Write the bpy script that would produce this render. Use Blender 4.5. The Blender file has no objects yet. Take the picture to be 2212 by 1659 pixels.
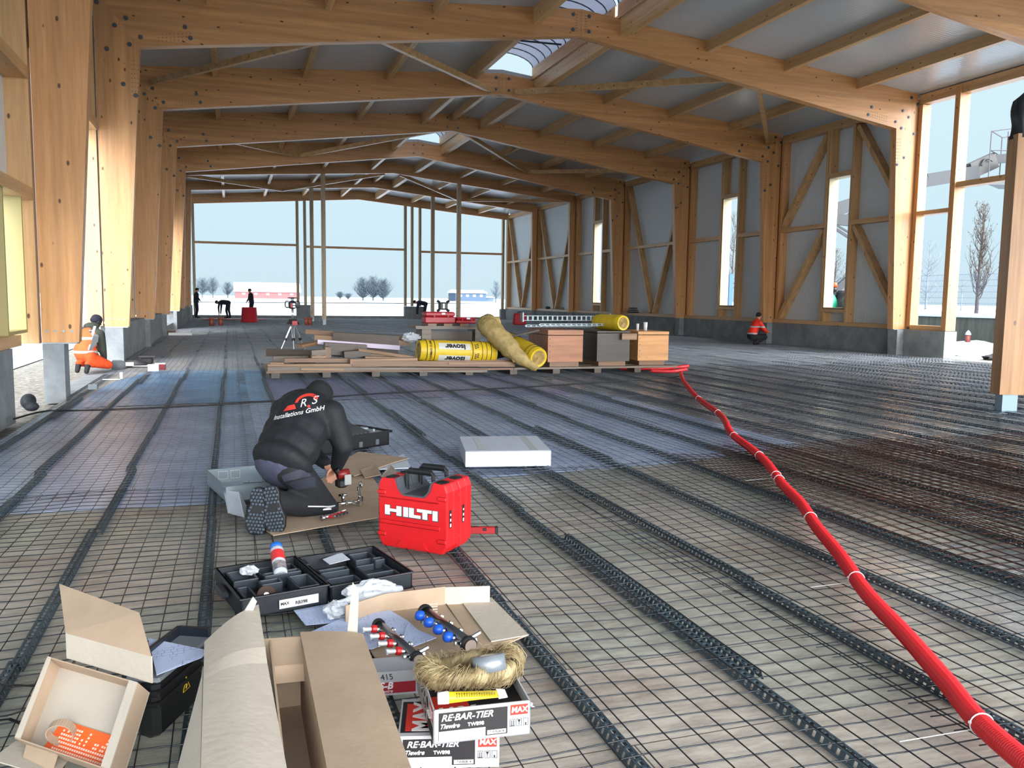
import bpy, math, random
from mathutils import Vector, Matrix
random.seed(7)
sc = bpy.context.scene
COL = sc.collection
PI = math.pi
# ---------------------------------------------------------------- camera
YAW, PITCH, ROLL, CAMZ = .3226, .1014, .0132, 1.45
F = Vector((math.sin(YAW)*math.cos(PITCH), math.cos(YAW)*math.cos(PITCH), -math.sin(PITCH)))
R0 = Vector((math.cos(YAW), -math.sin(YAW), 0)); U0 = R0.cross(F)
RR = R0*math.cos(ROLL)+U0*math.sin(ROLL); UU = U0*math.cos(ROLL)-R0*math.sin(ROLL)
cam = bpy.data.cameras.new('camera'); cam.sensor_width = 36; cam.lens = 1815.56/2212*36
cam.clip_start = .05; cam.clip_end = 3000
co = bpy.data.objects.new('camera', cam); COL.objects.link(co)
co.matrix_world = Matrix(((RR.x, UU.x, -F.x, 0), (RR.y, UU.y, -F.y, 0), (RR.z, UU.z, -F.z, CAMZ), (0, 0, 0, 1)))
sc.camera = co
# ---------------------------------------------------------------- sky: pale winter haze, the low sun a wide bright glow behind the camera, to the right
W = bpy.data.worlds.new('sky'); sc.world = W; W.use_nodes = True
nt = W.node_tree; nt.nodes.clear()
def wn(t, **k):
    n = nt.nodes.new(t)
    for a, b in k.items(): setattr(n, a, b)
    return n
out = wn('ShaderNodeOutputWorld'); bg = wn('ShaderNodeBackground')
tc = wn('ShaderNodeTexCoord'); sep = wn('ShaderNodeSeparateXYZ'); nt.links.new(tc.outputs['Generated'], sep.inputs[0])
ramp = wn('ShaderNodeValToRGB')
el = ramp.color_ramp.elements
el[0].position = 0.0; el[0].color = (.68, .88, .99, 1)
el[1].position = .38; el[1].color = (.78, 1.0, 1.06, 1)
e = el.new(.09); e.color = (.69, .92, 1.03, 1)
e = el.new(.55); e.color = (1.6, 1.75, 1.8, 1)
e = el.new(1.0); e.color = (2.6, 2.7, 2.8, 1)
nt.links.new(sep.outputs['Z'], ramp.inputs[0])
GLOW = Vector((.20, -.88, .43)).normalized()
vm = wn('ShaderNodeVectorMath', operation='DOT_PRODUCT'); vm.inputs[1].default_value = GLOW
nt.links.new(tc.outputs['Generated'], vm.inputs[0])
mr = wn('ShaderNodeMapRange', interpolation_type='SMOOTHSTEP'); mr.inputs[1].default_value = .25; mr.inputs[2].default_value = 1.0
mr.inputs[3].default_value = 0; mr.inputs[4].default_value = 1
nt.links.new(vm.outputs['Value'], mr.inputs[0])
GL = (19, 19, 19)
gm = wn('ShaderNodeVectorMath', operation='SCALE'); gm.inputs[0].default_value = GL; nt.links.new(mr.outputs[0], gm.inputs['Scale'])
ad = wn('ShaderNodeVectorMath', operation='ADD'); nt.links.new(ramp.outputs[0], ad.inputs[0]); nt.links.new(gm.outputs[0], ad.inputs[1])
nt.links.new(ad.outputs[0], bg.inputs['Color']); bg.inputs['Strength'].default_value = .93
nt.links.new(bg.outputs[0], out.inputs[0])
W.cycles.sampling_method = 'MANUAL'; W.cycles.sample_map_resolution = 512
sc.view_settings.view_transform = 'Standard'; sc.view_settings.look = 'None'
sc.view_settings.exposure = 0.0; sc.view_settings.gamma = 1; sc.view_settings.use_curve_mapping = False
sc.cycles.use_denoising = True
sc.cycles.max_bounces = 7; sc.cycles.diffuse_bounces = 4; sc.cycles.glossy_bounces = 3; sc.cycles.transmission_bounces = 3
sc.cycles.transparent_max_bounces = 8; sc.cycles.caustics_reflective = False; sc.cycles.caustics_refractive = False
sc.cycles.use_adaptive_sampling = True; sc.cycles.adaptive_threshold = .02

# ---------------------------------------------------------------- materials
def S(r, g=None, b=None):
    if g is None: r, g, b = int(r[0:2], 16), int(r[2:4], 16), int(r[4:6], 16)
    return tuple(((c/255+.055)/1.055)**2.4 if c > 10 else c/255/12.92 for c in (r, g, b))+(1,)
MATS = {}
def mat(name, col, rough=.6, metal=0, noise=0, nscale=8, bump=0, bscale=40, col2=None, alpha=1, coat=0, trans=0, emit=0, spec=.5, stretch=(1, 1, 1), brick=None):
    if name in MATS: return MATS[name]
    m = bpy.data.materials.new(name); m.use_nodes = True; n = m.node_tree; b = n.nodes['Principled BSDF']
    N = n.nodes.new; L = n.links.new
    b.inputs['Base Color'].default_value = col; b.inputs['Roughness'].default_value = rough; b.inputs['Metallic'].default_value = metal
    b.inputs['Alpha'].default_value = alpha; b.inputs['Coat Weight'].default_value = coat; b.inputs['Transmission Weight'].default_value = trans
    b.inputs['Specular IOR Level'].default_value = spec
    if emit: b.inputs['Emission Color'].default_value = col; b.inputs['Emission Strength'].default_value = emit
    if noise or bump:
        tc = N('ShaderNodeTexCoord'); mp = N('ShaderNodeMapping'); mp.inputs['Scale'].default_value = stretch
        L(tc.outputs['Object'], mp.inputs[0])
    if noise:
        t = N('ShaderNodeTexNoise'); t.inputs['Scale'].default_value = nscale; t.inputs['Detail'].default_value = 5; t.inputs['Roughness'].default_value = .6
        L(mp.outputs[0], t.inputs[0])
        cr = N('ShaderNodeValToRGB'); c2 = col2 or tuple(c*(1-noise) for c in col[:3])+(1,)
        cr.color_ramp.elements[0].position = .36; cr.color_ramp.elements[1].position = .64
        cr.color_ramp.elements[0].color = c2; cr.color_ramp.elements[1].color = col
        L(t.outputs[0], cr.inputs[0]); L(cr.outputs[0], b.inputs['Base Color'])
    if bump:
        t = N('ShaderNodeTexNoise'); t.inputs['Scale'].default_value = bscale; t.inputs['Detail'].default_value = 3; L(mp.outputs[0], t.inputs[0])
        bp = N('ShaderNodeBump'); bp.inputs['Strength'].default_value = bump; bp.inputs['Distance'].default_value = .02
        L(t.outputs[0], bp.inputs['Height']); L(bp.outputs[0], b.inputs['Normal'])
    MATS[name] = m; return m
def wood(name, col, dark, axis, knots=.9, lam=.12, rough=.40):
    """planed softwood, grain along the given axis, layers of board and scattered knots"""
    if name in MATS: return MATS[name]
    m = bpy.data.materials.new(name); m.use_nodes = True; n = m.node_tree; b = n.nodes['Principled BSDF']; N = n.nodes.new; L = n.links.new
    b.inputs['Roughness'].default_value = rough; b.inputs['Specular IOR Level'].default_value = .5
    tc = N('ShaderNodeTexCoord')
    def mp(s):
        q = N('ShaderNodeMapping'); q.inputs['Scale'].default_value = s; L(tc.outputs['Object'], q.inputs[0]); return q.outputs[0]
    def ax(a, c): return tuple(a if i == axis else c for i in range(3))
    t = N('ShaderNodeTexNoise'); L(mp(ax(.5, 9)), t.inputs[0]); t.inputs['Scale'].default_value = 2.2; t.inputs['Detail'].default_value = 6; t.inputs['Roughness'].default_value = .65
    cr = N('ShaderNodeValToRGB'); cr.color_ramp.elements[0].position = .3; cr.color_ramp.elements[1].position = .7
    cr.color_ramp.elements[0].color = dark; cr.color_ramp.elements[1].color = col; L(t.outputs[0], cr.inputs[0])
    # board lamination: each layer a little different
    t2 = N('ShaderNodeTexNoise'); L(mp(ax(.12, 1/lam)), t2.inputs[0]); t2.inputs['Scale'].default_value = .8; t2.inputs['Detail'].default_value = 1
    mx = N('ShaderNodeMix'); mx.data_type = 'RGBA'; mx.blend_type = 'MULTIPLY'; mx.inputs[0].default_value = 1
    r2 = N('ShaderNodeMapRange'); r2.inputs[1].default_value = .35; r2.inputs[2].default_value = .65; r2.inputs[3].default_value = .84; r2.inputs[4].default_value = 1.07
    L(t2.outputs[0], r2.inputs[0]); L(cr.outputs[0], mx.inputs[6]); L(r2.outputs[0], mx.inputs[7])
    v = N('ShaderNodeTexVoronoi'); L(mp(ax(3.0, 5.6)), v.inputs[0]); v.inputs['Scale'].default_value = 1.0; v.inputs['Randomness'].default_value = 1
    lt = N('ShaderNodeMapRange'); lt.inputs[1].default_value = .08; lt.inputs[2].default_value = .125; lt.inputs[3].default_value = knots; lt.inputs[4].default_value = 0
    L(v.outputs['Distance'], lt.inputs[0])
    # only some of the cells carry a knot
    sp = N('ShaderNodeSeparateColor'); L(v.outputs['Color'], sp.inputs[0])
    gt = N('ShaderNodeMath'); gt.operation = 'GREATER_THAN'; gt.inputs[1].default_value = .22; L(sp.outputs[0], gt.inputs[0])
    mu = N('ShaderNodeMath'); mu.operation = 'MULTIPLY'; L(lt.outputs[0], mu.inputs[0]); L(gt.outputs[0], mu.inputs[1])
    m2 = N('ShaderNodeMix'); m2.data_type = 'RGBA'; L(mu.outputs[0], m2.inputs[0]); L(mx.outputs[2], m2.inputs[6]); m2.inputs[7].default_value = (.055, .022, .008, 1)
    L(m2.outputs[2], b.inputs['Base Color'])
    MATS[name] = m; return m
GC, GD = S(210, 158, 106), S(186, 132, 82)
GLX = wood('glulam_x', GC, GD, 0); GLY = wood('glulam_y', GC, GD, 1); GLZ = wood('glulam_z', GC, GD, 2)
SC_, SD = S(208, 168, 120), S(186, 144, 96)
SWX = wood('softwood_x', SC_, SD, 0); SWY = wood('softwood_y', SC_, SD, 1); SWZ = wood('softwood_z', SC_, SD, 2)
CONC = mat('concrete', S(140, 145, 149), .85, noise=.25, nscale=2.5, bump=.25, bscale=30, col2=S(116, 121, 126))
GALV = mat('galvanised_steel', S(150, 162, 168), .45, .7, noise=.2, nscale=6)
STEEL = mat('steel', S(190, 192, 195), .28, 1)
CHROME = mat('chrome', S(215, 215, 215), .12, 1)
BLK = mat('black_plastic', S(22, 24, 27), .45, noise=.3, nscale=3)
BLKM = mat('black_matte', S(16, 17, 20), .8)
SNOW = mat('snow', S(158, 170, 183), .8, bump=.3, bscale=1.5)
WHITE = mat('white_plastic', S(232, 234, 236), .4)

# ---------------------------------------------------------------- mesh building
class MB:
    def __init__(s, M=None): s.v = []; s.f = []; s.mi = []; s.M = M or Matrix(); s.cur = 0; s.sm = []; s.smooth = False
    def add(s, vs, fs):
        o = len(s.v); s.v += [tuple(s.M @ Vector(p)) for p in vs]
        s.f += [tuple(o+i for i in f) for f in fs]; s.mi += [s.cur]*len(fs); s.sm += [s.smooth]*len(fs); return s
    def hexa(s, b, t):  # 4 bottom corners, 4 top corners, both ccw seen from above
        return s.add(list(b)+list(t), [(3, 2, 1, 0), (4, 5, 6, 7), (0, 1, 5, 4), (1, 2, 6, 5), (2, 3, 7, 6), (3, 0, 4, 7)])
    def box(s, c, d, R=None):
        x, y, z = d[0]/2, d[1]/2, d[2]/2; c = Vector(c)
        P = [Vector(p) for p in ((-x, -y, -z), (x, -y, -z), (x, y, -z), (-x, y, -z), (-x, -y, z), (x, -y, z), (x, y, z), (-x, y, z))]
        if R is not None: P = [R @ p for p in P]
        P = [c+p for p in P]; return s.hexa(P[:4], P[4:])
    def b2(s, x0, x1, y0, y1, z0, z1): return s.box(((x0+x1)/2, (y0+y1)/2, (z0+z1)/2), (abs(x1-x0), abs(y1-y0), abs(z1-z0)))
    def bbox(s, c, d, r=.01, R=None):
        """box with chamfered vertical and horizontal edges"""
        x, y, z = d[0]/2, d[1]/2, d[2]/2; c = Vector(c); ring = []
        def lay(xx, yy, zz, q): return [(-xx+q, -yy, zz), (xx-q, -yy, zz), (xx, -yy+q, zz), (xx, yy-q, zz), (xx-q, yy, zz), (-xx+q, yy, zz), (-xx, yy-q, zz), (-xx, -yy+q, zz)]
        L = [lay(x-r, y-r, -z, r), lay(x, y, -z+r, r), lay(x, y, z-r, r), lay(x-r, y-r, z, r)]
        P = [Vector(p) for l in L for p in l]
        if R is not None: P = [R @ p for p in P]
        P = [c+p for p in P]; f = [tuple(range(7, -1, -1)), tuple(range(24, 32))]
        for k in range(3):
            for i in range(8): j = (i+1) % 8; f.append((k*8+i, k*8+j, k*8+8+j, k*8+8+i))
        return s.add(P, f)
    def beam(s, a, b, w, h, up=(0, 0, 1)):
        """rectangular bar from a to b: w sideways, h along up"""
        a, b = Vector(a), Vector(b); d = (b-a).normalized(); u = Vector(up); sd = d.cross(u).normalized(); u = sd.cross(d).normalized()
        q = [(-w/2, -h/2), (w/2, -h/2), (w/2, h/2), (-w/2, h/2)]
        P = [a+sd*i+u*j for i, j in q]+[b+sd*i+u*j for i, j in q]
        return s.add(P, [(0, 1, 2, 3), (7, 6, 5, 4), (0, 4, 5, 1), (1, 5, 6, 2), (2, 6, 7, 3), (3, 7, 4, 0)])
    def tube(s, pts, r, n=8, cap=True):
        pts = [Vector(p) for p in pts]; k = len(pts); rs = r if isinstance(r, (list, tuple)) else [r]*k
        P = []; up = None
        for i, p in enumerate(pts):
            d = (pts[min(i+1, k-1)]-pts[max(i-1, 0)]).normalized()
            if up is None: up = Vector((0, 0, 1)) if abs(d.z) < .9 else Vector((1, 0, 0))
            a = d.cross(up).normalized(); up = a.cross(d).normalized()
            P += [p+(a*math.cos(t)+up*math.sin(t))*rs[i] for t in [2*PI*j/n for j in range(n)]]
        f = [(i*n+j, i*n+(j+1) % n, (i+1)*n+(j+1) % n, (i+1)*n+j) for i in range(k-1) for j in range(n)]
        if cap: f += [tuple(range(n-1, -1, -1)), tuple(range((k-1)*n, k*n))]
        return s.add(P, [tuple(reversed(q)) for q in f])
    def lathe(s, prof, n=20, M=None, cap=True):
        """profile of (r, z) about z"""
        P = []; 
        for r, z in prof: P += [(r*math.cos(2*PI*j/n), r*math.sin(2*PI*j/n), z) for j in range(n)]
        k = len(prof); f = [(i*n+j, i*n+(j+1) % n, (i+1)*n+(j+1) % n, (i+1)*n+j) for i in range(k-1) for j in range(n)]
        if cap: f += [tuple(range(n-1, -1, -1)), tuple(range((k-1)*n, k*n))]
        if M is not None: P = [M @ Vector(p) for p in P]
        return s.add(P, f)
    def cyl(s, a, b, r, n=12, r2=None): return s.tube([a, b], [r, r if r2 is None else r2], n)
    def prism(s, poly, lo, hi, ax='z'):
        """2-D outline pushed from lo to hi along an axis; outline axes: z->(x,y)  y->(x,z)  x->(y,z)"""
        def q(p, t): return {'z': (p[0], p[1], t), 'y': (p[0], t, p[1]), 'x': (t, p[0], p[1])}[ax]
        n = len(poly); P = [q(p, lo) for p in poly]+[q(p, hi) for p in poly]
        f = [tuple(range(n-1, -1, -1)), tuple(range(n, 2*n))]+[(i, (i+1) % n, n+(i+1) % n, n+i) for i in range(n)]
        return s.add(P, f)
    def grid(s, fn, nu, nv, th=0):
        P = [Vector(fn(i/nu, j/nv)) for j in range(nv+1) for i in range(nu+1)]
        f = [(j*(nu+1)+i, j*(nu+1)+i+1, (j+1)*(nu+1)+i+1, (j+1)*(nu+1)+i) for j in range(nv) for i in range(nu)]
        if th:
            # thickness: second copy pushed along the local normal
            o = len(P); nn = [Vector() for _ in P]
            for q in f:
                c = (P[q[1]]-P[q[0]]).cross(P[q[3]]-P[q[0]])
                for i in q: nn[i] += c
            P += [P[i]-nn[i].normalized()*th for i in range(o)]
            g = [tuple(o+i for i in reversed(q)) for q in f]
            e = [j*(nu+1) for j in range(nv+1)]; e2 = [j*(nu+1)+nu for j in range(nv+1)]; b = list(range(nu+1)); t = [nv*(nu+1)+i for i in range(nu+1)]
            for a, c in zip(b, b[1:]): g.append((c, a, a+o, c+o))
            for a, c in zip(t, t[1:]): g.append((a, c, c+o, a+o))
            for a, c in zip(e, e[1:]): g.append((a, c, c+o, a+o))
            for a, c in zip(e2, e2[1:]): g.append((c, a, a+o, c+o))
            f = f+g
        return s.add(P, f)
    def sheet(s, q, th=.004, n=1, wob=0):
        """thin board through 4 corners"""
        a, b, c, d = [Vector(p) for p in q]
        def fn(u, v):
            p = (a*(1-u)+b*u)*(1-v)+(d*(1-u)+c*u)*v
            if wob: p = p+Vector((0, 0, wob*math.sin(7*u+3*v)*math.sin(5*v+1)))
            return p
        return s.grid(fn, n, n, th)
    def mesh(s, name, mats):
        me = bpy.data.meshes.new(name); me.from_pydata(s.v, [], s.f)
        for m in (mats if isinstance(mats, (list, tuple)) else [mats]): me.materials.append(m)
        me.polygons.foreach_set('material_index', s.mi); me.polygons.foreach_set('use_smooth', s.sm); me.update(); return me
    def build(s, name, mats, parent=None, bevel=0, subd=0, label=None):
        me = s.mesh(name, mats); o = bpy.data.objects.new(name, me); COL.objects.link(o)
        if parent is not None: o.parent = parent
        if bevel:
            b = o.modifiers.new('edge', 'BEVEL'); b.width = bevel; b.segments = 2; b.limit_method = 'ANGLE'; b.angle_limit = .6
        if subd:
            b = o.modifiers.new('round', 'SUBSURF'); b.levels = subd; b.render_levels = subd
            for p in me.polygons: p.use_smooth = True
        if label: o['label'] = label
        return o
def tag(o, label, cat, group=None, kind=None):
    o['label'] = label
    if cat: o['category'] = cat
    if group: o['group'] = group
    if kind: o['kind'] = kind
    return o
def thing(name, label, cat, loc=(0, 0, 0), rz=0, group=None, R=None):
    o = bpy.data.objects.new(name, None); COL.objects.link(o); o.empty_display_size = .1
    o.location = loc
    if R is not None: o.rotation_euler = R.to_euler()
    else: o.rotation_euler = (0, 0, rz)
    tag(o, label, cat, group); return o
def struct(o): o['kind'] = 'structure'; return o
def copy_tree(o, parent=None):
    c = o.copy(); COL.objects.link(c)
    if parent is not None: c.parent = parent
    for ch in o.children: copy_tree(ch, c)
    return c
def text(s, size, m, parent, M, name='lettering', shear=0, ext=.0006, sx=1, bold=0, align='CENTER', spacing=1):
    """raised or printed lettering: text in the local XY plane of M"""
    cu = bpy.data.curves.new(name, 'FONT'); cu.body = s; cu.size = size; cu.align_x = align; cu.align_y = 'CENTER'; cu.extrude = ext; cu.shear = shear; cu.offset = bold
    cu.space_character = spacing; cu.resolution_u = 3
    to = bpy.data.objects.new(name, cu); COL.objects.link(to)
    dg = bpy.context.evaluated_depsgraph_get(); me = bpy.data.meshes.new_from_object(to.evaluated_get(dg)); bpy.data.objects.remove(to)
    me.transform(M @ Matrix.Diagonal((sx, 1, 1, 1))); me.materials.clear(); me.materials.append(m)
    o = bpy.data.objects.new(name, me); COL.objects.link(o)
    if parent is not None: o.parent = parent
    return o
def frame(o, x, y):
    """matrix with origin o, local x along x, local y along y"""
    o, x, y = Vector(o), Vector(x).normalized(), Vector(y); z = x.cross(y).normalized(); y = z.cross(x)
    return Matrix(((x.x, y.x, z.x, o.x), (x.y, y.y, z.y, o.y), (x.z, y.z, z.z, o.z), (0, 0, 0, 1)))
ORD = ['first', 'second', 'third', 'fourth', 'fifth', 'sixth', 'seventh', 'eighth', 'ninth', 'tenth']
# ================================================================ the hall
FY = [12.77+5.993*k for k in range(8)]     # front face of each portal frame; the last is the gable
XR_ = 7.85
def ztop(x): return 7.38+(x+2.45)*.0748 if x < XR_ else 8.15-(x-XR_)*.1065
def zbot(x): return 6.33+(x+1.62)*.1288 if x < XR_ else 7.55-(x-XR_)*.1528
def zbot2(x): return 6.98+(x+1.8)*.0672 if x < XR_ else 7.63-(x-XR_)*.1008
BOLT = mat('bolt_steel', S(95, 98, 100), .5, .8)
def bolts_mesh(pts, y, name='bolts', parent=None, r=.045):
    b = MB()
    for x, z in pts:
        b.cyl((x, y, z), (x, y-.012, z), r, 10); b.cyl((x, y-.012, z), (x, y-.03, z), r*.5, 6)
    return b.build(name, BOLT, parent)
_b = MB(); _b.cyl((0, 0, 0), (0, -.012, 0), .045, 10); _b.cyl((0, -.012, 0), (0, -.03, 0), .022, 6); BOLTM = _b.mesh('bolt', BOLT)
for k in range(7):
    y0, y1 = FY[k]-.0, FY[k]+.22
    where = ['nearest timber portal frame, crossing the top right corner', 'first complete timber portal frame from the camera', 'second complete timber portal frame from the camera',
             'third complete timber portal frame from the camera', 'fourth complete timber portal frame, last one without inner posts', 'timber portal frame carried by two inner posts, nearer of the two',
             'timber portal frame carried by two inner posts, farther of the two'][k]
    t = thing('portal_frame', where, 'portal frame', (0, 0, 0), group='glued timber portal frames of the hall')
    deep = k < 5
    zb = zbot if deep else zbot2
    kl, kr = (-1.62, 17.08) if deep else (-1.90, 17.45)
    bl, br = (-1.98, 17.36) if deep else (-2.08, 17.5)
    # columns with a mitred head
    b = MB(); b.prism([(-2.43, .775), (bl, .775), (kl, zb(kl)), (-2.43, ztop(-2.43))], y0, y1, 'y'); b.build('column', GLZ, t)
    b = MB(); b.prism([(br, .745), (17.77, .745), (17.77, ztop(17.77)), (kr, zb(kr))], y0, y1, 'y'); b.build('column', GLZ, t)
    # rafters
    b = MB(); b.prism([(kl, zb(kl)), (XR_, zb(XR_)), (XR_, ztop(XR_)), (-2.43, ztop(-2.43))], y0, y1, 'y'); b.build('rafter', GLX, t)
    b = MB(); b.prism([(XR_+.006, zb(XR_)), (kr, zb(kr)), (17.77, ztop(17.77)), (XR_+.006, ztop(XR_))], y0, y1, 'y'); b.build('rafter', GLX, t)
    if deep:
        pts = []
        for (kx, kz, ox, oz) in ((kl, zb(kl), -2.43, ztop(-2.43)), (kr, zb(kr), 17.77, ztop(17.77))):
            s = 1 if kx < 0 else -1
            for t_, a in ((.1, .13), (.1, -.13), (.42, .13), (.42, -.13), (.8, .14), (.8, -.13)):
                px, pz = kx+(ox-kx)*t_, kz+(oz-kz)*t_
                d = Vector((oz-kz, -(ox-kx))).normalized()*a; pts.append((px+d.x, pz+d.y))
            pts += [(kx+s*.95, zb(kx+s*.95)+.14), (kx+s*.85, zb(kx+s*.85)+.36), (kx-s*.10, kz-.95), (kx-s*.32, kz-.75), (kx-s*.6, kz-.1)]
        pts += [(XR_-.2, zb(XR_)+.12), (XR_-.2, zb(XR_)+.46), (XR_+.2, zb(XR_)+.12), (XR_+.2, zb(XR_)+.46)]
        for x_, z_ in pts:
            o = bpy.data.objects.new('bolt', BOLTM); COL.objects.link(o); o.parent = t; o.location = (x_, y0, z_)
        # rows of small steel pins
        b = MB()
        for s, kx in ((1, kl), (-1, kr)):
            for i in range(9):
                for j in range(3):
                    px = kx-s*(.05+.055*j); pz = zb(kx)-.28-.085*i
                    b.box((px, y0-.003, pz), (.014, .008, .014))
                    px = kx+s*(.35+.075*i); b.box((px, y0-.003, zb(px)+.1+.065*j), (.014, .008, .014))
        for i in range(7):
            for s in (-.1, -.13, .1, .13): b.box((XR_+s, y0-.003, zb(XR_)+.1+.06*i), (.013, .008, .013))
        b.build('dowel_pins', BOLT, t)
        b = MB()
        for x0, x1, z in ((-2.43, bl, .93), (br, 17.77, .9)):
            for i in range(4): px = x0+(x1-x0)*(i+.6)/4.4; b.cyl((px, y0, z), (px, y0-.008, z), .018, 8)
        b.build('foot_bolts', GALV, t)
    b = MB(); b.b2(-2.43, bl-.02, y0-.01, y1+.01, .755, .775); b.b2(br+.02, 17.77, y0-.01, y1+.01, .725, .745); b.build('foot_plate', GALV, t)
# concrete pilasters under the columns
for k in range(7):
    n = ORD[k]
    b = MB(); b.b2(-2.42 if k < 2 else -2.218, -2.16 if k == 0 else -2.09, FY[k]-.04, FY[k]+.3, -.05, .754); tag(b.build('concrete_pier', CONC), 'grey concrete pier under the %s timber column of the left row' % n, 'concrete pier', 'concrete piers of the left row')
    if k:
        b = MB(); b.b2(17.48, 17.698, FY[k]-.04, FY[k]+.3, -.05, .724); tag(b.build('concrete_pier', CONC), 'grey concrete pier under the %s timber column of the right row' % ORD[k-1], 'concrete pier', 'concrete piers of the right row')
# plinth walls
def wallbox(name, x0, x1, y0, y1, z0, z1, m=None): b = MB(); b.b2(x0, x1, y0, y1, z0, z1); return struct(b.build(name, m or CONC))
wallbox('wall_right', 17.7, 18.1, 17.3, 54.9, -.06, .735)
wallbox('wall_left', -2.85, -2.40, 7.2, 11.0, -.06, .80)
wallbox('wall_left', -2.55, -2.22, FY[1]+.3, FY[3], -.06, .80)
wallbox('wall_left', -2.55, -2.22, FY[4]+.2, 54.9, -.06, .80)
wallbox('wall_left', -2.55, -2.22, FY[3]+.3, FY[4]-.1, -.06, .30)
# sandwich cladding
def panelmat():
    m = mat('cladding_panel', S(206, 212, 216), .38); n = m.node_tree; b = n.nodes['Principled BSDF']; N = n.nodes.new; L = n.links.new
    tc = N('ShaderNodeTexCoord'); mp = N('ShaderNodeSeparateXYZ'); L(tc.outputs['Object'], mp.inputs[0])
    w = N('ShaderNodeTexWave'); w.wave_type = 'BANDS'; w.bands_direction = 'X'; w.inputs['Scale'].default_value = 4.2; w.inputs['Distortion'].default_value = 0
    cb = N('ShaderNodeCombineXYZ'); L(mp.outputs['Y'], cb.inputs[0]); L(cb.outputs[0], w.inputs[0])
    bp = N('ShaderNodeBump'); bp.inputs['Strength'].default_value = .35; bp.inputs['Distance'].default_value = .01; L(w.outputs[0], bp.inputs['Height']); L(bp.outputs[0], b.inputs['Normal'])
    return m
PANEL = panelmat()
def clad(name, x, y0, y1, z0, z1, hole=None):
    """upright panel in a plane of constant x; hole = (y0,y1,z0,z1)"""
    b = MB(); x1 = x+(.1 if x > 0 else -.1)
    if hole:
        h = hole; b.b2(x, x1, y0, h[0], z0, z1); b.b2(x, x1, h[1], y1, z0, z1); b.b2(x, x1, h[0], h[1], z0, h[2]); b.b2(x, x1, h[0], h[1], h[3], z1)
    else: b.b2(x, x1, y0, y1, z0, z1)
    return struct(b.build(name, PANEL))
XI, XO = 17.80, 18.08       # inner and outer face of the right wall's timber
for k in range(1, 7):
    y0, y1 = FY[k]+.22, FY[k+1]; yc = (y0+y1)/2
    hole = (yc-.55, yc+.45, 1.27, 5.33) if k in (1, 2, 4) else None
    clad('wall_right', XO, y0-.2, y1+.2, .735, 7.02, hole)
    lab = {1: 'timber wall frame with crossed K braces round the nearest tall window', 2: 'timber wall frame with a plain tall window, behind the squatting worker', 3: 'timber wall frame with V braces, nearest of its kind on the right wall',
           4: 'timber wall frame with the farthest, narrowest-looking tall window', 5: 'timber wall frame with V braces, middle one of three', 6: 'timber wall frame with V braces, against the far gable'}[k]
    t = thing('wall_frame', lab, 'wall frame', (0, 0, 0), group='timber wall frames of the right side')
    def part(name, a, b_, w=.10, m=SWZ, xin=XI, up=(1, 0, 0)):
        q = MB(); xm = (xin+XO)/2; q.beam((xm, a[0], a[1]), (xm, b_[0], b_[1]), w, XO-xin, up); q.build(name, m, t)
    part('bottom_plate', (y0, .80), (y1, .80), .12, SWY, XI-.08)
    part('top_plate', (y0, 6.9), (y1, 6.9), .24, SWY)
    part('end_stud', (y0+.06, .86), (y0+.06, 6.8), .12, m=GLZ); part('end_stud', (y1-.06, .86), (y1-.06, 6.8), .12, m=GLZ)
    if k in (1, 2, 4):
        wy0, wy1 = hole[0], hole[1]
        part('stud', (wy0-.08, .86), (wy0-.08, 6.78)); part('stud', (wy1+.08, .86), (wy1+.08, 6.78))
        part('lintel', (wy0-.03, 5.39), (wy1+.03, 5.39), .12, SWY); part('sill_rail', (wy0-.03, 1.2), (wy1+.03, 1.2), .1, SWY)
        part('cripple_stud', (wy1-.05, .86), (wy1-.05, 1.15)); part('cripple_stud', (wy1-.05, 5.45), (wy1-.05, 6.78))
        part('middle_rail', (y0+.12, 3.87), (wy0-.13, 3.87), .14, SWY); part('middle_rail', (wy1+.13, 3.87), (y1-.12, 3.87), .14, SWY)
        if k == 1:
            for a, b_ in (((y0+.15, 3.99), (wy0-.2, 6.7)), ((y0+.15, .93), (wy0-.2, 3.75)), ((y1-.15, 3.99), (wy1+.2, 6.7)), ((y1-.15, .93), (wy1+.2, 3.75))):
                part('diagonal_brace', a, b_, .14, xin=XI+.02)
        # window: white reveal, frame and pane
        w = thing('window_%d' % k, {1: 'tall narrow window with white frame, lift machine seen through it', 2: 'tall narrow window with white frame, young bare tree seen through it', 4: 'tall narrow window in the farthest windowed bay'}[k], 'window')
        w['kind'] = 'structure'
        q = MB(); h = hole
        q.b2(XI+.03, XO+.1, h[0], h[0]+.03, h[2], h[3]); q.b2(XI+.03, XO+.1, h[1]-.03, h[1], h[2], h[3]); q.b2(XI+.03, XO+.1, h[0], h[1], h[2], h[2]+.03); q.b2(XI+.03, XO+.1, h[0], h[1], h[3]-.03, h[3])
        q.build('window_frame', mat('reveal', S(172, 158, 126), .5), w)
    else:
        part('middle_rail', (y0+.12, 3.87), (y1-.12, 3.87), .13, SWY)
        part('diagonal_brace', (y0+.2, 6.75), (yc-.14, .9), .13, xin=XI+.02); part('diagonal_brace', (y1-.2, 6.75), (yc+.12, .9), .13, xin=XI+.02)
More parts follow.
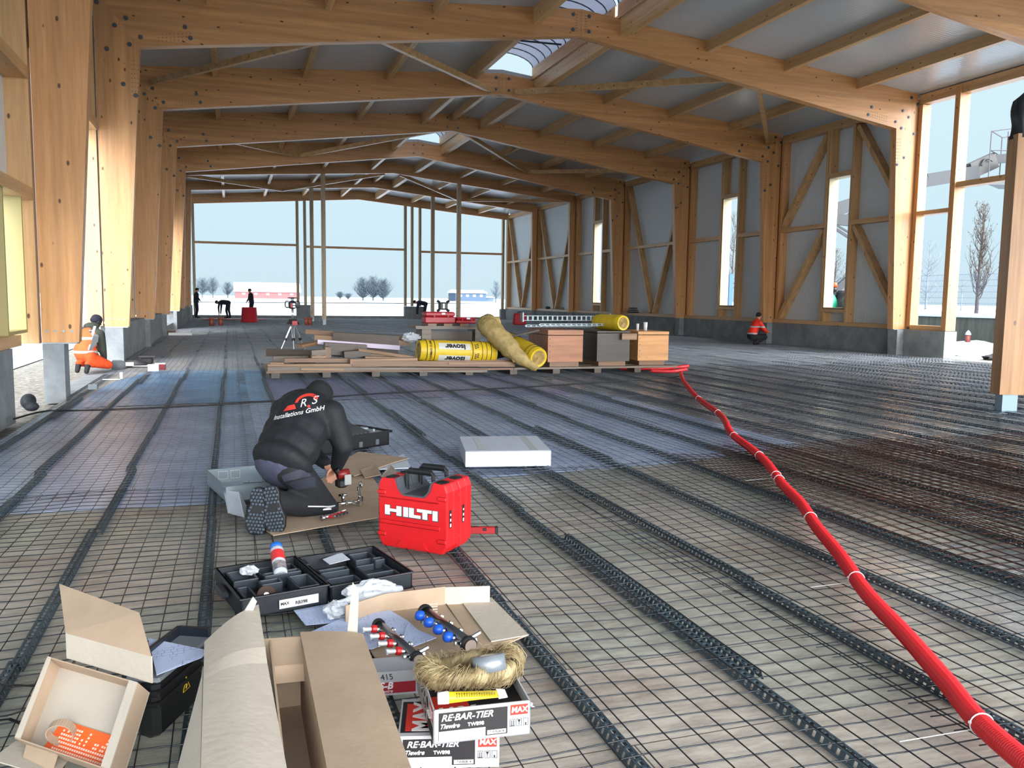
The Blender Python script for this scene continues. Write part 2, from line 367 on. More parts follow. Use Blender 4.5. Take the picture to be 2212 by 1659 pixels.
# near right: open bay with window posts, then the wide door opening
t = thing('wall_frame', 'open timber wall frame without cladding, snow and fence behind it', 'wall frame', group='timber wall frames of the right side')
def part(name, a, b_, w=.10, m=SWZ, xin=XI, up=(1, 0, 0)):
    q = MB(); xm = (xin+XO)/2; q.beam((xm, a[0], a[1]), (xm, b_[0], b_[1]), w, XO-xin, up); q.build(name, m, t)
part('end_post', (18.69, .82), (18.69, 6.8), .13, GLZ); part('door_post', (17.42, .75), (17.42, 7.0), .16, GLZ, XI-.05)
part('bottom_plate', (17.5, .80), (18.62, .80), .13, SWY); part('middle_rail', (17.5, 3.9), (18.62, 3.9), .11, SWY)
part('door_header', (8.0, 4.52), (17.34, 4.52), .14, SWY); part('top_plate', (6.9, 6.94), (18.76, 6.94), .25, SWY)
# ---------------- left wall
XL0, XL1 = -2.46, -2.75
for k in range(0, 7):
    b = MB(); b.b2(XL1, XL0, FY[k]-.02, FY[k]+.14, .79 if k not in (0,) else .76, 7.3)
    lo = 'slim timber wall post standing outside the %s column of the left row' % ORD[k]
    p = b.build('wall_post', SWZ); tag(p, lo, 'wall post', 'timber wall posts of the left side')
for k in range(1, 7):
    y0, y1 = FY[k]+.14, FY[k+1]
    if k != 3: clad('wall_left', XL1, y0-.1, y1, .80, 7.32)
    else: clad('wall_left', XL1, y0-.1, y1, 4.6, 7.32)
clad('wall_left', XL1, -4.0, FY[0]+.1, 2.7, 7.3); clad('wall_left', XL1, FY[0]+.14, FY[1], 4.85, 7.3)
clad('wall_left', XL1, -4.0, 11.35, .8, 2.7)
b = MB(); b.b2(XL1, XL0+.02, FY[0]+.14, FY[1]-.02, 4.65, 4.87); tag(b.build('door_lintel', SWY), 'pale timber lintel over the open left doorway, beside nearest column', 'lintel')
b = MB(); b.b2(XL1, XL0+.02, FY[3]+.14, FY[4]-.02, 4.45, 4.62); tag(b.build('door_lintel', SWY), 'timber lintel over the far open doorway of the left wall', 'lintel')
for z0, nm in ((4.22, 'upper'), (2.66, 'lower')):
    b = MB(); b.b2(XL1, XL0, 6.6, FY[0]-.02, z0, z0+.16); tag(b.build('wall_rail', SWY), '%s timber rail on the left wall at the picture edge' % nm, 'wall rail', 'rails of the near left wall')
b = MB(); b.b2(XL1+.01, XL0+.03, 6.6, 11.6, .80, .93); tag(b.build('bottom_plate', SWY), 'timber plate lying on the near left concrete wall', 'timber plate')
w = thing('window_5', 'narrow left window strip with pale yellow reveal', 'window'); w['kind'] = 'structure'
b = MB(); b.b2(XL1-.1, XL0-.05, 11.35, 11.40, .93, 2.66); b.b2(XL1-.1, XL0-.05, 12.3, 12.35, .93, 2.66); b.b2(XL1-.1, XL0-.05, 11.4, 12.3, .93, .97); b.build('window_frame', mat('reveal_y', S(168, 156, 106), .6), w)
# ---------------- roof
def roofmat():
    m = mat('roof_panel', S(178, 186, 193), .26); n = m.node_tree; b = n.nodes['Principled BSDF']; N = n.nodes.new; L = n.links.new
    tc = N('ShaderNodeTexCoord'); sp = N('ShaderNodeSeparateXYZ'); L(tc.outputs['Object'], sp.inputs[0])
    cb = N('ShaderNodeCombineXYZ'); L(sp.outputs['Y'], cb.inputs[0])
    w = N('ShaderNodeTexWave'); w.inputs['Scale'].default_value = 3.4; w.inputs['Distortion'].default_value = 0; L(cb.outputs[0], w.inputs[0])
    bp = N('ShaderNodeBump'); bp.inputs['Strength'].default_value = .25; bp.inputs['Distance'].default_value = .008; L(w.outputs[0], bp.inputs['Height']); L(bp.outputs[0], b.inputs['Normal'])
    return m
ROOF = roofmat()
XS0, XS1 = 6.86, 8.84      # skylight strip
def roofslab(x0, x1, y0, y1):
    b = MB()
    b.hexa([(x0, y0, ztop(x0)), (x1, y0, ztop(x1)), (x1, y1, ztop(x1)), (x0, y1, ztop(x0))], [(x0, y0, ztop(x0)+.12), (x1, y0, ztop(x1)+.12), (x1, y1, ztop(x1)+.12), (x0, y1, ztop(x0)+.12)])
    struct(b.build('ceiling', ROOF))
YN = -5.0  # roof carried on unseen over the camera to shade the foreground
roofslab(-3.1, XS0, YN, 55.2); roofslab(XS1, 18.5, YN, 55.2)
SKY = [(YN, FY[0]+.1), (FY[0]+.3, FY[1]+.05), (FY[1]+.2, FY[2]+.05), (FY[3]+.2, FY[4]+.05)]
for y0, y1 in ((FY[2]+.05, FY[3]+.2), (FY[4]+.05, 55.2)):
    roofslab(XS0, XR_, y0, y1); roofslab(XR_, XS1, y0, y1)
ACR = mat('skylight_sheet', S(158, 162, 172), .35, trans=.0, alpha=1)
_n = ACR.node_tree; _b = _n.nodes['Principled BSDF']; _tr = _n.nodes.new('ShaderNodeBsdfTranslucent'); _tr.inputs[0].default_value = S(134, 138, 148); _mx = _n.nodes.new('ShaderNodeMixShader'); _mx.inputs[0].default_value = .85
_n.links.new(_b.outputs[0], _mx.inputs[1]); _n.links.new(_tr.outputs[0], _mx.inputs[2]); _n.links.new(_mx.outputs[0], _n.nodes['Material Output'].inputs[0])
for k, (y0, y1) in enumerate(SKY):
    t = thing('roof_skylight', ['arched translucent roof skylight over the camera side', 'arched translucent skylight at the very top, in front of first complete frame', 'arched translucent skylight with dark opener arms between first and second complete frames', 'arched translucent skylight between third and fourth complete frames'][k], 'skylight', group='arched skylights along the ridge')
    zc = ztop(XS0)+.30
    def arc(u, v, y0=y0, y1=y1, zc=zc): a = PI*u; return (XR_-math.cos(a)*1.0, y0+(y1-y0)*v, zc+.42*math.sin(a))
    b = MB(); b.grid(arc, 16, 6, .01); b.build('skylight_sheet', ACR, t)
    b = MB(); n = int((y1-y0)/.5)
    for i in range(n+1):
        y = y0+(y1-y0)*i/n; b.tube([(XR_-math.cos(a)*.985, y, zc+.405*math.sin(a)) for a in [PI*j/12 for j in range(13)]], .018, 5)
    b.build('skylight_ribs', mat('grey_alu', S(70, 80, 98), .5), t)
    b = MB()
    for x0, x1 in ((XS0-.02, XS0+.04), (XS1-.04, XS1+.02)): b.b2(x0, x1, y0, y1, ztop(XS0)-.02, zc+.02)
    b.build('curb', GLY, t)
    if k in (1, 2, 3):
        b = MB(); ym = y0+1.8
        b.beam((XS0+.05, ym, zc+.02), (XS1-.05, ym+.1, zc+.02), .05, .05); b.beam((XS0+.05, ym+.5, zc+.05), (XS1-.05, ym+.4, zc+.3), .04, .04)
        b.beam((XS0+.4, ym, zc), (XS0+.4, ym-.5, zc+.32), .05, .05); b.beam((XS0+.9, ym, zc), (XS0+.9, ym-.5, zc+.36), .05, .05); b.box((XR_+.35, ym-.35, zc+.1), (.3, .3, .18))
        b.beam((XS0+.05, ym+1.6, zc+.02), (XS1-.1, ym+1.5, zc+.02), .04, .04); b.tube([(XR_+.5, ym-.3, zc+.1), (XR_+.62, ym-.25, zc-.35)], .008, 5)
        b.tube([(XR_+.7, ym-.1, zc+.1), (XR_+.8, ym+.2, zc-.2), (XR_+.95, ym-.3, zc-.05)], .008, 5)
        b.build('opener_arms', mat('dark_steel', S(44, 56, 68), .5, .3), t)
# unseen gable with low opening and right wall stretch, added to block light
b = MB(); b.prism([(-2.9, 4.9), (17.9, 4.9), (17.9, ztop(17.9)-.02), (XR_, ztop(XR_)-.02), (-2.9, ztop(-2.9)-.02)], -5.1, -5.0, 'y'); b.b2(-2.9, -1.2, -5.1, -5, -.1, 4.9); struct(b.build('wall_front_added', PANEL)); clad('wall_right', XO, -5, 5.5, .0, 7.0)
# purlins
PX = [-.28, 2.07, 4.40, 6.74, 8.96, 11.25, 13.52, 15.78]
for k in range(0, 7):
    y0, y1 = FY[k]+.22, FY[k+1]
    xs = list(PX)+([XR_] if k in (2, 5) else [])
    for x in xs:
        h = .26 if x not in (6.74, 8.96) else .38
        sl = .0748 if x < XR_ else -.1065
        b = MB(); w = .07
        if x == 8.96: w = .11
        b.hexa([(x-w, y0, ztop(x)-h), (x+w, y0, ztop(x)-h), (x+w, y1, ztop(x)-h), (x-w, y1, ztop(x)-h)], [(x-w, y0, ztop(x-w)), (x+w, y0, ztop(x+w)), (x+w, y1, ztop(x+w)), (x-w, y1, ztop(x-w))])
        side = 'left' if x < XR_ else 'right'
        i = (3-PX.index(x)) if x < XR_ else (PX.index(x)-4 if x in PX else 0)
        bay = 'in the bay before the %s complete frame' % ORD[k] if k < 5 else 'in the %s bay from the far gable' % ORD[6-k]
        lab = 'timber ridge purlin %s' % bay if x == XR_ else '%s timber roof purlin %s of the ridge %s' % (ORD[i], side, bay)
        tag(b.build('roof_purlin', SWY), lab, 'purlin', 'timber roof purlins')
# ridge blocking under frame two
b = MB(); b.b2(6.85, 8.85, FY[2]+.6, FY[2]+.72, 7.62, 7.86); tag(b.build('cross_timber', SWX), 'short timber across the ridge closing the skylight end', 'cross timber')
# roof bracing
def brace(a, c, lab):
    b = MB(); b.beam(a, c, .12, .16); tag(b.build('roof_brace', SWX), lab, 'roof brace', 'diagonal roof braces')
def zig(ya, yb, first, nm):
    P = [(-1.85, ya, 7.0), (2.8, yb, 7.22), (7.45, ya, 7.62), (12.85, yb, 7.16), (17.2, ya, 6.75)]
    Q = [(-1.85, ya, 7.0), (2.8, yb, 7.22), (8.25, ya, 7.62), (12.85, yb, 7.16), (17.2, ya, 6.75)]
    for i in range(4):
        a = Vector(P[i] if i < 2 else Q[i]); c = Vector(P[i+1] if i < 2 else Q[i+1])
        brace(a, c, ['outer left', 'inner left', 'inner right', 'outer right'][i]+' diagonal roof brace '+nm)
zig(FY[2]-.06, FY[1]+.28, 0, 'between first and second complete frames')
zig(FY[3]+.28, FY[4]-.06, 0, 'between third and fourth complete frames')
zig(FY[5]+.28, FY[6]-.06, 0, 'between the two frames on inner posts')
# inner posts
POSTM = wood('post_wood', S(190, 170, 140), S(160, 138, 108), 2)
for x, k, lab in ((4.40, 5, 'slim inner timber post, nearer of the left pair'), (11.30, 5, 'slim inner timber post, nearer of the right pair'), (4.37, 6, 'slim inner timber post, farther of the left pair'), (11.30, 6, 'slim inner timber post, farther of the right pair')):
    t = thing('inner_post', lab, 'post', (x, FY[k]+.11, 0), group='slim inner posts')
    b = MB(); b.b2(-.1, .1, -.1, .1, .28, zbot2(x)); b.build('post', POSTM, t)
    b = MB(); b.b2(-.08, .08, -.08, .08, 0, .28); b.build('steel_foot', GALV, t)
# far gable
YG = FY[7]
t = thing('gable_frame', 'open timber gable frame at the far end, glass not yet fitted', 'gable frame')
b = MB(); b.prism([(-2.43, 6.84), (XR_, 7.59), (XR_, ztop(XR_)), (-2.43, ztop(-2.43))], YG, YG+.2, 'y'); b.build('gable_beam', GLX, t)
b = MB(); b.prism([(XR_, 7.59), (17.9, 6.70), (17.9, ztop(17.9)), (XR_, ztop(XR_))], YG, YG+.2, 'y'); b.build('gable_beam', GLX, t)
for x, z0, w in ((-2.08, .15, .16), (4.02, .85, .17), (4.48, .85, .17), (10.86, .85, .17), (11.31, .85, .16), (11.83, .85, .16), (17.56, .72, .16), (17.85, .72, .10), (-2.38, .15, .2)):
    zt = (6.84+(x+2.43)*.073 if x < XR_ else 7.59-(x-XR_)*.0886)
    b = MB(); b.b2(x-w/2, x+w/2, YG, YG+.25, z0, zt); b.build('gable_post', POSTM, t)
for x0, x1, z in ((-2.0, 3.94, 4.59), (4.56, 10.78, 4.52), (11.91, 17.48, 4.42)):
    b = MB(); b.b2(x0, x1, YG, YG+.18, z-.07, z+.07); b.build('gable_rail', SWX, t)
b = MB(); b.b2(-2.5, 3.9, YG, YG+.3, -.05, .20); b.b2(4.95, 10.78, YG, YG+.3, -.05, .20); b.b2(12.1, 17.4, YG, YG+.3, -.05, .16); struct(b.build('wall_back', CONC))
for x0, x1, z, lab in ((3.92, 4.93, .87, 'low concrete block under the left pair of gable posts'), (10.80, 12.08, .84, 'low concrete block in the gable beside the bending worker'), (17.42, 17.69, .72, 'low concrete block in the right corner of the gable')):
    b = MB(); b.b2(x0, x1, YG-.05, YG+.35, -.05, z); tag(b.build('concrete_block', CONC), lab, 'concrete block', 'concrete blocks of the far gable')
# free post at the right edge with black wrapped head
t = thing('support_post', 'free timber post on steel foot at right edge, black wrap on top', 'post', (9.93, 8.6, 0))
t.rotation_euler = (0, 0, -.35)
b = MB(); b.b2(-.16, .16, -.12, .12, .255, 3.67); b.build('post', wood('old_post', S(186, 140, 92), S(150, 106, 66), 2, .7), t)
b = MB(); b.b2(-.10, .10, -.09, .09, 0, .255); b.b2(-.16, .16, -.14, .14, 0, .012); b.build('steel_foot', mat('foot_paint', S(134, 156, 172), .5, .2), t)
b = MB(); b.smooth = True
def wrap(u, v):
    a = 2*PI*u; r = .17+.02*math.sin(5*a+3*v)+.012*math.sin(9*v+a); r *= (1-.8*max(0, v-.8)/.2) if v > .8 else 1
    return (r*math.cos(a), r*.85*math.sin(a), 3.62+.62*v)
b.grid(wrap, 20, 10); b.build('black_wrap', mat('black_wrap', S(10, 14, 20), .45), t)
# ================================================================ floor
def floormat():
    m = bpy.data.materials.new('floor_boards'); m.use_nodes = True; n = m.node_tree; b = n.nodes['Principled BSDF']; N = n.nodes.new; L = n.links.new
    tc = N('ShaderNodeTexCoord')
    br = N('ShaderNodeTexBrick'); br.offset = .5; br.inputs['Scale'].default_value = 1; br.inputs['Brick Width'].default_value = 1.25; br.inputs['Row Height'].default_value = .6
    br.inputs['Mortar Size'].default_value = .003; br.inputs['Color1'].default_value = S(200, 192, 184); br.inputs['Color2'].default_value = S(178, 184, 174); br.inputs['Mortar'].default_value = S(88, 82, 76)
    L(tc.outputs['Object'], br.inputs[0])
    t = N('ShaderNodeTexNoise'); t.inputs['Scale'].default_value = 1.1; t.inputs['Detail'].default_value = 8; t.inputs['Roughness'].default_value = .7; L(tc.outputs['Object'], t.inputs[0])
    mp = N('ShaderNodeMapping'); mp.inputs['Scale'].default_value = (4, 16, 1); L(tc.outputs['Object'], mp.inputs[0])
    t2 = N('ShaderNodeTexNoise'); t2.inputs['Scale'].default_value = 1; t2.inputs['Detail'].default_value = 6; t2.inputs['Roughness'].default_value = .75; L(mp.outputs[0], t2.inputs[0])
    r = N('ShaderNodeValToRGB'); r.color_ramp.elements[0].position = .38; r.color_ramp.elements[1].position = .62; r.color_ramp.elements[0].color = (.62, .60, .58, 1); r.color_ramp.elements[1].color = (1.08, 1.06, 1.02, 1); L(t2.outputs[0], r.inputs[0])
    mx = N('ShaderNodeMix'); mx.data_type = 'RGBA'; mx.blend_type = 'MULTIPLY'; mx.inputs[0].default_value = .9; L(br.outputs[0], mx.inputs[6]); L(r.outputs[0], mx.inputs[7])
    # rust and damp stains
    r3 = N('ShaderNodeValToRGB'); r3.color_ramp.elements[0].position = .52; r3.color_ramp.elements[1].position = .72; r3.color_ramp.elements[0].color = (0, 0, 0, 1); r3.color_ramp.elements[1].color = (.6, .6, .6, 1); L(t.outputs[0], r3.inputs[0])
    m3 = N('ShaderNodeMix'); m3.data_type = 'RGBA'; L(r3.outputs[0], m3.inputs[0]); L(mx.outputs[2], m3.inputs[6]); m3.inputs[7].default_value = S(122, 84, 66)
    L(m3.outputs[2], b.inputs['Base Color'])
    # clear film over the boards: wrinkled gloss
    t4 = N('ShaderNodeTexNoise'); t4.inputs['Scale'].default_value = .45; t4.inputs['Detail'].default_value = 3; L(tc.outputs['Object'], t4.inputs[0])
    rr = N('ShaderNodeMapRange'); rr.inputs[1].default_value = .42; rr.inputs[2].default_value = .60; rr.inputs[3].default_value = .17; rr.inputs[4].default_value = .04; L(t4.outputs[0], rr.inputs[0])
    sx = N('ShaderNodeSeparateXYZ'); L(tc.outputs['Object'], sx.inputs[0])
    xr = N('ShaderNodeMapRange'); xr.inputs[1].default_value = 1.5; xr.inputs[2].default_value = 3.4; xr.inputs[3].default_value = .25; xr.inputs[4].default_value = 1; L(sx.outputs['X'], xr.inputs[0])
    b.inputs['Coat IOR'].default_value = 1.8; L(xr.outputs[0], b.inputs['Coat Weight']); L(rr.outputs[0], b.inputs['Coat Roughness']); b.inputs['Roughness'].default_value = .6
    t5 = N('ShaderNodeTexNoise'); t5.inputs['Scale'].default_value = 5.5; t5.inputs['Detail'].default_value = 6; t5.inputs['Distortion'].default_value = 1.6; L(tc.outputs['Object'], t5.inputs[0])
    bp = N('ShaderNodeBump'); bp.inputs['Strength'].default_value = .36; bp.inputs['Distance'].default_value = .03; L(t5.outputs[0], bp.inputs['Height']); L(bp.outputs[0], b.inputs['Coat Normal'])
    # silvery foil facing shows in patches on the right half
    t6 = N('ShaderNodeTexNoise'); t6.inputs['Scale'].default_value = .55; t6.inputs['Detail'].default_value = 7; t6.inputs['Roughness'].default_value = .62; L(tc.outputs['Object'], t6.inputs[0])
    f1 = N('ShaderNodeMapRange'); f1.inputs[1].default_value = .50; f1.inputs[2].default_value = .56; L(t6.outputs[0], f1.inputs[0])
    f2 = N('ShaderNodeMapRange'); f2.inputs[1].default_value = 3.0; f2.inputs[2].default_value = 4.6; L(sx.outputs['X'], f2.inputs[0])
    f3 = N('ShaderNodeMath'); f3.operation = 'MULTIPLY'; L(f1.outputs[0], f3.inputs[0]); L(f2.outputs[0], f3.inputs[1])
    m4 = N('ShaderNodeMix'); m4.data_type = 'RGBA'; L(f3.outputs[0], m4.inputs[0]); L(m3.outputs[2], m4.inputs[6]); m4.inputs[7].default_value = S(222, 228, 236); L(m4.outputs[2], b.inputs['Base Color'])
    L(f3.outputs[0], b.inputs['Metallic']); r4 = N('ShaderNodeMapRange'); r4.inputs[3].default_value = .6; r4.inputs[4].default_value = .24; L(f3.outputs[0], r4.inputs[0]); L(r4.outputs[0], b.inputs['Roughness'])
    b2 = N('ShaderNodeBump'); b2.inputs['Distance'].default_value = .04; L(t5.outputs[0], b2.inputs['Height']); L(f3.outputs[0], b2.inputs['Strength']); L(b2.outputs[0], b.inputs['Normal'])
    return m
FLOORM = floormat()
b = MB(); b.add([(-2.5, -3, -.03), (24, -3, -.03), (24, 7.2, -.03), (-2.5, 7.2, -.03)], [(0, 1, 2, 3)]); b.add([(-2.22, 7.2, -.03), (17.75, 7.2, -.03), (17.75, 54.9, -.03), (-2.22, 54.9, -.03)], [(0, 1, 2, 3)])
b.add([(17.75, 7.2, -.03), (18.4, 7.2, -.03), (18.4, 17.3, -.03), (17.75, 17.3, -.03)], [(0, 1, 2, 3)])
struct(b.build('floor', FLOORM))
b = MB(); b.add([(-150, -60, -.12), (200, -60, -.12), (200, 56, -.12), (-150, 56, -.12)], [(0, 1, 2, 3)])
struct(b.build('ground', mat('frozen_gravel', S(150, 148, 142), .95, noise=.6, nscale=14, bump=.8, bscale=22, col2=S(96, 92, 86))))
# film sheets
def filmmat(name, c, c2, ro=.36):
    m = mat(name, c, ro, noise=.3, nscale=1.6, col2=c2, coat=.25, bump=.5, bscale=7)
    m.node_tree.nodes['Principled BSDF'].inputs['Coat Roughness'].default_value = .25
    return m
FILM1 = filmmat('blue_grey_film', S(186, 206, 238), S(152, 172, 208)); FILM2 = filmmat('blue_film', S(112, 176, 222), S(74, 140, 196)); FILM3 = filmmat('violet_film', S(136, 146, 202), S(106, 114, 176))
def film(name, poly, z, m, lab):
    b = MB(); c = Vector((sum(p[0] for p in poly)/len(poly), sum(p[1] for p in poly)/len(poly)))
    P = [(x, y, z) for x, y in poly]; n = len(P); b.add(P+[(x, y, z-.003) for x, y in poly], [tuple(range(n))]+[(i, n+i, n+(i+1) % n, (i+1) % n) for i in range(n)])
    tag(b.build(name, m), lab, 'plastic film')
film('film_sheet', [(-2.2, 6.3), (-.1, 6.2), (1.2, 6.45), (3.9, 6.72), (5.6, 7.2), (5.6, 12.1), (-2.2, 11.9)], -.022, FILM1, 'blue-grey translucent film under the mesh around the kneeling worker in black')
film('film_sheet', [(-2.0, 11.9), (.55, 12.2), (.5, 17.3), (-1.5, 17.4), (-1.9, 15.0)], -.018, FILM2, 'bright blue film sheet under the mesh in front of the orange vest worker')
film('film_sheet', [(.56, 12.1), (5.0, 12.0), (5.0, 15.4), (.55, 15.6)], -.014, FILM3, 'violet-blue film strip under the mesh in front of the timber pile')
# ---------------- reinforcing mesh mats (bars 100 mm apart)
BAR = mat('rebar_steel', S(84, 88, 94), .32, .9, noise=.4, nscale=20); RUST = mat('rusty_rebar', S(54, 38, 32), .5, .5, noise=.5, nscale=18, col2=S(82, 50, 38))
MW, ML = 2.35, 5.0
def mat_mesh(seed, r=.0028, nseg=10, w=MW, l=ML, step=.1):
    rnd = random.Random(seed); ph = [rnd.uniform(0, 6.28) for _ in range(6)]
    def zz(x, y): return .012*math.sin(x*4.7+ph[0])*math.sin(y*1.3+ph[1])+.006*math.sin(y*3.1+ph[2]+x)
    def dx(x, y): return .009*math.sin(y*1.1+ph[3]+.5*x)
    def dy(x, y): return .014*math.sin(x*2.9+ph[4]+.3*y)+.006*math.sin(x*7+ph[5])
    b = MB(); b.smooth = True; nx = int(round(w/step)); ny = int(round(l/step))
    def bar(pts):
        P = []
        for p in pts:
            x, y, z = p; P += [(x-.0, y, z)]
        return P
    q = [(0, 1), (-.87, -.5), (.87, -.5)]
    for i in range(nx):
        x = (i+.5)*step; k = nseg
        vs = []; 
        for j in range(k+1):
            y = l*j/k; X, Y, Z_ = x+dx(x, y), y, zz(x, y)+r*2
            vs += [(X+c*r, Y, Z_+s*r) for c, s in q]
        b.add(vs, [(j*3+a, j*3+(a+1) % 3, j*3+3+(a+1) % 3, j*3+3+a) for j in range(k) for a in range(3)])
    for i in range(ny):
        y = (i+.5)*step; k = 6; vs = []
        for j in range(k+1):
            x = w*j/k; X, Y, Z_ = x, y+dy(x, y), zz(x, y)
            vs += [(X, Y+c*r, Z_+s*r) for c, s in q]
        b.add(vs, [(j*3+a, j*3+(a+1) % 3, j*3+3+(a+1) % 3, j*3+3+a) for j in range(k) for a in range(3)])
    return b.mesh('reinforcing_mesh', BAR)
MM = [mat_mesh(s) for s in range(6)]
BARM = mat('rebar_grey', S(122, 128, 138), .36, .75, noise=.35, nscale=20)  # middle rows: paler copy of the bar steel, floor brightness painted in
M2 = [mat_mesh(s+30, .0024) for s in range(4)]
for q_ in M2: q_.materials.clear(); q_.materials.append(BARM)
BARF = mat('rebar_far_brightened', S(150, 158, 170), .4, .5, noise=.3, nscale=20)  # far rows: palest copy of the bars, distant floor light put into the colour
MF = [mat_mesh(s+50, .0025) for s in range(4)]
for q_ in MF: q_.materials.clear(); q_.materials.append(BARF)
rowy = [1.6+4.83*i for i in range(11)]
NR = 0
for j, y in enumerate(rowy):
    ncol = 9 if y < 53 else 9
    for i in range(ncol):
        x = -2.15+2.21*i
        if x+MW > 17.7 and y > 16: x = 17.7-MW
        if j == 0 and x > 5: continue
        if j == 1 and x > 12.5: continue
        yy = y+random.uniform(-.04, .04)
        if yy+ML > 54.7: yy = 54.7-ML
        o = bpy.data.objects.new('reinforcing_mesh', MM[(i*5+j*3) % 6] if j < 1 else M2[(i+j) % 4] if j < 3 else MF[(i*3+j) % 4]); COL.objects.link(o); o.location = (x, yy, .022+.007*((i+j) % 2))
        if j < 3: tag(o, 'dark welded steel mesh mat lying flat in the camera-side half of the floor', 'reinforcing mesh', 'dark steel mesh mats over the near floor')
        else: tag(o, 'steel mesh mat lying beyond the timber pile, far brightness painted into its grey', 'reinforcing mesh', 'steel mesh mats with painted brightness over the far floor')
for k, (x, y, rz) in enumerate(((3.78, 1.75, .0), (6.1, 1.9, .01), (4.35, 2.0, .015))):
    me = mat_mesh(20+k, .0027); me.materials.clear(); me.materials.append(RUST)
    o = bpy.data.objects.new('rusty_mesh', me); COL.objects.link(o); o.location = (x, y, .042+.004*k); o.rotation_euler = (0, 0, rz)
    tag(o, ['rusty brown steel mesh mat beside the red hose', 'rusty brown steel mesh mat at the lower right edge', 'second rusty mesh mat laid over the one beside the red hose', 'rusty mesh mat near the foot of the free post'][k], 'reinforcing mesh')
# ---------------- perforated spacer strips
SP = mat('spacer_plastic', S(60, 76, 86), .5, noise=.2, nscale=5)
def strip_mesh(L=2.0, hole=.04, fine=True):
    b = MB(); n = int(L/hole); w, h = .014, .034
    if fine:
        b.b2(-w-.004, -w+.006, 0, L, h-.004, h); b.b2(w-.006, w+.004, 0, L, h-.004, h)
        for i in range(n): b.b2(-w, w, i*hole, i*hole+.014, h-.004, h)
        for s in (-1, 1):
            for i in range(n):
                y0 = i*hole; b.hexa([(s*(w+.011), y0, 0), (s*(w+.011)+.003, y0, 0), (s*(w+.011)+.003, y0+.024, 0), (s*(w+.011), y0+.024, 0)], [(s*w, y0, h-.002), (s*w+.003, y0, h-.002), (s*w+.003, y0+.024, h-.002), (s*w, y0+.024, h-.002)])
            b.hexa([(s*(w+.014), 0, 0), (s*(w+.008), 0, 0), (s*(w+.012), L, 0), (s*(w+.014), L, 0)], [(s*(w+.011), 0, .009), (s*(w+.009), 0, .009), (s*(w+.009), L, .009), (s*(w+.011), L, .009)])
    else:
        b.b2(-w, -w+.01, 0, L, h-.006, h); b.b2(w-.01, w, 0, L, h-.006, h)
        for i in range(n//2): b.b2(-w, w, i*hole*2, i*hole*2+.03, h-.005, h)
        b.b2(-w-.02, -w-.012, 0, L, 0, .02); b.b2(w+.012, w+.02, 0, L, 0, .02)
    return b.mesh('spacer_strip', SP)
SM = strip_mesh(); far = MB(); cnt = 0
for i in range(30):
    x = -2.15+.667*i if i else -2.05
    y = 1.3+random.uniform(0, .8) if x > -.5 else 1.6
    while y < 52.6:
        xx = x+random.uniform(-.02, .02); big = x > 17.6 and y < 17
        if y < 5.2+1.9*6.0 and not (x > 2+y*1.18+.8) and x > -.1*y-2.2 and x < 17.3:
            o = bpy.data.objects.new('spacer_strip', SM); COL.objects.link(o); o.location = (xx, y, -.014 if y < 99 else 0); o.rotation_euler = (0, 0, random.uniform(-.006, .006))
            tag(o, 'perforated grey-blue plastic spacer strip under the steel mesh', 'spacer strip', 'perforated spacer strips under the mesh'); cnt += 1
            if random.random() < .16:
                o = bpy.data.objects.new('spacer_strip', SM); COL.objects.link(o); o.location = (xx+.062, y+random.uniform(1.2, 1.6), -.0145); o.rotation_euler = (0, 0, random.uniform(-.006, .006))
                tag(o, 'perforated grey-blue plastic spacer strip under the steel mesh', 'spacer strip', 'perforated spacer strips under the mesh'); cnt += 1
        elif x < 17.6:
            f = far; L = 2.0; w, h = .024, .02
            f.b2(xx-w, xx-w+.012, y, y+L, h-.006, h); f.b2(xx+w-.012, xx+w, y, y+L, h-.006, h)
            for q in range(25): f.b2(xx-w, xx+w, y+q*.08, y+q*.08+.035, h-.005, h)
        y += 1.96
print('strips', cnt)
tag(far.build('spacer_strip', SP), 'far perforated spacer strips in rows under the mesh across the hall', 'spacer strip', None, 'stuff')
# ================================================================ things in the foreground
RED = mat('red_plastic', S(206, 28, 34), .36, noise=.12, nscale=9); REDD = mat('red_dark', S(150, 22, 28), .4)
CARD = mat('cardboard', S(172, 150, 128), .85, noise=.12, nscale=6, bump=.06, bscale=60)
CARDP = mat('cardboard_pale', S(184, 175, 162), .85, noise=.08, nscale=5, bump=.1, bscale=40)
CARDD = mat('cardboard_edge', S(112, 88, 66), .9)
WCARD = mat('white_card', S(192, 199, 212), .7, noise=.06, nscale=7)
TXB = mat('print_black', S(20, 20, 22), .6); TXW = mat('print_white', S(226, 226, 230), .5); TXR = mat('print_red', S(214, 60, 48), .5)
def up_frame(o, rz, tilt=0):
    """matrix of an upright face: local x along heading rz, local y up, z towards the viewer side"""
    return Matrix.Translation(o) @ Matrix.Rotation(rz, 4, 'Z') @ Matrix.Rotation(PI/2+tilt, 4, 'X')
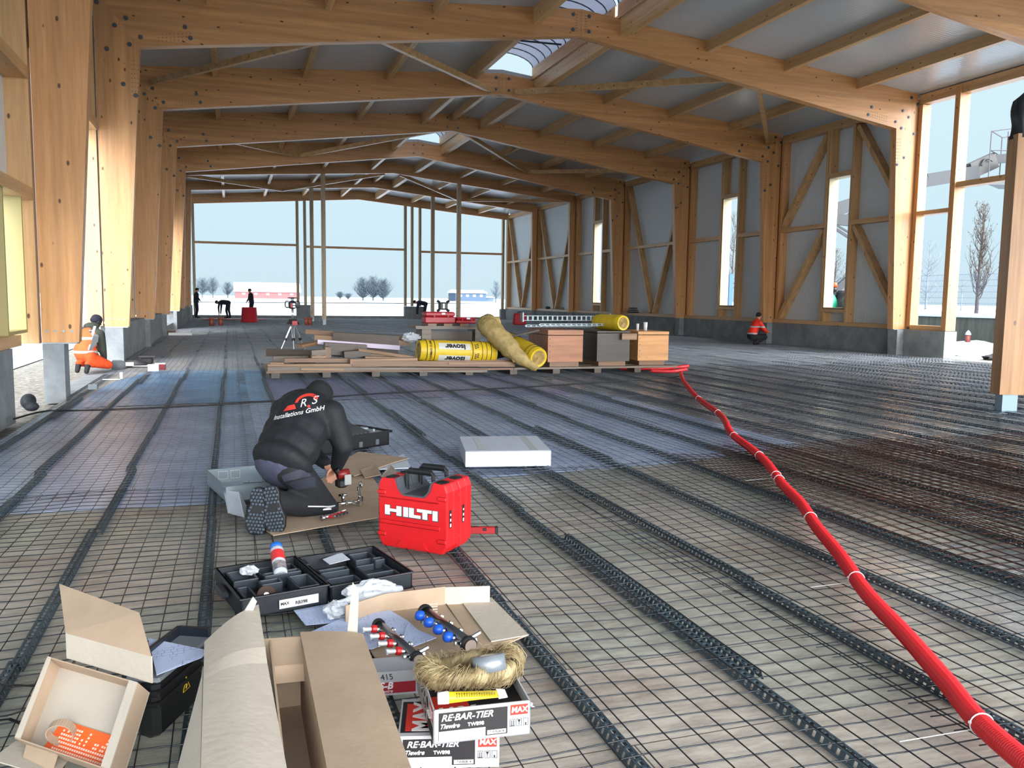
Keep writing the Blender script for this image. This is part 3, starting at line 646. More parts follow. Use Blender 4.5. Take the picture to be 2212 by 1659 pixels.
# ---- red tool cases
def tool_case(loc, rz, lab, depth, logo):
    t = thing('tool_case', lab, 'tool case', loc, rz, 'red tool cases standing back to back')
    out = [(.03, 0), (.42, 0), (.45, .045), (.45, .35), (.432, .395), (.355, .40), (.335, .345), (.305, .312), (.165, .312), (.135, .345), (.115, .40), (.018, .395), (0, .36), (0, .045)]
    b = MB(); b.prism(out, .0, depth*.47, 'y'); b.build('case_shell', RED, t, bevel=.008)
    b = MB(); b.prism(out, depth*.51, depth, 'y'); b.build('case_shell', RED, t, bevel=.008)
    b = MB(); b.prism([(x*.96+.009, z*.96+.008) for x, z in out], depth*.46, depth*.52, 'y'); b.build('seam', BLKM, t)
    b = MB()
    for z0, z1, x0, x1 in ((.135, .158, .012, .405), (.285, .29, .012, .40)): b.hexa([(x0, 0, z0), (x1, 0, z0), (x1, 0, z1), (x0, 0, z1)][:2]+[(x1, -.005, z0+.006), (x0, -.005, z0+.006)], [(x0, 0, z1), (x1, 0, z1), (x1, -.005, z1-.006), (x0, -.005, z1-.006)]) if False else b.bbox(((x0+x1)/2, -.001, (z0+z1)/2), (x1-x0, .008, z1-z0), .003)
    for x in (.012, .405):
        for z in (.075, .315): b.bbox((x+.012, -.002, z), (.056, .012, .022), .004)
    b.prism([(.12, 0.012), (.33, 0.012), (.30, .05), (.15, .05)], -.006, 0, 'y'); b.build('ribs', RED, t, bevel=.001)
    b = MB(); b.tube([(.150, depth*.5, .330), (.148, depth*.5, .425), (.16, depth*.5, .437), (.31, depth*.5, .437), (.322, depth*.5, .425), (.320, depth*.5, .330)], .012, 8)
    b.tube([(.165, depth*.5, .438), (.305, depth*.5, .438)], .018, 10); b.build('carry_handle', BLK, t)
    GR = mat('recess_grey', S(72, 76, 84), .5); pts = [(.118, .402), (.137, .344), (.167, .312), (.303, .312), (.333, .344), (.353, .402)]
    b = MB()
    for p, q in zip(pts, pts[1:]): b.beam((p[0], (depth)/2, p[1]), (q[0], depth/2, q[1]), depth+.008, .009, (0, 0, 1))
    b.build('handle_recess', GR, t)
    for x in (.068, .395):
        b = MB(); b.bbox((x, depth*.35, .392), (.055, depth*.5, .022), .005); b.tube([(x-.02, depth*.1, .397), (x+.02, depth*.1, .397)], .009, 8); b.build('latch', BLK, t)
    b = MB(); b.box((.4515, depth*.25, .2), (.003, .02, .10)); b.build('side_label', BLKM, t)
    text('TE 30', .016, TXW, t, Matrix.Translation((.4535, depth*.25, .2)) @ Matrix.Rotation(PI/2, 4, 'Z') @ Matrix.Rotation(PI/2, 4, 'X') @ Matrix.Rotation(PI/2, 4, 'Z'), 'label_lettering') if False else None
    b = MB()
    for i in range(3): b.box((.4532, depth*.25, .165+.03*i), (.001, .012, .018-.004*i))
    b.build('label_marks', TXW, t)
    if logo:
        # block lettering H I L T I
        X0, Z0, w, h = .045, .188, .345, .055; u = w/11.6
        L = []
        def r(x, z, dx, dz): L.append((x, z, dx, dz))
        r(0, 0, 1.1, 1); r(2.6, 0, 1.1, 1); r(1.1, .36, 1.5, .30)
        r(4.15, 0, 1.05, 1)
        r(5.4, 0, 1.05, 1); r(6.45, 0, 1.5, .32)
        r(7.15, .68, 3.2, .32); r(8.35, 0, 1.05, .68)
        r(10.55, 0, 1.05, 1)
        for nm, m, g, dd in (('logo_outline', mat('logo_grey', S(60, 62, 66), .6), .0035, .0012), ('logo', TXW, 0, .0024)):
            b = MB(); off = .002 if g else 0
            for x, z, dx, dz in L: b.b2(X0+x*u-g+off, X0+(x+dx)*u+g+off, -dd-.0, .0, Z0+z*h-g-off, Z0+(z+dz)*h+g-off)
            b.build(nm, m, t)
    return t
tool_case((.776, 4.693, .035), -.767, 'red power tool case with white block lettering, nearer of the standing pair', .135, True)
tool_case((.776+.695*.146, 4.693+.72*.146, .035), -.767, 'red power tool case standing directly behind the lettered red case', .135, False)
# ---- spirit level
t = thing('spirit_level', 'short red spirit level lying behind the red cases', 'spirit level', (1.26, 4.82, .03), -.29)
b = MB(); b.bbox((.12, 0, .022), (.25, .026, .042), .004); b.build('level_body', REDD, t); b = MB(); b.bbox((.25, 0, .022), (.02, .03, .046), .004); b.build('end_cap', BLK, t)
b = MB(); b.cyl((.17, -.014, .03), (.19, -.014, .03), .008, 8); b.box((.12, 0, .0435), (.04, .012, .003)); b.build('vial', mat('vial', S(30, 34, 36), .2), t)
# ---- open black case for the tying tool
t = thing('open_tool_case', 'opened black plastic tool case with moulded inside, lying flat', 'tool case', (.405, 3.83, .035), .235)
BC = mat('case_black', S(40, 45, 52), .42, noise=.35, nscale=4, bump=.1, bscale=20)
def tray(x0, x1, y0, y1, h, nm, blocks):
    b = MB(); w = .012
    b.b2(x0, x1, y0, y1, 0, .012)
    for a in ((x0, x1, y0, y0+w), (x0, x1, y1-w, y1), (x0, x0+w, y0, y1), (x1-w, x1, y0, y1)): b.b2(*a, 0, h)
    for a in ((x0-.008, x1+.008, y0-.008, y0+w), (x0-.008, x1+.008, y1-w, y1+.008), (x0-.008, x0+w, y0, y1), (x1-w, x1+.008, y0, y1)): b.b2(*a, h-.008, h)
    b.build(nm, BC, t, bevel=.003)
    b = MB()
    for a in blocks:
        # hollow moulded pocket: four thin walls and a recessed base
        X0, X1, Y0, Y1, H = a; q = .01
        b.b2(X0, X1, Y0, Y0+q, .01, H); b.b2(X0, X1, Y1-q, Y1, .01, H); b.b2(X0, X0+q, Y0, Y1, .01, H); b.b2(X1-q, X1, Y0, Y1, .01, H); b.b2(X0, X1, Y0, Y1, .01, H*.45)
    b.build('moulded_insert', mat('case_insert', S(56, 64, 74), .4, noise=.4, nscale=5), t, bevel=.003)
tray(-.40, -.006, 0, .49, .095, 'base_half', [(-.36, -.24, .30, .46, .075), (-.36, -.30, .06, .26, .06), (-.22, -.04, .28, .33, .085), (-.22, -.13, .36, .47, .07), (-.11, -.03, .36, .47, .07), (-.27, -.16, .03, .14, .05), (-.13, -.03, .04, .22, .088), (-.26, -.16, .18, .25, .08)])
tray(.006, .42, 0, .49, .085, 'lid_half', [(.04, .20, .05, .20, .05), (.22, .38, .04, .12, .07), (.24, .39, .15, .30, .055), (.05, .20, .26, .32, .06), (.26, .38, .34, .46, .07), (.34, .40, .28, .33, .075)])
b = MB(); b.b2(-.02, .02, .06, .14, .07, .092); b.b2(-.02, .02, .34, .42, .07, .092); b.tube([(0, .02, .085), (0, .47, .085)], .006, 6); b.build('hinge', BC, t)
b = MB(); b.bbox((-.425, .25, .06), (.04, .16, .03), .008); b.build('carry_handle', BC, t)
b = MB(); b.b2(-.235, -.055, -.010, -.0075, .022, .062); b.build('name_plate', TXW, t)
text('MAX', .018, TXB, t, up_frame((-.21, -.0105, .043), 0), 'plate_lettering', bold=.0006); text('RB398', .021, TXB, t, up_frame((-.135, -.0105, .038), 0), 'plate_lettering', bold=.0007)
LINEM = None
# ---- blue and white spray can resting in the case
a, c = Vector((0.203, 4.080, 0.108)), Vector((0.190, 4.275, 0.206)); ax = (c-a).normalized(); Lc = (c-a).length
t = thing('spray_can', 'spray can with blue cap leaning in the opened black case', 'spray can', a, 0, R=ax.to_track_quat('Z', 'Y').to_matrix())
b = MB(); b.smooth = True; b.lathe([(.020, .004), (.031, 0), (.033, .004), (.033, Lc*.78), (.031, Lc*.82)], 24); b.build('can_body', mat('can_paint', S(206, 214, 226), .3, .3), t)
b = MB(); b.smooth = True; b.lathe([(.0305, Lc*.82), (.030, Lc*.95), (.020, Lc)], 20); b.build('cap', mat('can_blue', S(24, 96, 190), .35), t)
b = MB(); b.lathe([(.0334, Lc*.42), (.0334, Lc*.70)], 24); b.build('red_band', mat('can_red', S(196, 48, 50), .4), t); b = MB(); b.lathe([(.0336, Lc*.10), (.0336, Lc*.34)], 24); b.build('picture_band', mat('can_tan', S(160, 150, 140), .4, noise=.6, nscale=60, col2=S(90, 90, 110)), t)
# cutting disc, leaflet, scrap of bag in the case
t = (0.128, 3.875, 0.090)
b = MB(Matrix.Translation(t) @ Matrix.Rotation(1.2, 4, 'X')); b.cyl((0, 0, 0), (0, 0, .003), .042, 24); b.cur = 1; b.cyl((0, 0, -.001), (0, 0, .004), .012, 12)
tag(b.build('cutting_disc', [mat('disc_brown', S(60, 44, 36), .8), STEEL]), 'small brown cutting disc propped in the opened black case', 'cutting disc')
PAPER = mat('paper', S(214, 224, 244), .7)
def drawing_paper(name='drawing'):
    m = mat(name, S(206, 218, 244), .7); n = m.node_tree; b = n.nodes['Principled BSDF']; N = n.nodes.new; L = n.links.new
    tc = N('ShaderNodeTexCoord'); br = N('ShaderNodeTexBrick'); br.inputs['Scale'].default_value = 1; br.inputs['Brick Width'].default_value = .034; br.inputs['Row Height'].default_value = .019; br.inputs['Mortar Size'].default_value = .0007
    br.inputs['Color1'].default_value = br.inputs['Color2'].default_value = S(186, 200, 232); br.inputs['Mortar'].default_value = S(96, 108, 156); br.offset = .37; br.squash = .6
    L(tc.outputs['Object'], br.inputs[0]); nz = N('ShaderNodeTexNoise'); nz.inputs['Scale'].default_value = 14; L(tc.outputs['Object'], nz.inputs[0]); g = N('ShaderNodeMapRange'); g.inputs[1].default_value = .46; g.inputs[2].default_value = .56; L(nz.outputs[0], g.inputs[0]); mx = N('ShaderNodeMix'); mx.data_type = 'RGBA'; L(g.outputs[0], mx.inputs[0]); mx.inputs[6].default_value = S(186, 200, 232); L(br.outputs[0], mx.inputs[7]); L(mx.outputs[2], b.inputs['Base Color']); return m
DRAW = drawing_paper()
def sheet_poly(name, pts, m, lab, cat, th=.002, parent=None, group=None):
    """thin flat piece with a free outline (points in order)"""
    b = MB(); n = len(pts); P = [Vector(p) for p in pts]; nn = (P[1]-P[0]).cross(P[2]-P[1]).normalized()
    if nn.z < 0: P.reverse(); nn = -nn
    b.add(P+[p-nn*th for p in P], [tuple(range(n)), tuple(range(2*n-1, n-1, -1))]+[(i, n+i, n+(i+1) % n, (i+1) % n) for i in range(n)])
    o = b.build(name, m, parent)
    if lab and parent is None: tag(o, lab, cat, group)
    elif lab: o['label'] = lab
    return o
sheet_poly('leaflet', [(0.421, 4.290, 0.105), (0.526, 4.360, 0.112), (0.555, 4.251, 0.105), (0.448, 4.212, 0.100)], WCARD, 'white instruction leaflet in the lid of the opened black case', 'leaflet')
# ---- papers with plans
sheet_poly('plan_sheet', [(0.226, 3.876, 0.036), (0.550, 3.907, 0.036), (0.516, 3.712, 0.036), (0.459, 3.591, 0.036), (0.278, 3.601, 0.036)], DRAW, 'plan paper sticking out from under the black open case', 'paper')
sheet_poly('plan_sheet', [(0.283, 3.475, 0.052), (0.447, 3.608, 0.052), (0.649, 3.629, 0.052), (0.701, 3.488, 0.052), (0.725, 3.364, 0.052), (0.504, 3.234, 0.052), (0.329, 3.333, 0.052)], DRAW, 'large plan paper under the manifold with red valves', 'paper')
sheet_poly('plan_sheet', [(0.684, 3.424, 0.058), (0.776, 3.257, 0.058), (0.667, 3.198, 0.058), (0.631, 3.257, 0.058)], DRAW, 'smaller plan paper between the two pipe manifolds', 'paper')
# ---- crumpled bag
BAG = mat('clear_bag', S(226, 232, 240), .25, alpha=.62, bump=.8, bscale=30)
rb = random.Random(3)
def crumple(c, rx, ry, rz, seed, nu=22, nv=12, amp=.25):
    r_ = random.Random(seed); ph = [r_.uniform(0, 6.28) for _ in range(8)]
    def fn(u, v):
        a, p = 2*PI*u, PI*v; k = 1+amp*(math.sin(3*a+ph[0]+4*p)*.4+math.sin(7*a+ph[1]-3*p)*.3+math.sin(11*p+ph[2]+2*a)*.3)
        return (c[0]+rx*k*math.sin(p)*math.cos(a), c[1]+ry*k*math.sin(p)*math.sin(a), c[2]+rz*k*math.cos(p))
    return fn
t = (0.608, 3.759, 0.000)
b = MB(); b.grid(crumple((t[0]-.02, t[1]-.02, .10), .13, .07, .055, 1), 26, 14); b.grid(crumple((t[0]-.19, t[1]-.12, .075), .06, .06, .035, 2), 20, 10)
b.tube([(t[0]-.11, t[1]-.06, .09), (t[0]-.15, t[1]-.09, .10), (t[0]-.17, t[1]-.10, .085)], [.03, .012, .03], 10)
tag(b.build('plastic_bag', BAG), 'crumpled clear plastic bag tied with a knot, on the papers', 'plastic bag')
b = MB(); q = Vector((0.058, 4.163, 0.120)); b.grid(crumple(tuple(q), .045, .035, .022, 21), 14, 8); tag(b.build('film_scrap', BAG), 'small scrap of clear film in the left half of the black case', 'plastic scrap')
# ---- flat opened carton with the manifolds
t = thing('opened_carton', 'flattened cardboard carton with a low standing back edge under the manifolds', 'carton')
sheet_poly('carton_base', [(0.408, 3.448, 0.040), (0.453, 3.605, 0.040), (0.627, 3.645, 0.040), (0.909, 3.663, 0.040), (1.145, 3.689, 0.040), (1.166, 3.222, 0.040), (0.852, 3.054, 0.040), (0.649, 3.050, 0.040), (0.510, 3.179, 0.040), (0.502, 3.272, 0.040)], CARD, None, None, .005, t)
def upright(name, p0, p1, h, m, parent, th=.004, lean=0):
    p0, p1 = Vector(p0), Vector(p1); d = (p1-p0).normalized(); n = Vector((d.y, -d.x, 0)); u = Vector((0, 0, h))+n*lean
    b = MB(); b.add([p0, p1, p1+u, p0+u, p0-n*th, p1-n*th, p1-n*th+u, p0-n*th+u], [(0, 1, 2, 3), (7, 6, 5, 4), (0, 4, 5, 1), (1, 5, 6, 2), (2, 6, 7, 3), (3, 7, 4, 0)])
    return b.build(name, m, parent)
upright('carton_wall', (0.443, 3.542, 0.040), (0.633, 3.643, 0.040), .085, CARD, t); upright('carton_wall', (0.633, 3.643, 0.040), (0.910, 3.657, 0.040), .085, CARD, t); upright('carton_wall', (0.910, 3.657, 0.040), (1.114, 3.616, 0.040), .082, CARDP, t)
sheet_poly('carton_flap', [(0.990, 3.635, 0.046), (1.139, 3.667, 0.046), (1.157, 3.204, 0.046), (0.989, 3.184, 0.046)], CARDP, None, None, .004, t)
b = MB(); q = Vector((0.805, 3.460, 0.128))
for i in range(7): b.cyl(q+Vector((-.018, -.012, -.012*i)), q+Vector((.02, -.012, -.012*i)), .003, 5)
b.build('corrugated_scrap', CARDP, t)
# ---- pipe manifolds
def manifold(a, c, lab, knob, r, n, colr, side):
    a, c = Vector(a), Vector(c); L = (c-a).length; d = (c-a).normalized(); z = Vector((0, 0, 1)); s = d.cross(z).normalized(); u = s.cross(d)
    t = thing('pipe_manifold', lab, 'pipe manifold', a, 0, 'heating pipe manifolds on the carton', R=Matrix((d, s, u)).transposed())
    b = MB(); b.smooth = True; b.cyl((0, 0, 0), (L, 0, 0), r, 20); b.build('manifold_pipe', mat('manifold_steel', S(120, 122, 126), .22, .95), t)
    for x in (.0, L): b = MB(); b.smooth = True; b.cyl((x-.008, 0, 0), (x+.010, 0, 0), r*1.28, 20); b.build('seal_ring', BLK, t); 
    b = MB(); b.cyl((L+.010, 0, 0), (L+.022, 0, 0), r*.95, 16); b.build('end_cap', mat('brass_dull', S(150, 138, 128), .35, .9), t)
    km = mat('knob_'+knob, colr, .4)
    for i in range(n):
        x = L*(.16+.66*i/(n-1)) if n > 1 else L/2
        b = MB()
        b.cyl((x, side*r*.8, .004), (x, side*(r+.016), .008), .009, 10); b.build('valve_neck', CHROME, t)
        b = MB(); b.smooth = knob == 'blue'
        if knob == 'blue': b.lathe([(.012, 0), (.021, .004), (.022, .022), (.016, .034), (.006, .038)], 8, Matrix.Translation((x, side*(r+.010), .010)) @ Matrix.Rotation(-side*PI/2+.25*side, 4, 'X'))
        else: b.lathe([(.010, 0), (.016, .002), (.016, .020), (.011, .024)], 10, Matrix.Translation((x, side*(r+.010), .008)) @ Matrix.Rotation(-side*PI/2+.2*side, 4, 'X'))
        b.build('valve_knob', km, t)
        if knob == 'red': b = MB(); b.cyl((x, side*(r+.032), .012), (x, side*(r+.066), .016), .009, 10); b.cyl((x, side*(r+.062), .016), (x, side*(r+.070), .016), .012, 6); b.build('flow_gauge', mat('gauge_clear', S(205, 208, 214), .15, .3), t)
        b = MB(); b.cyl((x+.012, -side*r*.8, -.004), (x+.012, -side*(r+.022), -.004), .008, 8); b.cyl((x+.012, -side*(r+.010), -.004), (x+.012, -side*(r+.016), -.004), .0115, 6); b.build('pipe_outlet', CHROME, t)
    b = MB(); b.cyl((L*.93, side*r*.7, 0), (L*.93, side*(r+.022), .004), .012, 10); b.cyl((L*.93, -side*r*.7, 0), (L*.93, -side*(r+.02), .0), .012, 8); b.cyl((L*.97, -side*r*.4, r*.6), (L*.99, -side*(r+.028), r+.010), .009, 8); b.build('vent_valve', CHROME, t)
    b = MB(); b.box((L*.96, 0, -r-.008), (.02, .05, .012)); b.box((L*.04, 0, -r-.008), (.02, .05, .012)); b.build('bracket', GALV, t)
    return t
manifold((0.553, 3.353, 0.100), (0.622, 2.924, 0.130), 'steel pipe manifold with four red valve knobs', 'red', .021, 4, S(190, 24, 30), -1)
manifold((0.768, 3.440, 0.100), (0.847, 3.024, 0.115), 'steel pipe manifold with four blue knobs', 'blue', .026, 4, S(20, 84, 196), -1)
# ---- tying wire cartons
BOXW = mat('box_white', S(184, 188, 194), .55, noise=.1, nscale=5); BOXK = mat('box_black', S(30, 28, 32), .5); BOXR = mat('box_red', S(206, 50, 38), .5)
def wire_box(loc, rz, w, d, h, lab, open_top, extra=0):
    t = thing('wire_carton', lab, 'carton', loc, rz, 'tying wire cartons')
    b = MB(); q = .004
    if open_top:
        b.b2(0, w, 0, d, 0, q)
        for a in ((0, w, 0, q), (0, w, d-q, d), (0, q, 0, d), (w-q, w, 0, d)): b.b2(*a, 0, h)
    else: b.b2(0, w, 0, d, 0, h)
    b.build('carton_body', BOXW, t)
    # front print
    b = MB(); b.b2(.015, w*.76, -.0008, 0, h*.10, h*.90); b.build('front_print', BOXK, t)
    b = MB(); b.b2(.016, w*.53, -.0014, 0, h*.05, h*.36); b.build('blank_label', mat('label_grey', S(200, 204, 208), .6), t)
    text('RE\u00b7BAR-TIER', h*.265, TXW, t, up_frame((w*.34, -.0016, h*.74), 0), 'front_lettering', shear=.3, bold=.0005, sx=1.02)
    text('Tiewire', h*.19, TXW, t, up_frame((w*.16, -.0016, h*.50), 0), 'front_lettering', shear=.35, bold=.0004, sx=.95); text('TW898', h*.15, TXW, t, up_frame((w*.43, -.0016, h*.49), 0), 'front_lettering', bold=.0004)
    b = MB(); b.b2(w*.55, w*.745, -.0014, 0, h*.13, h*.25); b.build('code_frame', TXW, t); text('TWB0814', h*.10, TXB, t, up_frame((w*.65, -.002, h*.19), 0), 'code_lettering')
    b = MB(); b.b2(w*.79, w*.975, -.0012, 0, h*.62, h*.92); b.build('logo_field', BOXR, t); 
    text('MAX', h*.23, TXW, t, up_frame((w*.882, -.0022, h*.77), 0), 'logo_lettering', bold=.0007, shear=.1, sx=.95)
    for i in range(3):
        x0 = w*(.785+.07*i); b = MB(); z0, z1 = h*.28, h*.50; x1 = x0+w*.055
        b.b2(x0, x1, -.001, 0, z0, z0+.001); b.b2(x0, x1, -.001, 0, z1-.001, z1); b.b2(x0, x0+.001, -.001, 0, z0, z1); b.b2(x1-.001, x1, -.001, 0, z0, z1)
        xm = (x0+x1)/2
        if i == 0: b.b2(xm-.004, xm-.002, -.001, 0, z0+.003, z1-.004); b.b2(xm+.002, xm+.004, -.001, 0, z0+.003, z1-.004); b.b2(x0+.002, x1-.002, -.001, 0, z0+.002, z0+.0035)
        elif i == 1: b.prism([(xm-.005, z1-.003), (xm+.005, z1-.003), (xm+.001, (z0+z1)/2), (xm-.001, (z0+z1)/2)], -.001, 0, 'y'); b.b2(xm-.0008, xm+.0008, -.001, 0, z0+.003, (z0+z1)/2)
        else: b.b2(xm-.002, xm+.002, -.001, 0, z0+.002, z0+.009)
        b.build('care_symbol', TXB, t)
    # left side print
    S_ = lambda y, z: Matrix.Translation((-.0012, y, z)) @ Matrix.Rotation(-PI/2, 4, 'Z') @ Matrix.Rotation(PI/2, 4, 'X')
    b = MB(); b.b2(-.0008, 0, .012, .075, h*.58, h*.92); b.build('side_logo_field', BOXR, t); text('MAX', h*.27, TXW, t, S_(.043, h*.75), 'side_lettering', bold=.001, sx=.8)
    b = MB()
    for i in range(22): b.b2(-.0008, 0, .012+.005*i, .012+.005*i+(.0035 if i % 3 else .0018), h*.06, h*.42)
    b.build('bar_code', TXB, t)
    b = MB(); b.cyl((0, .125, h*.68), (-.001, .125, h*.68), h*.16, 20); b.build('round_mark', TXB, t)
    for s, y, z in (('G', .24, .86), ('B', .235, .55), ('A', .20, .80), ('S', .178, .68), ('L', .20, .34), ('Y', .165, .38), ('T', .16, .14)):
        text(s, h*.22, TXB, t, S_(y, h*z), 'side_lettering', bold=.0006)
    # top print
    if open_top:
        z = h*.62
        b = MB(); b.b2(q, w-q, q, d-q, z-.004, z); b.build('inner_board', BOXK, t)
        b = MB(); b.b2(.01, w*.42, .01, d*.45, z, z+.0008); b.build('inner_logo_field', BOXR, t)
        text('MAX', .07, TXW, t, Matrix.Translation((w*.22, .055, z+.0014)), 'inner_lettering', bold=.003)
        text('RE\u00b7BAR-TIER', .042, TXW, t, Matrix.Translation((w*.68, .045, z+.0014)), 'inner_lettering', shear=.3, bold=.001)
    else:
        b = MB(); b.b2(.006, w-.006, .02, d-.02, h, h+.0008); b.build('top_print', BOXK, t)
        b = MB(); b.b2(.02, .13, .03, .20, h+.0008, h+.0016); b.build('top_logo_field', BOXR, t)
        text('MAX', .085, TXW, t, Matrix.Translation((.075, .115, h+.002)) @ Matrix.Rotation(PI/2, 4, 'Z'), 'top_lettering', bold=.003)
    return t
wire_box((.449, 2.378, .035), -.245, .305, .235, .105, 'white and black wire carton under the open one, cut off by the lower edge', False)
wire_box((.538, 2.292, .145), -.078, .293, .36, .105, 'open white and black wire carton holding hemp and tape, topmost of the stack', True)
t = thing('wire_carton', 'dark red and grey carton behind the wire cartons, half hidden by the big flap', 'carton', (0.451, 2.854, 0.040), -.12, 'tying wire cartons')
b = MB(); b.b2(0, .16, 0, .12, 0, .088); b.build('carton_body', mat('box_grey', S(168, 170, 176), .5), t)
b = MB(); b.b2(.01, .15, -.001, 0, .008, .048); b.build('red_band', mat('box_darkred', S(146, 26, 40), .5), t); text('S-B', .035, TXW, t, up_frame((.045, -.0016, .036), 0), 'band_lettering', bold=.001, shear=.2); text('wire', .018, TXW, t, up_frame((.052, -.0016, .016), 0), 'band_lettering', shear=.3); text('415', .03, TXB, t, up_frame((.05, -.001, .068), 0), 'hand_lettering', shear=-.2)
# hemp, tape, tube
HEMP = mat('hemp', S(176, 160, 122), .9, noise=.45, nscale=3, stretch=(4, 4, 12), col2=S(112, 94, 62))
hc = Vector((.695, 2.455, .283)); rh = random.Random(11)
t = thing('hemp_bundle', 'thick loose ring of blond sealing hemp on the open carton', 'hemp', hc)
b = MB(); b.smooth = True
def hp(a): return Vector((.135*math.cos(a)+.02*math.sin(2*a), .072*math.sin(a), .006*math.sin(3*a)))
b.tube([hp(2*PI*i/40) for i in range(41)], [.026+.007*math.sin(i*.9)+.004*math.sin(i*2.3) for i in range(41)], 12, cap=False); b.build('hemp_core', HEMP, t)
b = MB()
for i in range(620):
    a0 = rh.uniform(0, 2*PI); L_ = rh.uniform(.3, .9); tw = rh.uniform(0, 6.28); k = rh.uniform(2, 4.5); pts = []; rr = rh.uniform(.024, .038)*(1.25 if abs(math.cos(a0)) > .8 and math.cos(a0) > 0 else 1)
    for j in range(6):
        a = a0+L_*j/5; p = hp(a); n = Vector((math.cos(a), math.sin(a), 0)); w_ = tw+k*j/5*1.2; fly = rr*(1+.35*max(0, rh.uniform(-1.4, 1)))
        pts.append(p+n*math.cos(w_)*fly+Vector((0, 0, 1))*math.sin(w_)*fly)
    b.tube(pts, .0007, 3, cap=False)
b.build('hemp_fibres', HEMP, t)
t = thing('duct_tape_roll', 'roll of silver duct tape lying on the hemp', 'tape roll', (.745, 2.405, .293)); t.rotation_euler = (-.36, -.06, 0)
b = MB(); b.smooth = True; b.lathe([(.030, 0), (.052, 0), (.052, .048), (.030, .048), (.030, 0)], 36, cap=False); b.build('tape_winding', mat('duct_tape', S(150, 160, 170), .35, .5, noise=.15, nscale=40, stretch=(1, 1, 30)), t)
b = MB(); b.lathe([(.027, .001), (.0305, .001), (.0305, .049), (.027, .049), (.027, .001)], 30, cap=False); b.build('card_core', CARDP, t)
t = thing('paste_tube', 'yellow paste tube with white cap on the open carton', 'paste tube', (.553, 2.305, .262), -.13)
b = MB(); b.smooth = True
def tb(u, v): a = 2*PI*u; k = 1-.75*v; return (.03+.15*v, (.017+.006*v)*math.cos(a), .017+(.017*k)*math.sin(a)-.0*v)
b.grid(tb, 20, 8); b.build('tube_body', mat('tube_yellow', S(232, 206, 34), .4), t)
b = MB(); b.smooth = True; b.cyl((0, 0, .017), (.032, 0, .017), .018, 20); b.build('screw_cap', WHITE, t)
b = MB(); b.hexa([(.178, -.024, .0125), (.205, -.024, .015), (.205, .024, .015), (.178, .024, .0125)], [(.178, -.024, .0215), (.205, -.024, .0175), (.205, .024, .0175), (.178, .024, .0215)]); b.build('tube_crimp', WHITE, t)
b = MB()
for i in range(16):
    x = .055+.0075*i; b.box((x, -.0165, .026), (.0025, .001, .009+.004*((i*7) % 3))); b.box((x, -.0125, .0325-.00045*i), (.003, .008, .001))
b.build('tube_print', mat('olive_print', S(112, 98, 20), .5), t)
# ---- big open carton with long flaps (lower middle)
t = thing('big_carton', 'large opened cardboard carton with long splayed flaps, lower middle', 'carton')
L1, L2 = Vector((.075, 2.98, .30)), Vector((.115, 1.80, .30)); R1, R2 = Vector((.205, 2.83, .30)), Vector((.20, 1.80, .30))
def fl(name, pts, m, th=.004): return sheet_poly(name, pts, m, None, None, th, t)
b = MB()
def bend(u, v):   # left flap: rises from the box edge and curls outwards
    p0 = L1*(1-v)+L2*v; e = Vector((-.103, 2.80, .33))*(1-v)+Vector((-.085, 1.8, .34))*v
    p = p0*(1-u)+e*u; tipx = 0
    if v < .25: p = p+Vector((0, .16*(1-u)*(1-v/.25)**1.3, .015*(1-u)))
    return p+Vector((0, 0, .018*math.sin(PI*u)))
b.grid(bend, 10, 14, .004); b.build('long_flap', CARDP, t)
fl('outer_side', [(-.103, 2.62, .326), (-.086, 1.8, .336), (-.24, 1.8, .05), (-.15, 2.25, .05)], CARDP)
b = MB()
def bend2(u, v):
    p0 = Vector((.203, 2.86, .30))*(1-v)+Vector((.20, 1.8, .30))*v; e = Vector((.408, 2.80, .295))*(1-v)+Vector((.395, 1.8, .30))*v
    return p0*(1-u)+e*u+Vector((0, 0, .006*math.sin(PI*u)))
b.grid(bend2, 8, 10, .004); b.build('long_flap', CARD, t)
b = MB(); b.b2(.20, .206, 1.75, 2.83, .04, .298); b.b2(.10, .106, 1.75, 2.86, .04, .298); b.b2(.05, .25, 2.86, 2.866, .04, .29); b.b2(.10, .206, 1.75, 2.86, .036, .042); b.b2(.206, .40, 2.62, 2.626, .04, .28); b.b2(.395, .401, 1.75, 2.62, .04, .28); b.build('carton_walls', CARD, t)
fl('short_flap', [(0.071, 2.849, 0.300), (0.210, 2.828, 0.300), (0.209, 2.681, 0.270), (0.098, 2.686, 0.270)], CARD); fl('short_flap', [(0.098, 2.693, 0.270), (0.211, 2.688, 0.270), (0.215, 2.659, 0.220), (0.106, 2.665, 0.220)], CARD)
fl('upright_strip', [(.003, 3.03, .30), (.043, 3.05, .30), (.068, 3.07, .352), (.055, 3.06, .374)], CARDP); fl('upright_strip', [(.359, 2.838, .28), (.393, 2.828, .28), (.398, 2.82, .445), (.378, 2.828, .474)], CARDP)
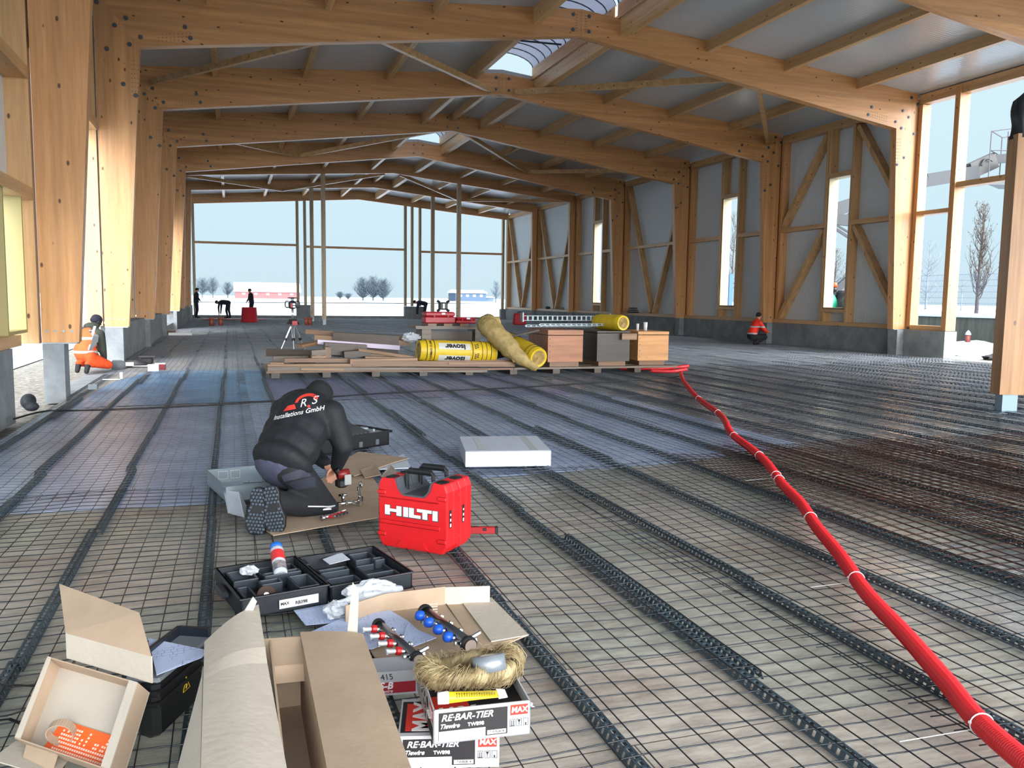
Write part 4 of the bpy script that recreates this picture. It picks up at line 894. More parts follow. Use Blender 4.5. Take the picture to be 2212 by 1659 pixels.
# ---- small opened tray with the orange card (lower left)
t = thing('small_carton', 'small opened cardboard tray tilted up, orange card inside', 'carton')
BL, BR, TL, TR = Vector((-0.647, 2.778, 0.105)), Vector((-0.352, 2.502, 0.105)), Vector((-0.590, 2.984, 0.265)), Vector((-0.294, 2.700, 0.265))
un = (BR-BL).cross(TL-BL).normalized()
dn = -un*.065
ib = [p+dn for p in (BL, BR, TR, TL)]
def q4(name, a, b_, c, d, m=CARDP, th=.004): return sheet_poly(name, [a, b_, c, d], m, None, None, th, t)
q4('tray_base', *ib); q4('tray_wall', BL, TL, TL+dn, BL+dn, CARD); q4('tray_wall', BR, BR+dn, TR+dn, TR, CARD); q4('tray_wall', TL, TR, TR+dn, TL+dn, CARD); q4('tray_wall', BL, BL+dn, BR+dn, BR, CARD)
ex, ey = (BR-BL).normalized(), (TL-BL).normalized()
q4('rim_fold', BR+un*.002, TR+un*.002, TR-ex*.035+un*.002, BR-ex*.035+un*.002); q4('rim_fold', BL+un*.002, BL+ex*.022+un*.002, TL+ex*.014+un*.002, TL+un*.002)
A0, A1 = Vector((-0.532, 2.959, 0.262)), Vector((-0.252, 2.687, 0.262)); A2, A3 = Vector((-0.552, 3.118, 0.275)), Vector((-0.255, 2.831, 0.275))
A2 = A0+Vector((0.0, .0, .085)); A3 = A1+Vector((.0, .0, .085)); q4('lid_edge', A0, A1, A3, A2)
q4('lid', A2, A3, A3+Vector((-.05, .19, .075)), A2+Vector((-.06, .26, .085)), CARD)
q4('loose_flap', (-0.666, 2.866, 0.050), (-0.491, 2.714, 0.050), (-0.510, 2.603, 0.050), (-0.713, 2.769, 0.050), CARDP); q4('loose_flap', BL+ex*.02+dn*.5, BL+ex*.17+dn*.3, BL+ex*.16-ey*.05+dn*.5, BL+ex*.02-ey*.04+dn*.6, CARD)
ORM = mat('orange_card', S(240, 96, 34), .5)
o0 = ib[0]+un*.004
M_ = frame(o0+ex*.08+ey*.045, ex, ey)
t2 = thing('orange_card', 'orange printed card lying in the small cardboard tray', 'card', (0, 0, 0))
b = MB(M_); b.b2(0, .30, -.04, .055, 0, .002); b.build('card', ORM, t2)
b = MB(M_)
rr_ = random.Random(5)
for i in range(26):
    for j in range(rr_.choice((3, 5, 7))): b.b2(.03+.0098*i, .0365+.0098*i, -.03+.011*j, -.024+.011*j, .002, .0026)
b.build('card_print', mat('print_pale', S(250, 214, 196), .5), t2)
t = thing('cardboard_ring', 'rolled strip of corrugated cardboard standing in the small tray', 'cardboard strip', M_ @ Vector((.055, .015, .028)), 0, R=(M_.to_3x3() @ Matrix.Rotation(1.15, 3, 'X') @ Matrix.Rotation(.5, 3, 'Y')))
b = MB(); n_ = 60
P_ = []
for i in range(n_+1):
    a = 2*PI*i/n_*1.04; r = .040+.0012*(i % 2); P_.append((r*math.cos(a), r*.95*math.sin(a)))
def ring(u, v): i = min(n_, int(round(u*n_))); return (P_[i][0], P_[i][1], -.014+.028*v)
b.grid(ring, n_, 1, .003); b.build('strip', CARD, t)
# ---- black crate with a plan on its lid
t = thing('black_crate', 'black plastic crate holding a plan sheet, between the two cartons', 'crate', (-.237, 2.735, .035), 1.13)
b = MB(); h = .205; L_, D_ = .33, .11
b.bbox((L_/2, D_/2, h/2), (L_-.03, D_-.03, h), .02); b.bbox((L_/2, D_/2, h*.60), (L_-.012, D_-.012, .016), .004); b.bbox((L_/2, D_/2, h*.78), (L_-.006, D_-.006, .018), .005); b.build('crate_body', BLK, t)
b = MB(); b.bbox((L_/2, D_/2, h+.006), (L_+.012, D_+.012, .016), .006); b.build('lid', mat('lid_grey', S(120, 126, 132), .35), t)
b = MB()
for a in ((-.006, L_+.006, D_-.004, D_+.01), (L_-.006, L_+.01, 0, D_)): b.b2(*a, h+.01, h+.045)
b.build('lid_rim', mat('rim_black', S(30, 36, 46), .3), t)
YEL = mat('sign_yellow', S(214, 172, 30), .5); b = MB(); zc = .15; yc = .22
V_ = lambda x, z: (x, .0135, z)
for (a, c) in (((.17, .09), (.215, .09)), ((.17, .09), (.1925, .135)), ((.215, .09), (.1925, .135))): b.cyl(V_(*a), V_(*c), .0013, 5)
b.tube([V_(.196, .122), V_(.188, .108), V_(.196, .108), V_(.189, .096)], .0022, 5); b.build('warning_sign', YEL, t)
sheet_poly('plan_sheet', [(-0.292, 3.028, 0.275), (-0.091, 2.860, 0.275), (-0.113, 2.822, 0.270), (-0.243, 2.736, 0.266)], DRAW, 'bluish plan sheet lying on the black crate', 'paper')
# ---- straps at the left edge
for pts, lab in (([(-0.861, 3.338, 0.050), (-0.758, 3.269, 0.060), (-0.687, 3.262, 0.050)], 'black plastic strap, upper one at the left edge'), ([(-0.793, 3.051, 0.050), (-0.716, 3.010, 0.070), (-0.680, 3.082, 0.050)], 'black plastic strap, middle one at the left edge'), ([(-0.786, 3.023, 0.050), (-0.715, 3.004, 0.060), (-0.675, 2.980, 0.050)], 'black plastic strap end, lowest at the left edge')):
    b = MB(); P = [Vector(p) for p in pts]
    for a, c in zip(P, P[1:]): b.beam(a, c, .013, .002)
    tag(b.build('packing_strap', BLK), lab, 'strap', 'black packing straps')
# ---- white carton
t = thing('white_carton', 'flat closed white carton lying on the steel mesh', 'carton', (1.841, 6.716, .035), -.19)
b = MB(); b.bbox((.365, .38, .068), (.73, .76, .136), .003); b.build('carton_body', WCARD, t)
b = MB(); b.b2(.12, .17, .002, .76, .1362, .137); b.build('tape_strip', mat('clear_tape', S(196, 202, 206), .25), t); b = MB(); b.b2(.56, .62, -.0006, .76, .1362, .137); b.build('tape_strip', MATS['clear_tape'], t)
b = MB(); b.b2(.0, .73, -.001, 0, .131, .134); b.build('lid_joint', mat('joint', S(90, 92, 98), .8), t)
# ---- carton sheets, cabinet and fittings round the kneeling worker
sheet_poly('cardboard_sheet', [(0.210, 5.043, 0.040), (0.874, 5.285, 0.040), (1.022, 6.174, 0.040), (1.039, 6.924, 0.040), (0.845, 6.896, 0.040), (0.424, 6.179, 0.040), (0.088, 5.469, 0.040)], CARD, 'large brown cardboard sheet the worker in black kneels on', 'cardboard', .005)
sheet_poly('cardboard_sheet', [(0.815, 6.803, 0.060), (0.938, 7.264, 0.060), (1.068, 7.528, 0.060), (1.444, 7.112, 0.060), (1.275, 6.942, 0.060), (0.883, 6.489, 0.060)], CARD, 'pointed brown cardboard sheet behind the worker, towards the white carton', 'cardboard', .005)
sheet_poly('cardboard_flap', [(0.955, 6.659, 0.070), (1.099, 6.771, 0.090), (1.072, 6.346, 0.090), (0.953, 6.400, 0.060)], CARD, 'small folded cardboard flap beside the red cases', 'cardboard', .004)
sheet_poly('cardboard_flap', [(1.082, 6.449, 0.050), (1.187, 6.605, 0.110), (1.201, 6.267, 0.110), (1.173, 6.290, 0.060)], CARDP, 'pale raised cardboard flap just behind the red cases', 'cardboard', .004)
sheet_poly('foam_sheet', [(1.089, 6.806, 0.045), (1.455, 7.418, 0.045), (1.390, 6.767, 0.045), (1.130, 6.776, 0.045)], WCARD, 'white card sheet under the pointed cardboard', 'card sheet', .006)
sheet_poly('white_card_sheet', [(-0.074, 6.046, 0.100), (0.026, 5.901, 0.120), (0.070, 5.738, 0.060), (0.055, 5.502, 0.040), (-0.046, 5.610, 0.050)], WCARD, 'white carton panel left of the worker\'s boot soles', 'card sheet', .004)
t = thing('manifold_cabinet', 'open grey sheet metal cabinet lying left of the kneeling worker', 'metal cabinet', (-.06, 5.98, .035), .22)
CAB = mat('cabinet_grey', S(152, 168, 176), .35, .5)
b = MB(); w_ = .003
b.b2(0, .5, 0, .62, 0, w_); b.b2(0, .5, 0, w_, 0, .11); b.b2(0, .5, .617, .62, 0, .11); b.b2(0, w_, 0, .62, 0, .11); b.b2(.497, .5, 0, .62, 0, .11); b.b2(-.02, 0, 0, .62, .108, .11); b.b2(0, .5, -.02, 0, .108, .11); b.build('cabinet_body', CAB, t)
b = MB()
for x in (.08, .17): 
    b.b2(x, x+.07, .612, .6165, .03, .032); b.b2(x, x+.07, .612, .6165, .088, .09); b.b2(x, x+.002, .612, .6165, .03, .09); b.b2(x+.068, x+.07, .612, .6165, .03, .09)
b.build('knockout_outline', WHITE, t)
t = thing('fitting_bar', 'chrome fitting bar with upright valve beside the worker\'s knee', 'pipe fitting', (0.624, 5.550, 0.075), .25)
b = MB(); b.smooth = True; b.cyl((0, 0, 0), (.19, 0, 0), .014, 14); b.build('bar', CHROME, t)
for i in range(3): b = MB(); b.cyl((.03+.05*i, -.012, 0), (.03+.05*i, -.028, 0), .011, 8); b.build('outlet', CHROME, t)
b = MB(); b.cyl((.185, 0, -.03), (.185, 0, .035), .017, 12); b.cyl((.18, 0, .03), (.17, 0, .10), .010, 10); b.lathe([(.012, 0), (.024, .004), (.024, .014), (.012, .018)], 14, Matrix.Translation((.175, -.005, .115)) @ Matrix.Rotation(PI/2, 4, 'Y')); b.build('valve', CHROME, t)
t = thing('fitting_row', 'row of small red and chrome flow fittings on the cardboard', 'pipe fitting', (0.547, 5.286, 0.060), .75)
for i in range(4):
    b = MB(); b.cyl((.03+.035*i, 0, 0), (.03+.035*i, -.024, .004), .011, 10); b.build('red_collar', mat('collar_red', S(200, 34, 34), .4), t)
    b = MB(); b.cyl((.03+.035*i, -.022, .004), (.03+.035*i, -.055, .008), .008, 8); b.build('chrome_tip', CHROME, t)
b = MB(); b.smooth = True; b.cyl((-.01, .012, 0), (.19, .012, 0), .011, 12); b.cyl((-.03, .012, 0), (-.005, .012, 0), .018, 12); b.build('bar', CHROME, t)
# ---- black foam-lined case beyond the worker
t = thing('foam_case', 'open black case with ridged foam pad, behind the kneeling worker', 'tool case', (1.017, 7.706, 0.035), .55)
b = MB(); b.b2(-.35, .47, 0, .50, 0, .012)
for a in ((-.35, .47, 0, .012), (-.35, .47, .488, .5), (-.35, -.338, 0, .5), (.458, .47, 0, .5)): b.b2(*a, 0, .135)
b.b2(-.36, .50, -.015, .0, .12, .14); b.b2(.47, .50, -.015, .5, .12, .14); b.build('case_body', BLK, t)
b = MB(); n_ = 44
def foam(u, v): x = -.20+.46*u; y = .02+.44*v; return (x, y, .142+.035*math.sin(PI*min(1, max(0, v)))+.012*math.sin(u*60+v*9))
b.grid(foam, 60, 14, .02); b.build('ridged_foam', mat('foam', S(60, 62, 66), .9), t)
b = MB(); b.b2(.27, .455, .02, .48, .10, .128); b.bbox((.37, .3, .135), (.12, .10, .02), .006); b.cyl((.38, .12, .128), (.38, .12, .15), .012, 8); b.build('grey_insert', mat('insert_grey', S(146, 158, 166), .35), t)
for x in (-.1, .1, .3): b = MB(); b.b2(x, x+.04, -.006, 0, .02, .07); b.build('latch', mat('latch', S(86, 92, 98), .4), t)
# ---- red corrugated pipe
hp_ = [(8.097, 14.11), (7.3, 12.6), (6.571, 11.088), (6.076, 9.941), (5.505, 8.584), (4.966, 7.558), (4.647, 6.791), (4.314, 6.025), (3.945, 5.295), (3.707, 4.764), (3.387, 4.188), (3.111, 3.647), (2.834, 3.136), (2.63, 2.66), (2.463, 2.295), (2.308, 1.965), (2.2, 1.5), (2.15, .8)]
def crom(P, n):
    o = []
    for i in range(len(P)-1):
        p0, p1, p2, p3 = P[max(i-1, 0)], P[i], P[i+1], P[min(i+2, len(P)-1)]
        for k in range(n):
            u = k/n; o.append(tuple(.5*((2*b_)+(-a+c)*u+(2*a-5*b_+4*c-d)*u*u+(-a+3*b_-3*c+d)*u**3) for a, b_, c, d in zip(p0, p1, p2, p3)))
    return o+[P[-1]]
path = [Vector((x, y, .078+.008*math.sin(y*2.3))) for x, y in crom(hp_, 24)]
res = []; acc = 0; pitch = .010
for a, c in zip(path, path[1:]):
    L_ = (c-a).length; st = pitch if a.y < 8 else .03
    while acc < L_: res.append(a+(c-a)*(acc/L_)); acc += st/2
    acc -= L_
t = thing('corrugated_pipe', 'long red corrugated pipe snaking over the steel mesh', 'pipe')
b = MB(); b.smooth = False; b.tube(res, [.037 if i % 2 else .0335 for i in range(len(res))], 14); b.build('pipe', mat('pipe_red', S(196, 34, 40), .38), t)
TIE = mat('tie_white', S(226, 228, 230), .4)
def hose_at(px): 
    return px
for k, (y, tl) in enumerate(((2.02, .26), (3.3, .2), (4.40, 0), (5.55, .22), (5.42, 0), (6.3, 0), (7.4, 0), (8.9, 0), (10.4, 0))):
    i = min(range(len(res)), key=lambda i: abs(res[i].y-y)); p = res[i]; d = (res[min(i+3, len(res)-1)]-res[i-3]).normalized(); s = d.cross(Vector((0, 0, 1))).normalized(); u = s.cross(d)
    b = MB(); b.tube([p+(s*math.cos(a)+u*math.sin(a))*.0385 for a in [2*PI*j/20 for j in range(21)]], .0024, 5, cap=False)
    q = p+s*.038; b.box(q+Vector((0, 0, .006)), (.009, .009, .008))
    if tl: b.beam(q+Vector((0, 0, -.02)), q+Vector((-tl, .03, -.035)), .0035, .0015) if s.x < 0 else b.beam(p-s*.038+Vector((0, 0, -.02)), p-s*.038+Vector((-tl, .03, -.035)), .0035, .0015)
    b.build('cable_tie', TIE, t)
# thin red pipe ends by the pallet
for k, (P, lab) in enumerate((([(8.75, 14.95, .14), (8.45, 14.9, .12), (8.0, 14.95, .10), (7.4, 15.3, .08)], 'short red pipe end sticking out beside the pallet corner'), ([(8.6, 14.75, .09), (8.2, 14.6, .07), (7.8, 14.75, .07)], 'thin red pipe loop under the pallet corner'))):
    b = MB(); b.smooth = True; b.tube(crom(P, 6), .035, 10); tag(b.build('red_pipe_end', MATS['pipe_red']), lab, 'pipe')
# cable
b = MB(); b.smooth = True; b.tube(crom([(-2.290, 10.412, 0.060), (-2.094, 11.068, 0.055), (-1.601, 11.079, 0.050), (-0.408, 11.260, 0.050), (0.567, 11.540, 0.050), (2.243, 12.204, 0.050), (4.125, 12.476, 0.050), (6.344, 13.181, 0.050), (8.2, 13.9, .05)], 8), .011, 6)
tag(b.build('power_cable', BLK), 'long black power cable lying across the floor behind the kneeling worker', 'cable')
# ================================================================ people
SKIN = mat('skin', S(206, 152, 124), .55)
def blob(b, c, r, R=None, n=14, m=9):
    c = Vector(c); P = []
    for j in range(m+1):
        for i in range(n):
            p = Vector((r[0]*math.sin(PI*j/m)*math.cos(2*PI*i/n), r[1]*math.sin(PI*j/m)*math.sin(2*PI*i/n), r[2]*math.cos(PI*j/m)))
            P.append(c+(R @ p if R is not None else p))
    b.add(P, [(j*n+i, (j+1)*n+i, (j+1)*n+(i+1) % n, j*n+(i+1) % n) for j in range(m) for i in range(n)])
def caps(b, a, c, ra, rc):
    a, c = Vector(a), Vector(c); b.tube([a+(c-a)*k/4 for k in range(5)], [ra+(rc-ra)*k/4 for k in range(5)], 12); blob(b, a, (ra,)*3); blob(b, c, (rc,)*3)
def soft(name, b, m, parent, vox=.014, it=6, f=.5):
    o = b.build(name, m, parent); r = o.modifiers.new('skin', 'REMESH'); r.mode = 'VOXEL'; r.voxel_size = vox; r.use_smooth_shade = True
    s = o.modifiers.new('soft', 'SMOOTH'); s.iterations = it; s.factor = f; return o
def basis(x, y=None, z=None):
    x = Vector(x).normalized(); z = Vector(z).normalized(); z = (z-x*z.dot(x)).normalized(); y = z.cross(x); return Matrix((x, y, z)).transposed()
def hand(b, w, d, nrm, s=1, curl=.7):
    """palm, four unequal bent fingers and a thumb from the side of the palm"""
    w, d = Vector(w), Vector(d).normalized(); n = Vector(nrm); n = (n-d*n.dot(d)).normalized(); sd = d.cross(n)
    R = Matrix((d, sd, n)).transposed(); blob(b, w+d*.05*s, (.052*s, .042*s, .016*s), R); caps(b, w-d*.02*s, w+d*.03*s, .026*s, .024*s)
    for i, L in enumerate((.070, .080, .075, .058)):
        o = w+d*.088*s+sd*(.030-.02*i)*s; k1 = d*math.cos(curl*.6)+n*math.sin(curl*.6); k2 = d*math.cos(curl*1.7)+n*math.sin(curl*1.7)
        caps(b, o, o+k1*L*.5*s, .0092*s, .0085*s); caps(b, o+k1*L*.5*s, o+k1*L*.5*s+k2*L*.5*s, .0085*s, .0072*s)
    o = w+d*.03*s+sd*.034*s; t = (d*.55+sd*.7+n*.45).normalized(); caps(b, o, o+t*.035*s, .012*s, .0105*s); caps(b, o+t*.035*s, o+t*.035*s+(d+n*.5).normalized()*.028*s, .0105*s, .009*s)
def head(b, c, fd, up, s=1):
    """skull, jaw, nose, brows, lips and ears, looking along fd"""
    c, fd, up = Vector(c), Vector(fd).normalized(), Vector(up); up = (up-fd*up.dot(fd)).normalized(); sd = fd.cross(up); R = Matrix((sd, fd, up)).transposed()
    blob(b, c+up*.02*s, (.076*s, .096*s, .098*s), R, 18, 12); blob(b, c-up*.055*s+fd*.028*s, (.056*s, .062*s, .058*s), R)
    blob(b, c+fd*.098*s-up*.012*s, (.011*s, .018*s, .022*s), R); blob(b, c+fd*.083*s-up*.052*s, (.026*s, .012*s, .010*s), R); blob(b, c+fd*.082*s+up*.022*s, (.05*s, .012*s, .010*s), R)
    for k in (-1, 1): blob(b, c+sd*k*.078*s-up*.005*s-fd*.005*s, (.010*s, .018*s, .030*s), R)
def person(lab, J, C, s=1, vox=.014, cat='person', name='person', group=None, vest=None, hood=False):
    V = {k: Vector(v) for k, v in J.items()}
    base = (V['anL']+V['anR'])/2; base.z = 0
    t = thing(name, lab, cat, (0, 0, 0), group=group)
    hd, up = V['face'], V['hup']; spine = (V['nk']-V['pel']).normalized(); lat = (V['shR']-V['shL']).normalized()
    Rt = basis(lat, z=spine)
    b = MB(); head(b, V['hd'], hd, up, s); caps(b, V['hd']-V['hup'].normalized()*.06*s, V['nk']-spine*.03, .055*s, .06*s)
    blob(b, V['nk']-spine*.16*s, (.17*s, .11*s, .17*s), Rt); blob(b, V['pel']+spine*.06*s, (.15*s, .11*s, .15*s), Rt); caps(b, V['pel'], V['nk']-spine*.1*s, .11*s, .11*s)
    for k in 'LR':
        caps(b, V['sh'+k], V['el'+k], .045*s, .036*s); caps(b, V['el'+k], V['wr'+k], .036*s, .026*s); caps(b, V['nk']-spine*.06*s, V['sh'+k], .05*s, .045*s)
        hand(b, V['wr'+k], V['hn'+k]-V['wr'+k], J.get('pn'+k, (0, 0, -1)), s, C.get('curl', .8))
        caps(b, V['hip'+k], V['kn'+k], .075*s, .05*s); caps(b, V['kn'+k], V['an'+k], .05*s, .035*s); caps(b, V['pel'], V['hip'+k], .1*s, .08*s); caps(b, V['an'+k], V['to'+k], .034*s, .028*s)
    soft('body', b, C.get('skin', SKIN), t, min(vox, .009), 3)
    j = C.get('puff', 1.0)
    b = MB(); c0 = V['pel']+spine*C.get('hem', .07)*s
    blob(b, V['nk']-spine*.17*s, (.215*s*j, .145*s*j, .20*s), Rt); blob(b, c0, (.20*s*j*C.get('wide', 1), .155*s*j*C.get('wide', 1), .17*s), Rt); caps(b, c0+spine*.02, V['nk']-spine*.16*s, .155*s*j, .15*s*j); caps(b, V['nk']-spine*.05*s, V['nk']+spine*.005*s, .09*s, .07*s)
    if C.get('block'):
        m_ = V['pel'].lerp(V['nk'], .42); blob(b, m_, (.242, .175, .22), Rt); blob(b, V['pel']-spine*.03, (.225, .195, .10), Rt, 20, 10); blob(b, V['nk'].lerp(V['pel'], .2), (.235, .15, .15), Rt)
    for k in 'LR':
        caps(b, V['nk']-spine*.08*s, V['sh'+k], .085*s*j, .078*s*j); caps(b, V['sh'+k], V['el'+k], .078*s*j, .062*s*j); caps(b, V['el'+k], V['wr'+k], .062*s*j, .046*s)
    jk = soft('jacket', b, C['jacket'], t, vox, 5)
    b = MB(); blob(b, V['pel'], (.185*s, .145*s, .15*s), Rt)
    for k in 'LR': caps(b, V['pel'], V['hip'+k], .13*s, .115*s); caps(b, V['hip'+k], V['kn'+k], .11*s, .078*s); caps(b, V['kn'+k], V['an'+k], .08*s, C.get('shin', .06)*s)
    soft('trousers', b, C['trousers'], t, vox, 5)
    for k in 'LR':
        b = MB(); d = (V['to'+k]-V['an'+k]); caps(b, V['an'+k]+(V['kn'+k]-V['an'+k]).normalized()*.05, V['an'+k], .055*s, .055*s); caps(b, V['an'+k], V['to'+k], .052*s, .044*s); soft('boot', b, C.get('boots', BLKM), t, vox, 3)
    if C.get('hat'):
        b = MB(); f_ = Vector(hd).normalized(); u_ = Vector(up); u_ = (u_-f_*u_.dot(f_)).normalized(); R = Matrix((f_.cross(u_), f_, u_)).transposed()
        blob(b, V['hd']+u_*.05*s-f_*.008*s, (.088*s, .106*s, .085*s), R); blob(b, V['hd']+u_*.012*s-f_*.028*s, (.088*s, .092*s, .060*s), R); soft('cap', b, C['hat'], t, min(vox, .012), 3)
    if vest:
        b = MB(); v0 = V['pel']-spine*.06*s
        blob(b, V['nk']-spine*.18*s, (.222*s*j, .158*s*j, .19*s), Rt); blob(b, V['pel']+spine*.05*s, (.215*s*j, .17*s*j, .17*s), Rt); caps(b, V['pel']+spine*.03*s, V['nk']-spine*.18*s, .172*s*j, .165*s*j)
        soft('vest', b, vest, t, vox, 4)
    if hood: b = MB(); blob(b, V['nk']+Vector((0, 0, .01))-Vector(hd).normalized()*.05, (.14*s, .12*s, .07*s)); soft('hood', b, C['jacket'], t, vox, 3)
    return t, jk, Rt
def fabric(name, c, ro=.85): return mat(name, c, ro, noise=.25, nscale=14, bump=.5, bscale=9)
DK = fabric('jacket_black', S(15, 20, 26), .75); TR = fabric('trousers_charcoal', S(26, 28, 34)); CAPM = fabric('cap_black', S(15, 17, 21))
# ---- the worker kneeling in the foreground
H_ = Vector((.75, .65, 0)).normalized(); LR_ = Vector((H_.y, -H_.x, 0))
J = dict(pel=(0.306, 5.530, 0.405), nk=(0.498, 5.884, 0.744), hd=(0.564, 5.987, 0.730), face=(.55, .42, -.72), hup=(.62, .54, .6),
    shL=(0.331, 5.993, 0.651), shR=(0.621, 5.644, 0.672), elL=(0.471, 6.109, 0.390), elR=(0.695, 5.617, 0.458), wrL=(0.600, 5.886, 0.292), wrR=(0.663, 5.717, 0.302), hnL=(0.637, 5.848, 0.249), hnR=(0.631, 5.765, 0.249),
    hipL=(0.264, 5.621, 0.329), hipR=(0.360, 5.442, 0.344), knL=(0.501, 5.868, 0.013), knR=(0.573, 5.531, 0.058), anL=(0.163, 5.467, 0.161), anR=(0.266, 5.368, 0.157), toL=(0.147, 5.413, 0.005), toR=(0.250, 5.316, 0.015))
C = dict(jacket=DK, trousers=TR, hat=CAPM, puff=1.17, boots=BLKM, hem=.10, wide=1.0, block=True, shin=.076)
W1, JK, RT = person('kneeling person seen from behind in black jacket and cap, working on fittings', J, C, 1.0, .012)
# sole plates with tread
def sole(c, rx, lean, lab=None):
    LS = Vector((.93, -.37, 0)).normalized(); M = frame(c, LS*math.cos(rx)+Vector((0, 0, math.sin(rx))), Vector((0, 0, 1))*math.cos(rx)-LS*math.sin(rx)+H_*lean) @ Matrix.Diagonal((1.24, 1.03, 1, 1))
    out = [(-.030, .002), (.028, .0), (.046, .03), (.054, .085), (.042, .14), (.036, .185), (.040, .235), (.030, .272), (0, .283), (-.028, .272), (-.040, .24), (-.038, .185), (-.046, .13), (-.056, .085), (-.050, .03)]
    b = MB(M); b.prism(out, -.03, 0, 'z'); o = b.build('boot_sole', mat('sole_rubber', S(12, 14, 18), .55), W1, bevel=.006)
    b = MB(M)
    def inside(x, y):
        k = False; n = len(out)
        for i in range(n):
            x1, y1 = out[i]; x2, y2 = out[(i+1) % n]
            if (y1 > y) != (y2 > y) and x < (x2-x1)*(y-y1)/(y2-y1)+x1: k = not k
        return k
    for i in range(-3, 4):
        for jj in range(13):
            x, y = i*.0165+(.004 if jj % 2 else -.004), .018+jj*.0205
            if .135 < y < .175 and abs(i) < 2: continue
            if inside(x*1.12, y) : b.bbox((x, y, .003), (.0125, .0155, .014), .002, Matrix.Rotation(.25*(1 if i > 0 else -1), 3, 'Z'))
    b.build('sole_tread', mat('tread_rubber', S(58, 68, 80), .4), W1)
sole((0.113, 5.171, 0.012), -.05, .10); sole((0.231, 5.112, 0.031), .14, .08)
# shirt tail, pockets and piping
pel = Vector(J['pel'])
b = MB(); blob(b, pel-H_*.03-Vector((0, 0, .075)), (.198, .172, .085), RT); soft('shirt_tail', b, fabric('shirt_blue_grey', S(74, 76, 98)), W1, .012, 3)
from mathutils.bvhtree import BVHTree
dg = bpy.context.evaluated_depsgraph_get()
def project(me_obj, target, d, off=.003):
    tr = BVHTree.FromObject(target, bpy.context.evaluated_depsgraph_get()); inv = target.matrix_world
    for v in me_obj.data.vertices:
        h = tr.ray_cast(v.co-Vector(d)*.6, Vector(d), 1.5)
        if h[0] is not None: v.co = h[0]-Vector(d)*off
def subdiv(o, n=2):
    import bmesh
    bm = bmesh.new(); bm.from_mesh(o.data); bmesh.ops.triangulate(bm, faces=bm.faces)
    for _ in range(n):
        es = [e for e in bm.edges if e.calc_length() > .02]
        if es: bmesh.ops.subdivide_edges(bm, edges=es, cuts=1); bmesh.ops.triangulate(bm, faces=bm.faces)
    bm.to_mesh(o.data); bm.free()
bc = Vector((0.383, 5.573, 0.753)); dv = (Vector((.30, .93, -.12))).normalized(); px_ = Vector((.94, -.30, .22)).normalized()
def bf(dx, dy): 
    M = frame(bc, px_, Vector((.1, .1, 1))); return M @ Matrix.Translation((dx, dy, 0))
for s_, sz, m_, dx, dy, sh, bo, sp in (('R', .075, TXW, .035, -.005, .25, .0, 1), ('S', .075, TXW, .105, .0, .25, .0, 1), ('.', .09, TXR, .072, -.01, 0, .004, 1), ('Installations GmbH', .042, TXW, .0, -.062, .25, .0004, 1)):
    o = text(s_, sz, m_, W1, bf(dx, dy), 'jacket_lettering', shear=sh, ext=0, bold=bo); subdiv(o); project(o, JK, dv)
b = MB(bf(.055, .012))
P0 = []; 
for k in range(17):
    a = .05+PI*.95*k/16; P0.append((math.cos(a)*.072, math.sin(a)*.055-.01, math.cos(a)*.054, math.sin(a)*.033-.008))
for p, q in zip(P0, P0[1:]): b.add([(p[0], p[1], 0), (q[0], q[1], 0), (q[2], q[3], 0), (p[2], p[3], 0)], [(0, 1, 2, 3)])
o = b.build('jacket_emblem', TXR, W1); project(o, JK, dv, .004)
b = MB(bf(-.045, -.012)); b.add([(-.05, -.02, 0), (.035, -.02, 0), (.025, .012, 0), (-.02, .012, 0)], [(0, 1, 2, 3)]); o = b.build('jacket_emblem', TXR, W1); subdiv(o); project(o, JK, dv, .004)
TRO = [c for c in W1.children if c.name.startswith('trousers')][0]
def decal(name, pts, m, target, d, off=.004):
    b = MB(); n = len(pts); b.add(pts, [tuple(range(n))]); o = b.build(name, m, W1); subdiv(o, 3); project(o, target, d, off); return o
d2 = Vector((.32, .93, -.18)).normalized(); PKT = fabric('pocket_grey', S(54, 56, 70))
decal('pocket', [(0.259, 5.305, 0.336), (0.404, 5.262, 0.392), (0.417, 5.252, 0.336), (0.269, 5.298, 0.299)], PKT, TRO, d2); decal('pocket', [(0.280, 5.293, 0.288), (0.439, 5.245, 0.336), (0.437, 5.238, 0.265), (0.334, 5.271, 0.249)], fabric('pocket_dark', S(40, 44, 58)), TRO, d2)
decal('reflective_piping', [(0.362, 5.146, 0.166), (0.458, 5.113, 0.159), (0.554, 5.082, 0.169), (0.554, 5.082, 0.161), (0.458, 5.113, 0.151), (0.362, 5.145, 0.158)], TXW, TRO, d2)
# lamp-headed drill in the hands
t = thing('cordless_drill', 'red and black cordless tool held by the kneeling person in black', 'power tool', (0.684, 5.639, 0.234), .3)
b = MB(); b.smooth = True; b.cyl((-.03, .0, .02), (.05, 0, .03), .030, 14); b.build('motor_housing', mat('tool_red', S(120, 26, 26), .4), t)
b = MB(); b.bbox((.0, 0, -.035), (.075, .07, .06), .012); b.build('battery', BLK, t); b = MB(); b.cyl((.0, 0, .0), (-.04, 0, .06), .02, 10); b.build('grip', BLK, t)
b = MB(); b.bbox((.03, -.036, -.01), (.05, .006, .07), .004); b.build('lamp_glass', mat('lamp_glass', S(160, 162, 160), .2), t)
t = thing('chrome_valve', 'small chrome valve standing under the cordless tool', 'pipe fitting', (0.700, 5.701, 0.040))
b = MB(); b.smooth = True; b.cyl((0, 0, .0), (0, 0, .07), .012, 12); b.cyl((0, 0, .0), (0, 0, .02), .02, 12); b.cyl((-.03, 0, .06), (.03, 0, .06), .01, 10); b.build('valve_body', CHROME, t)
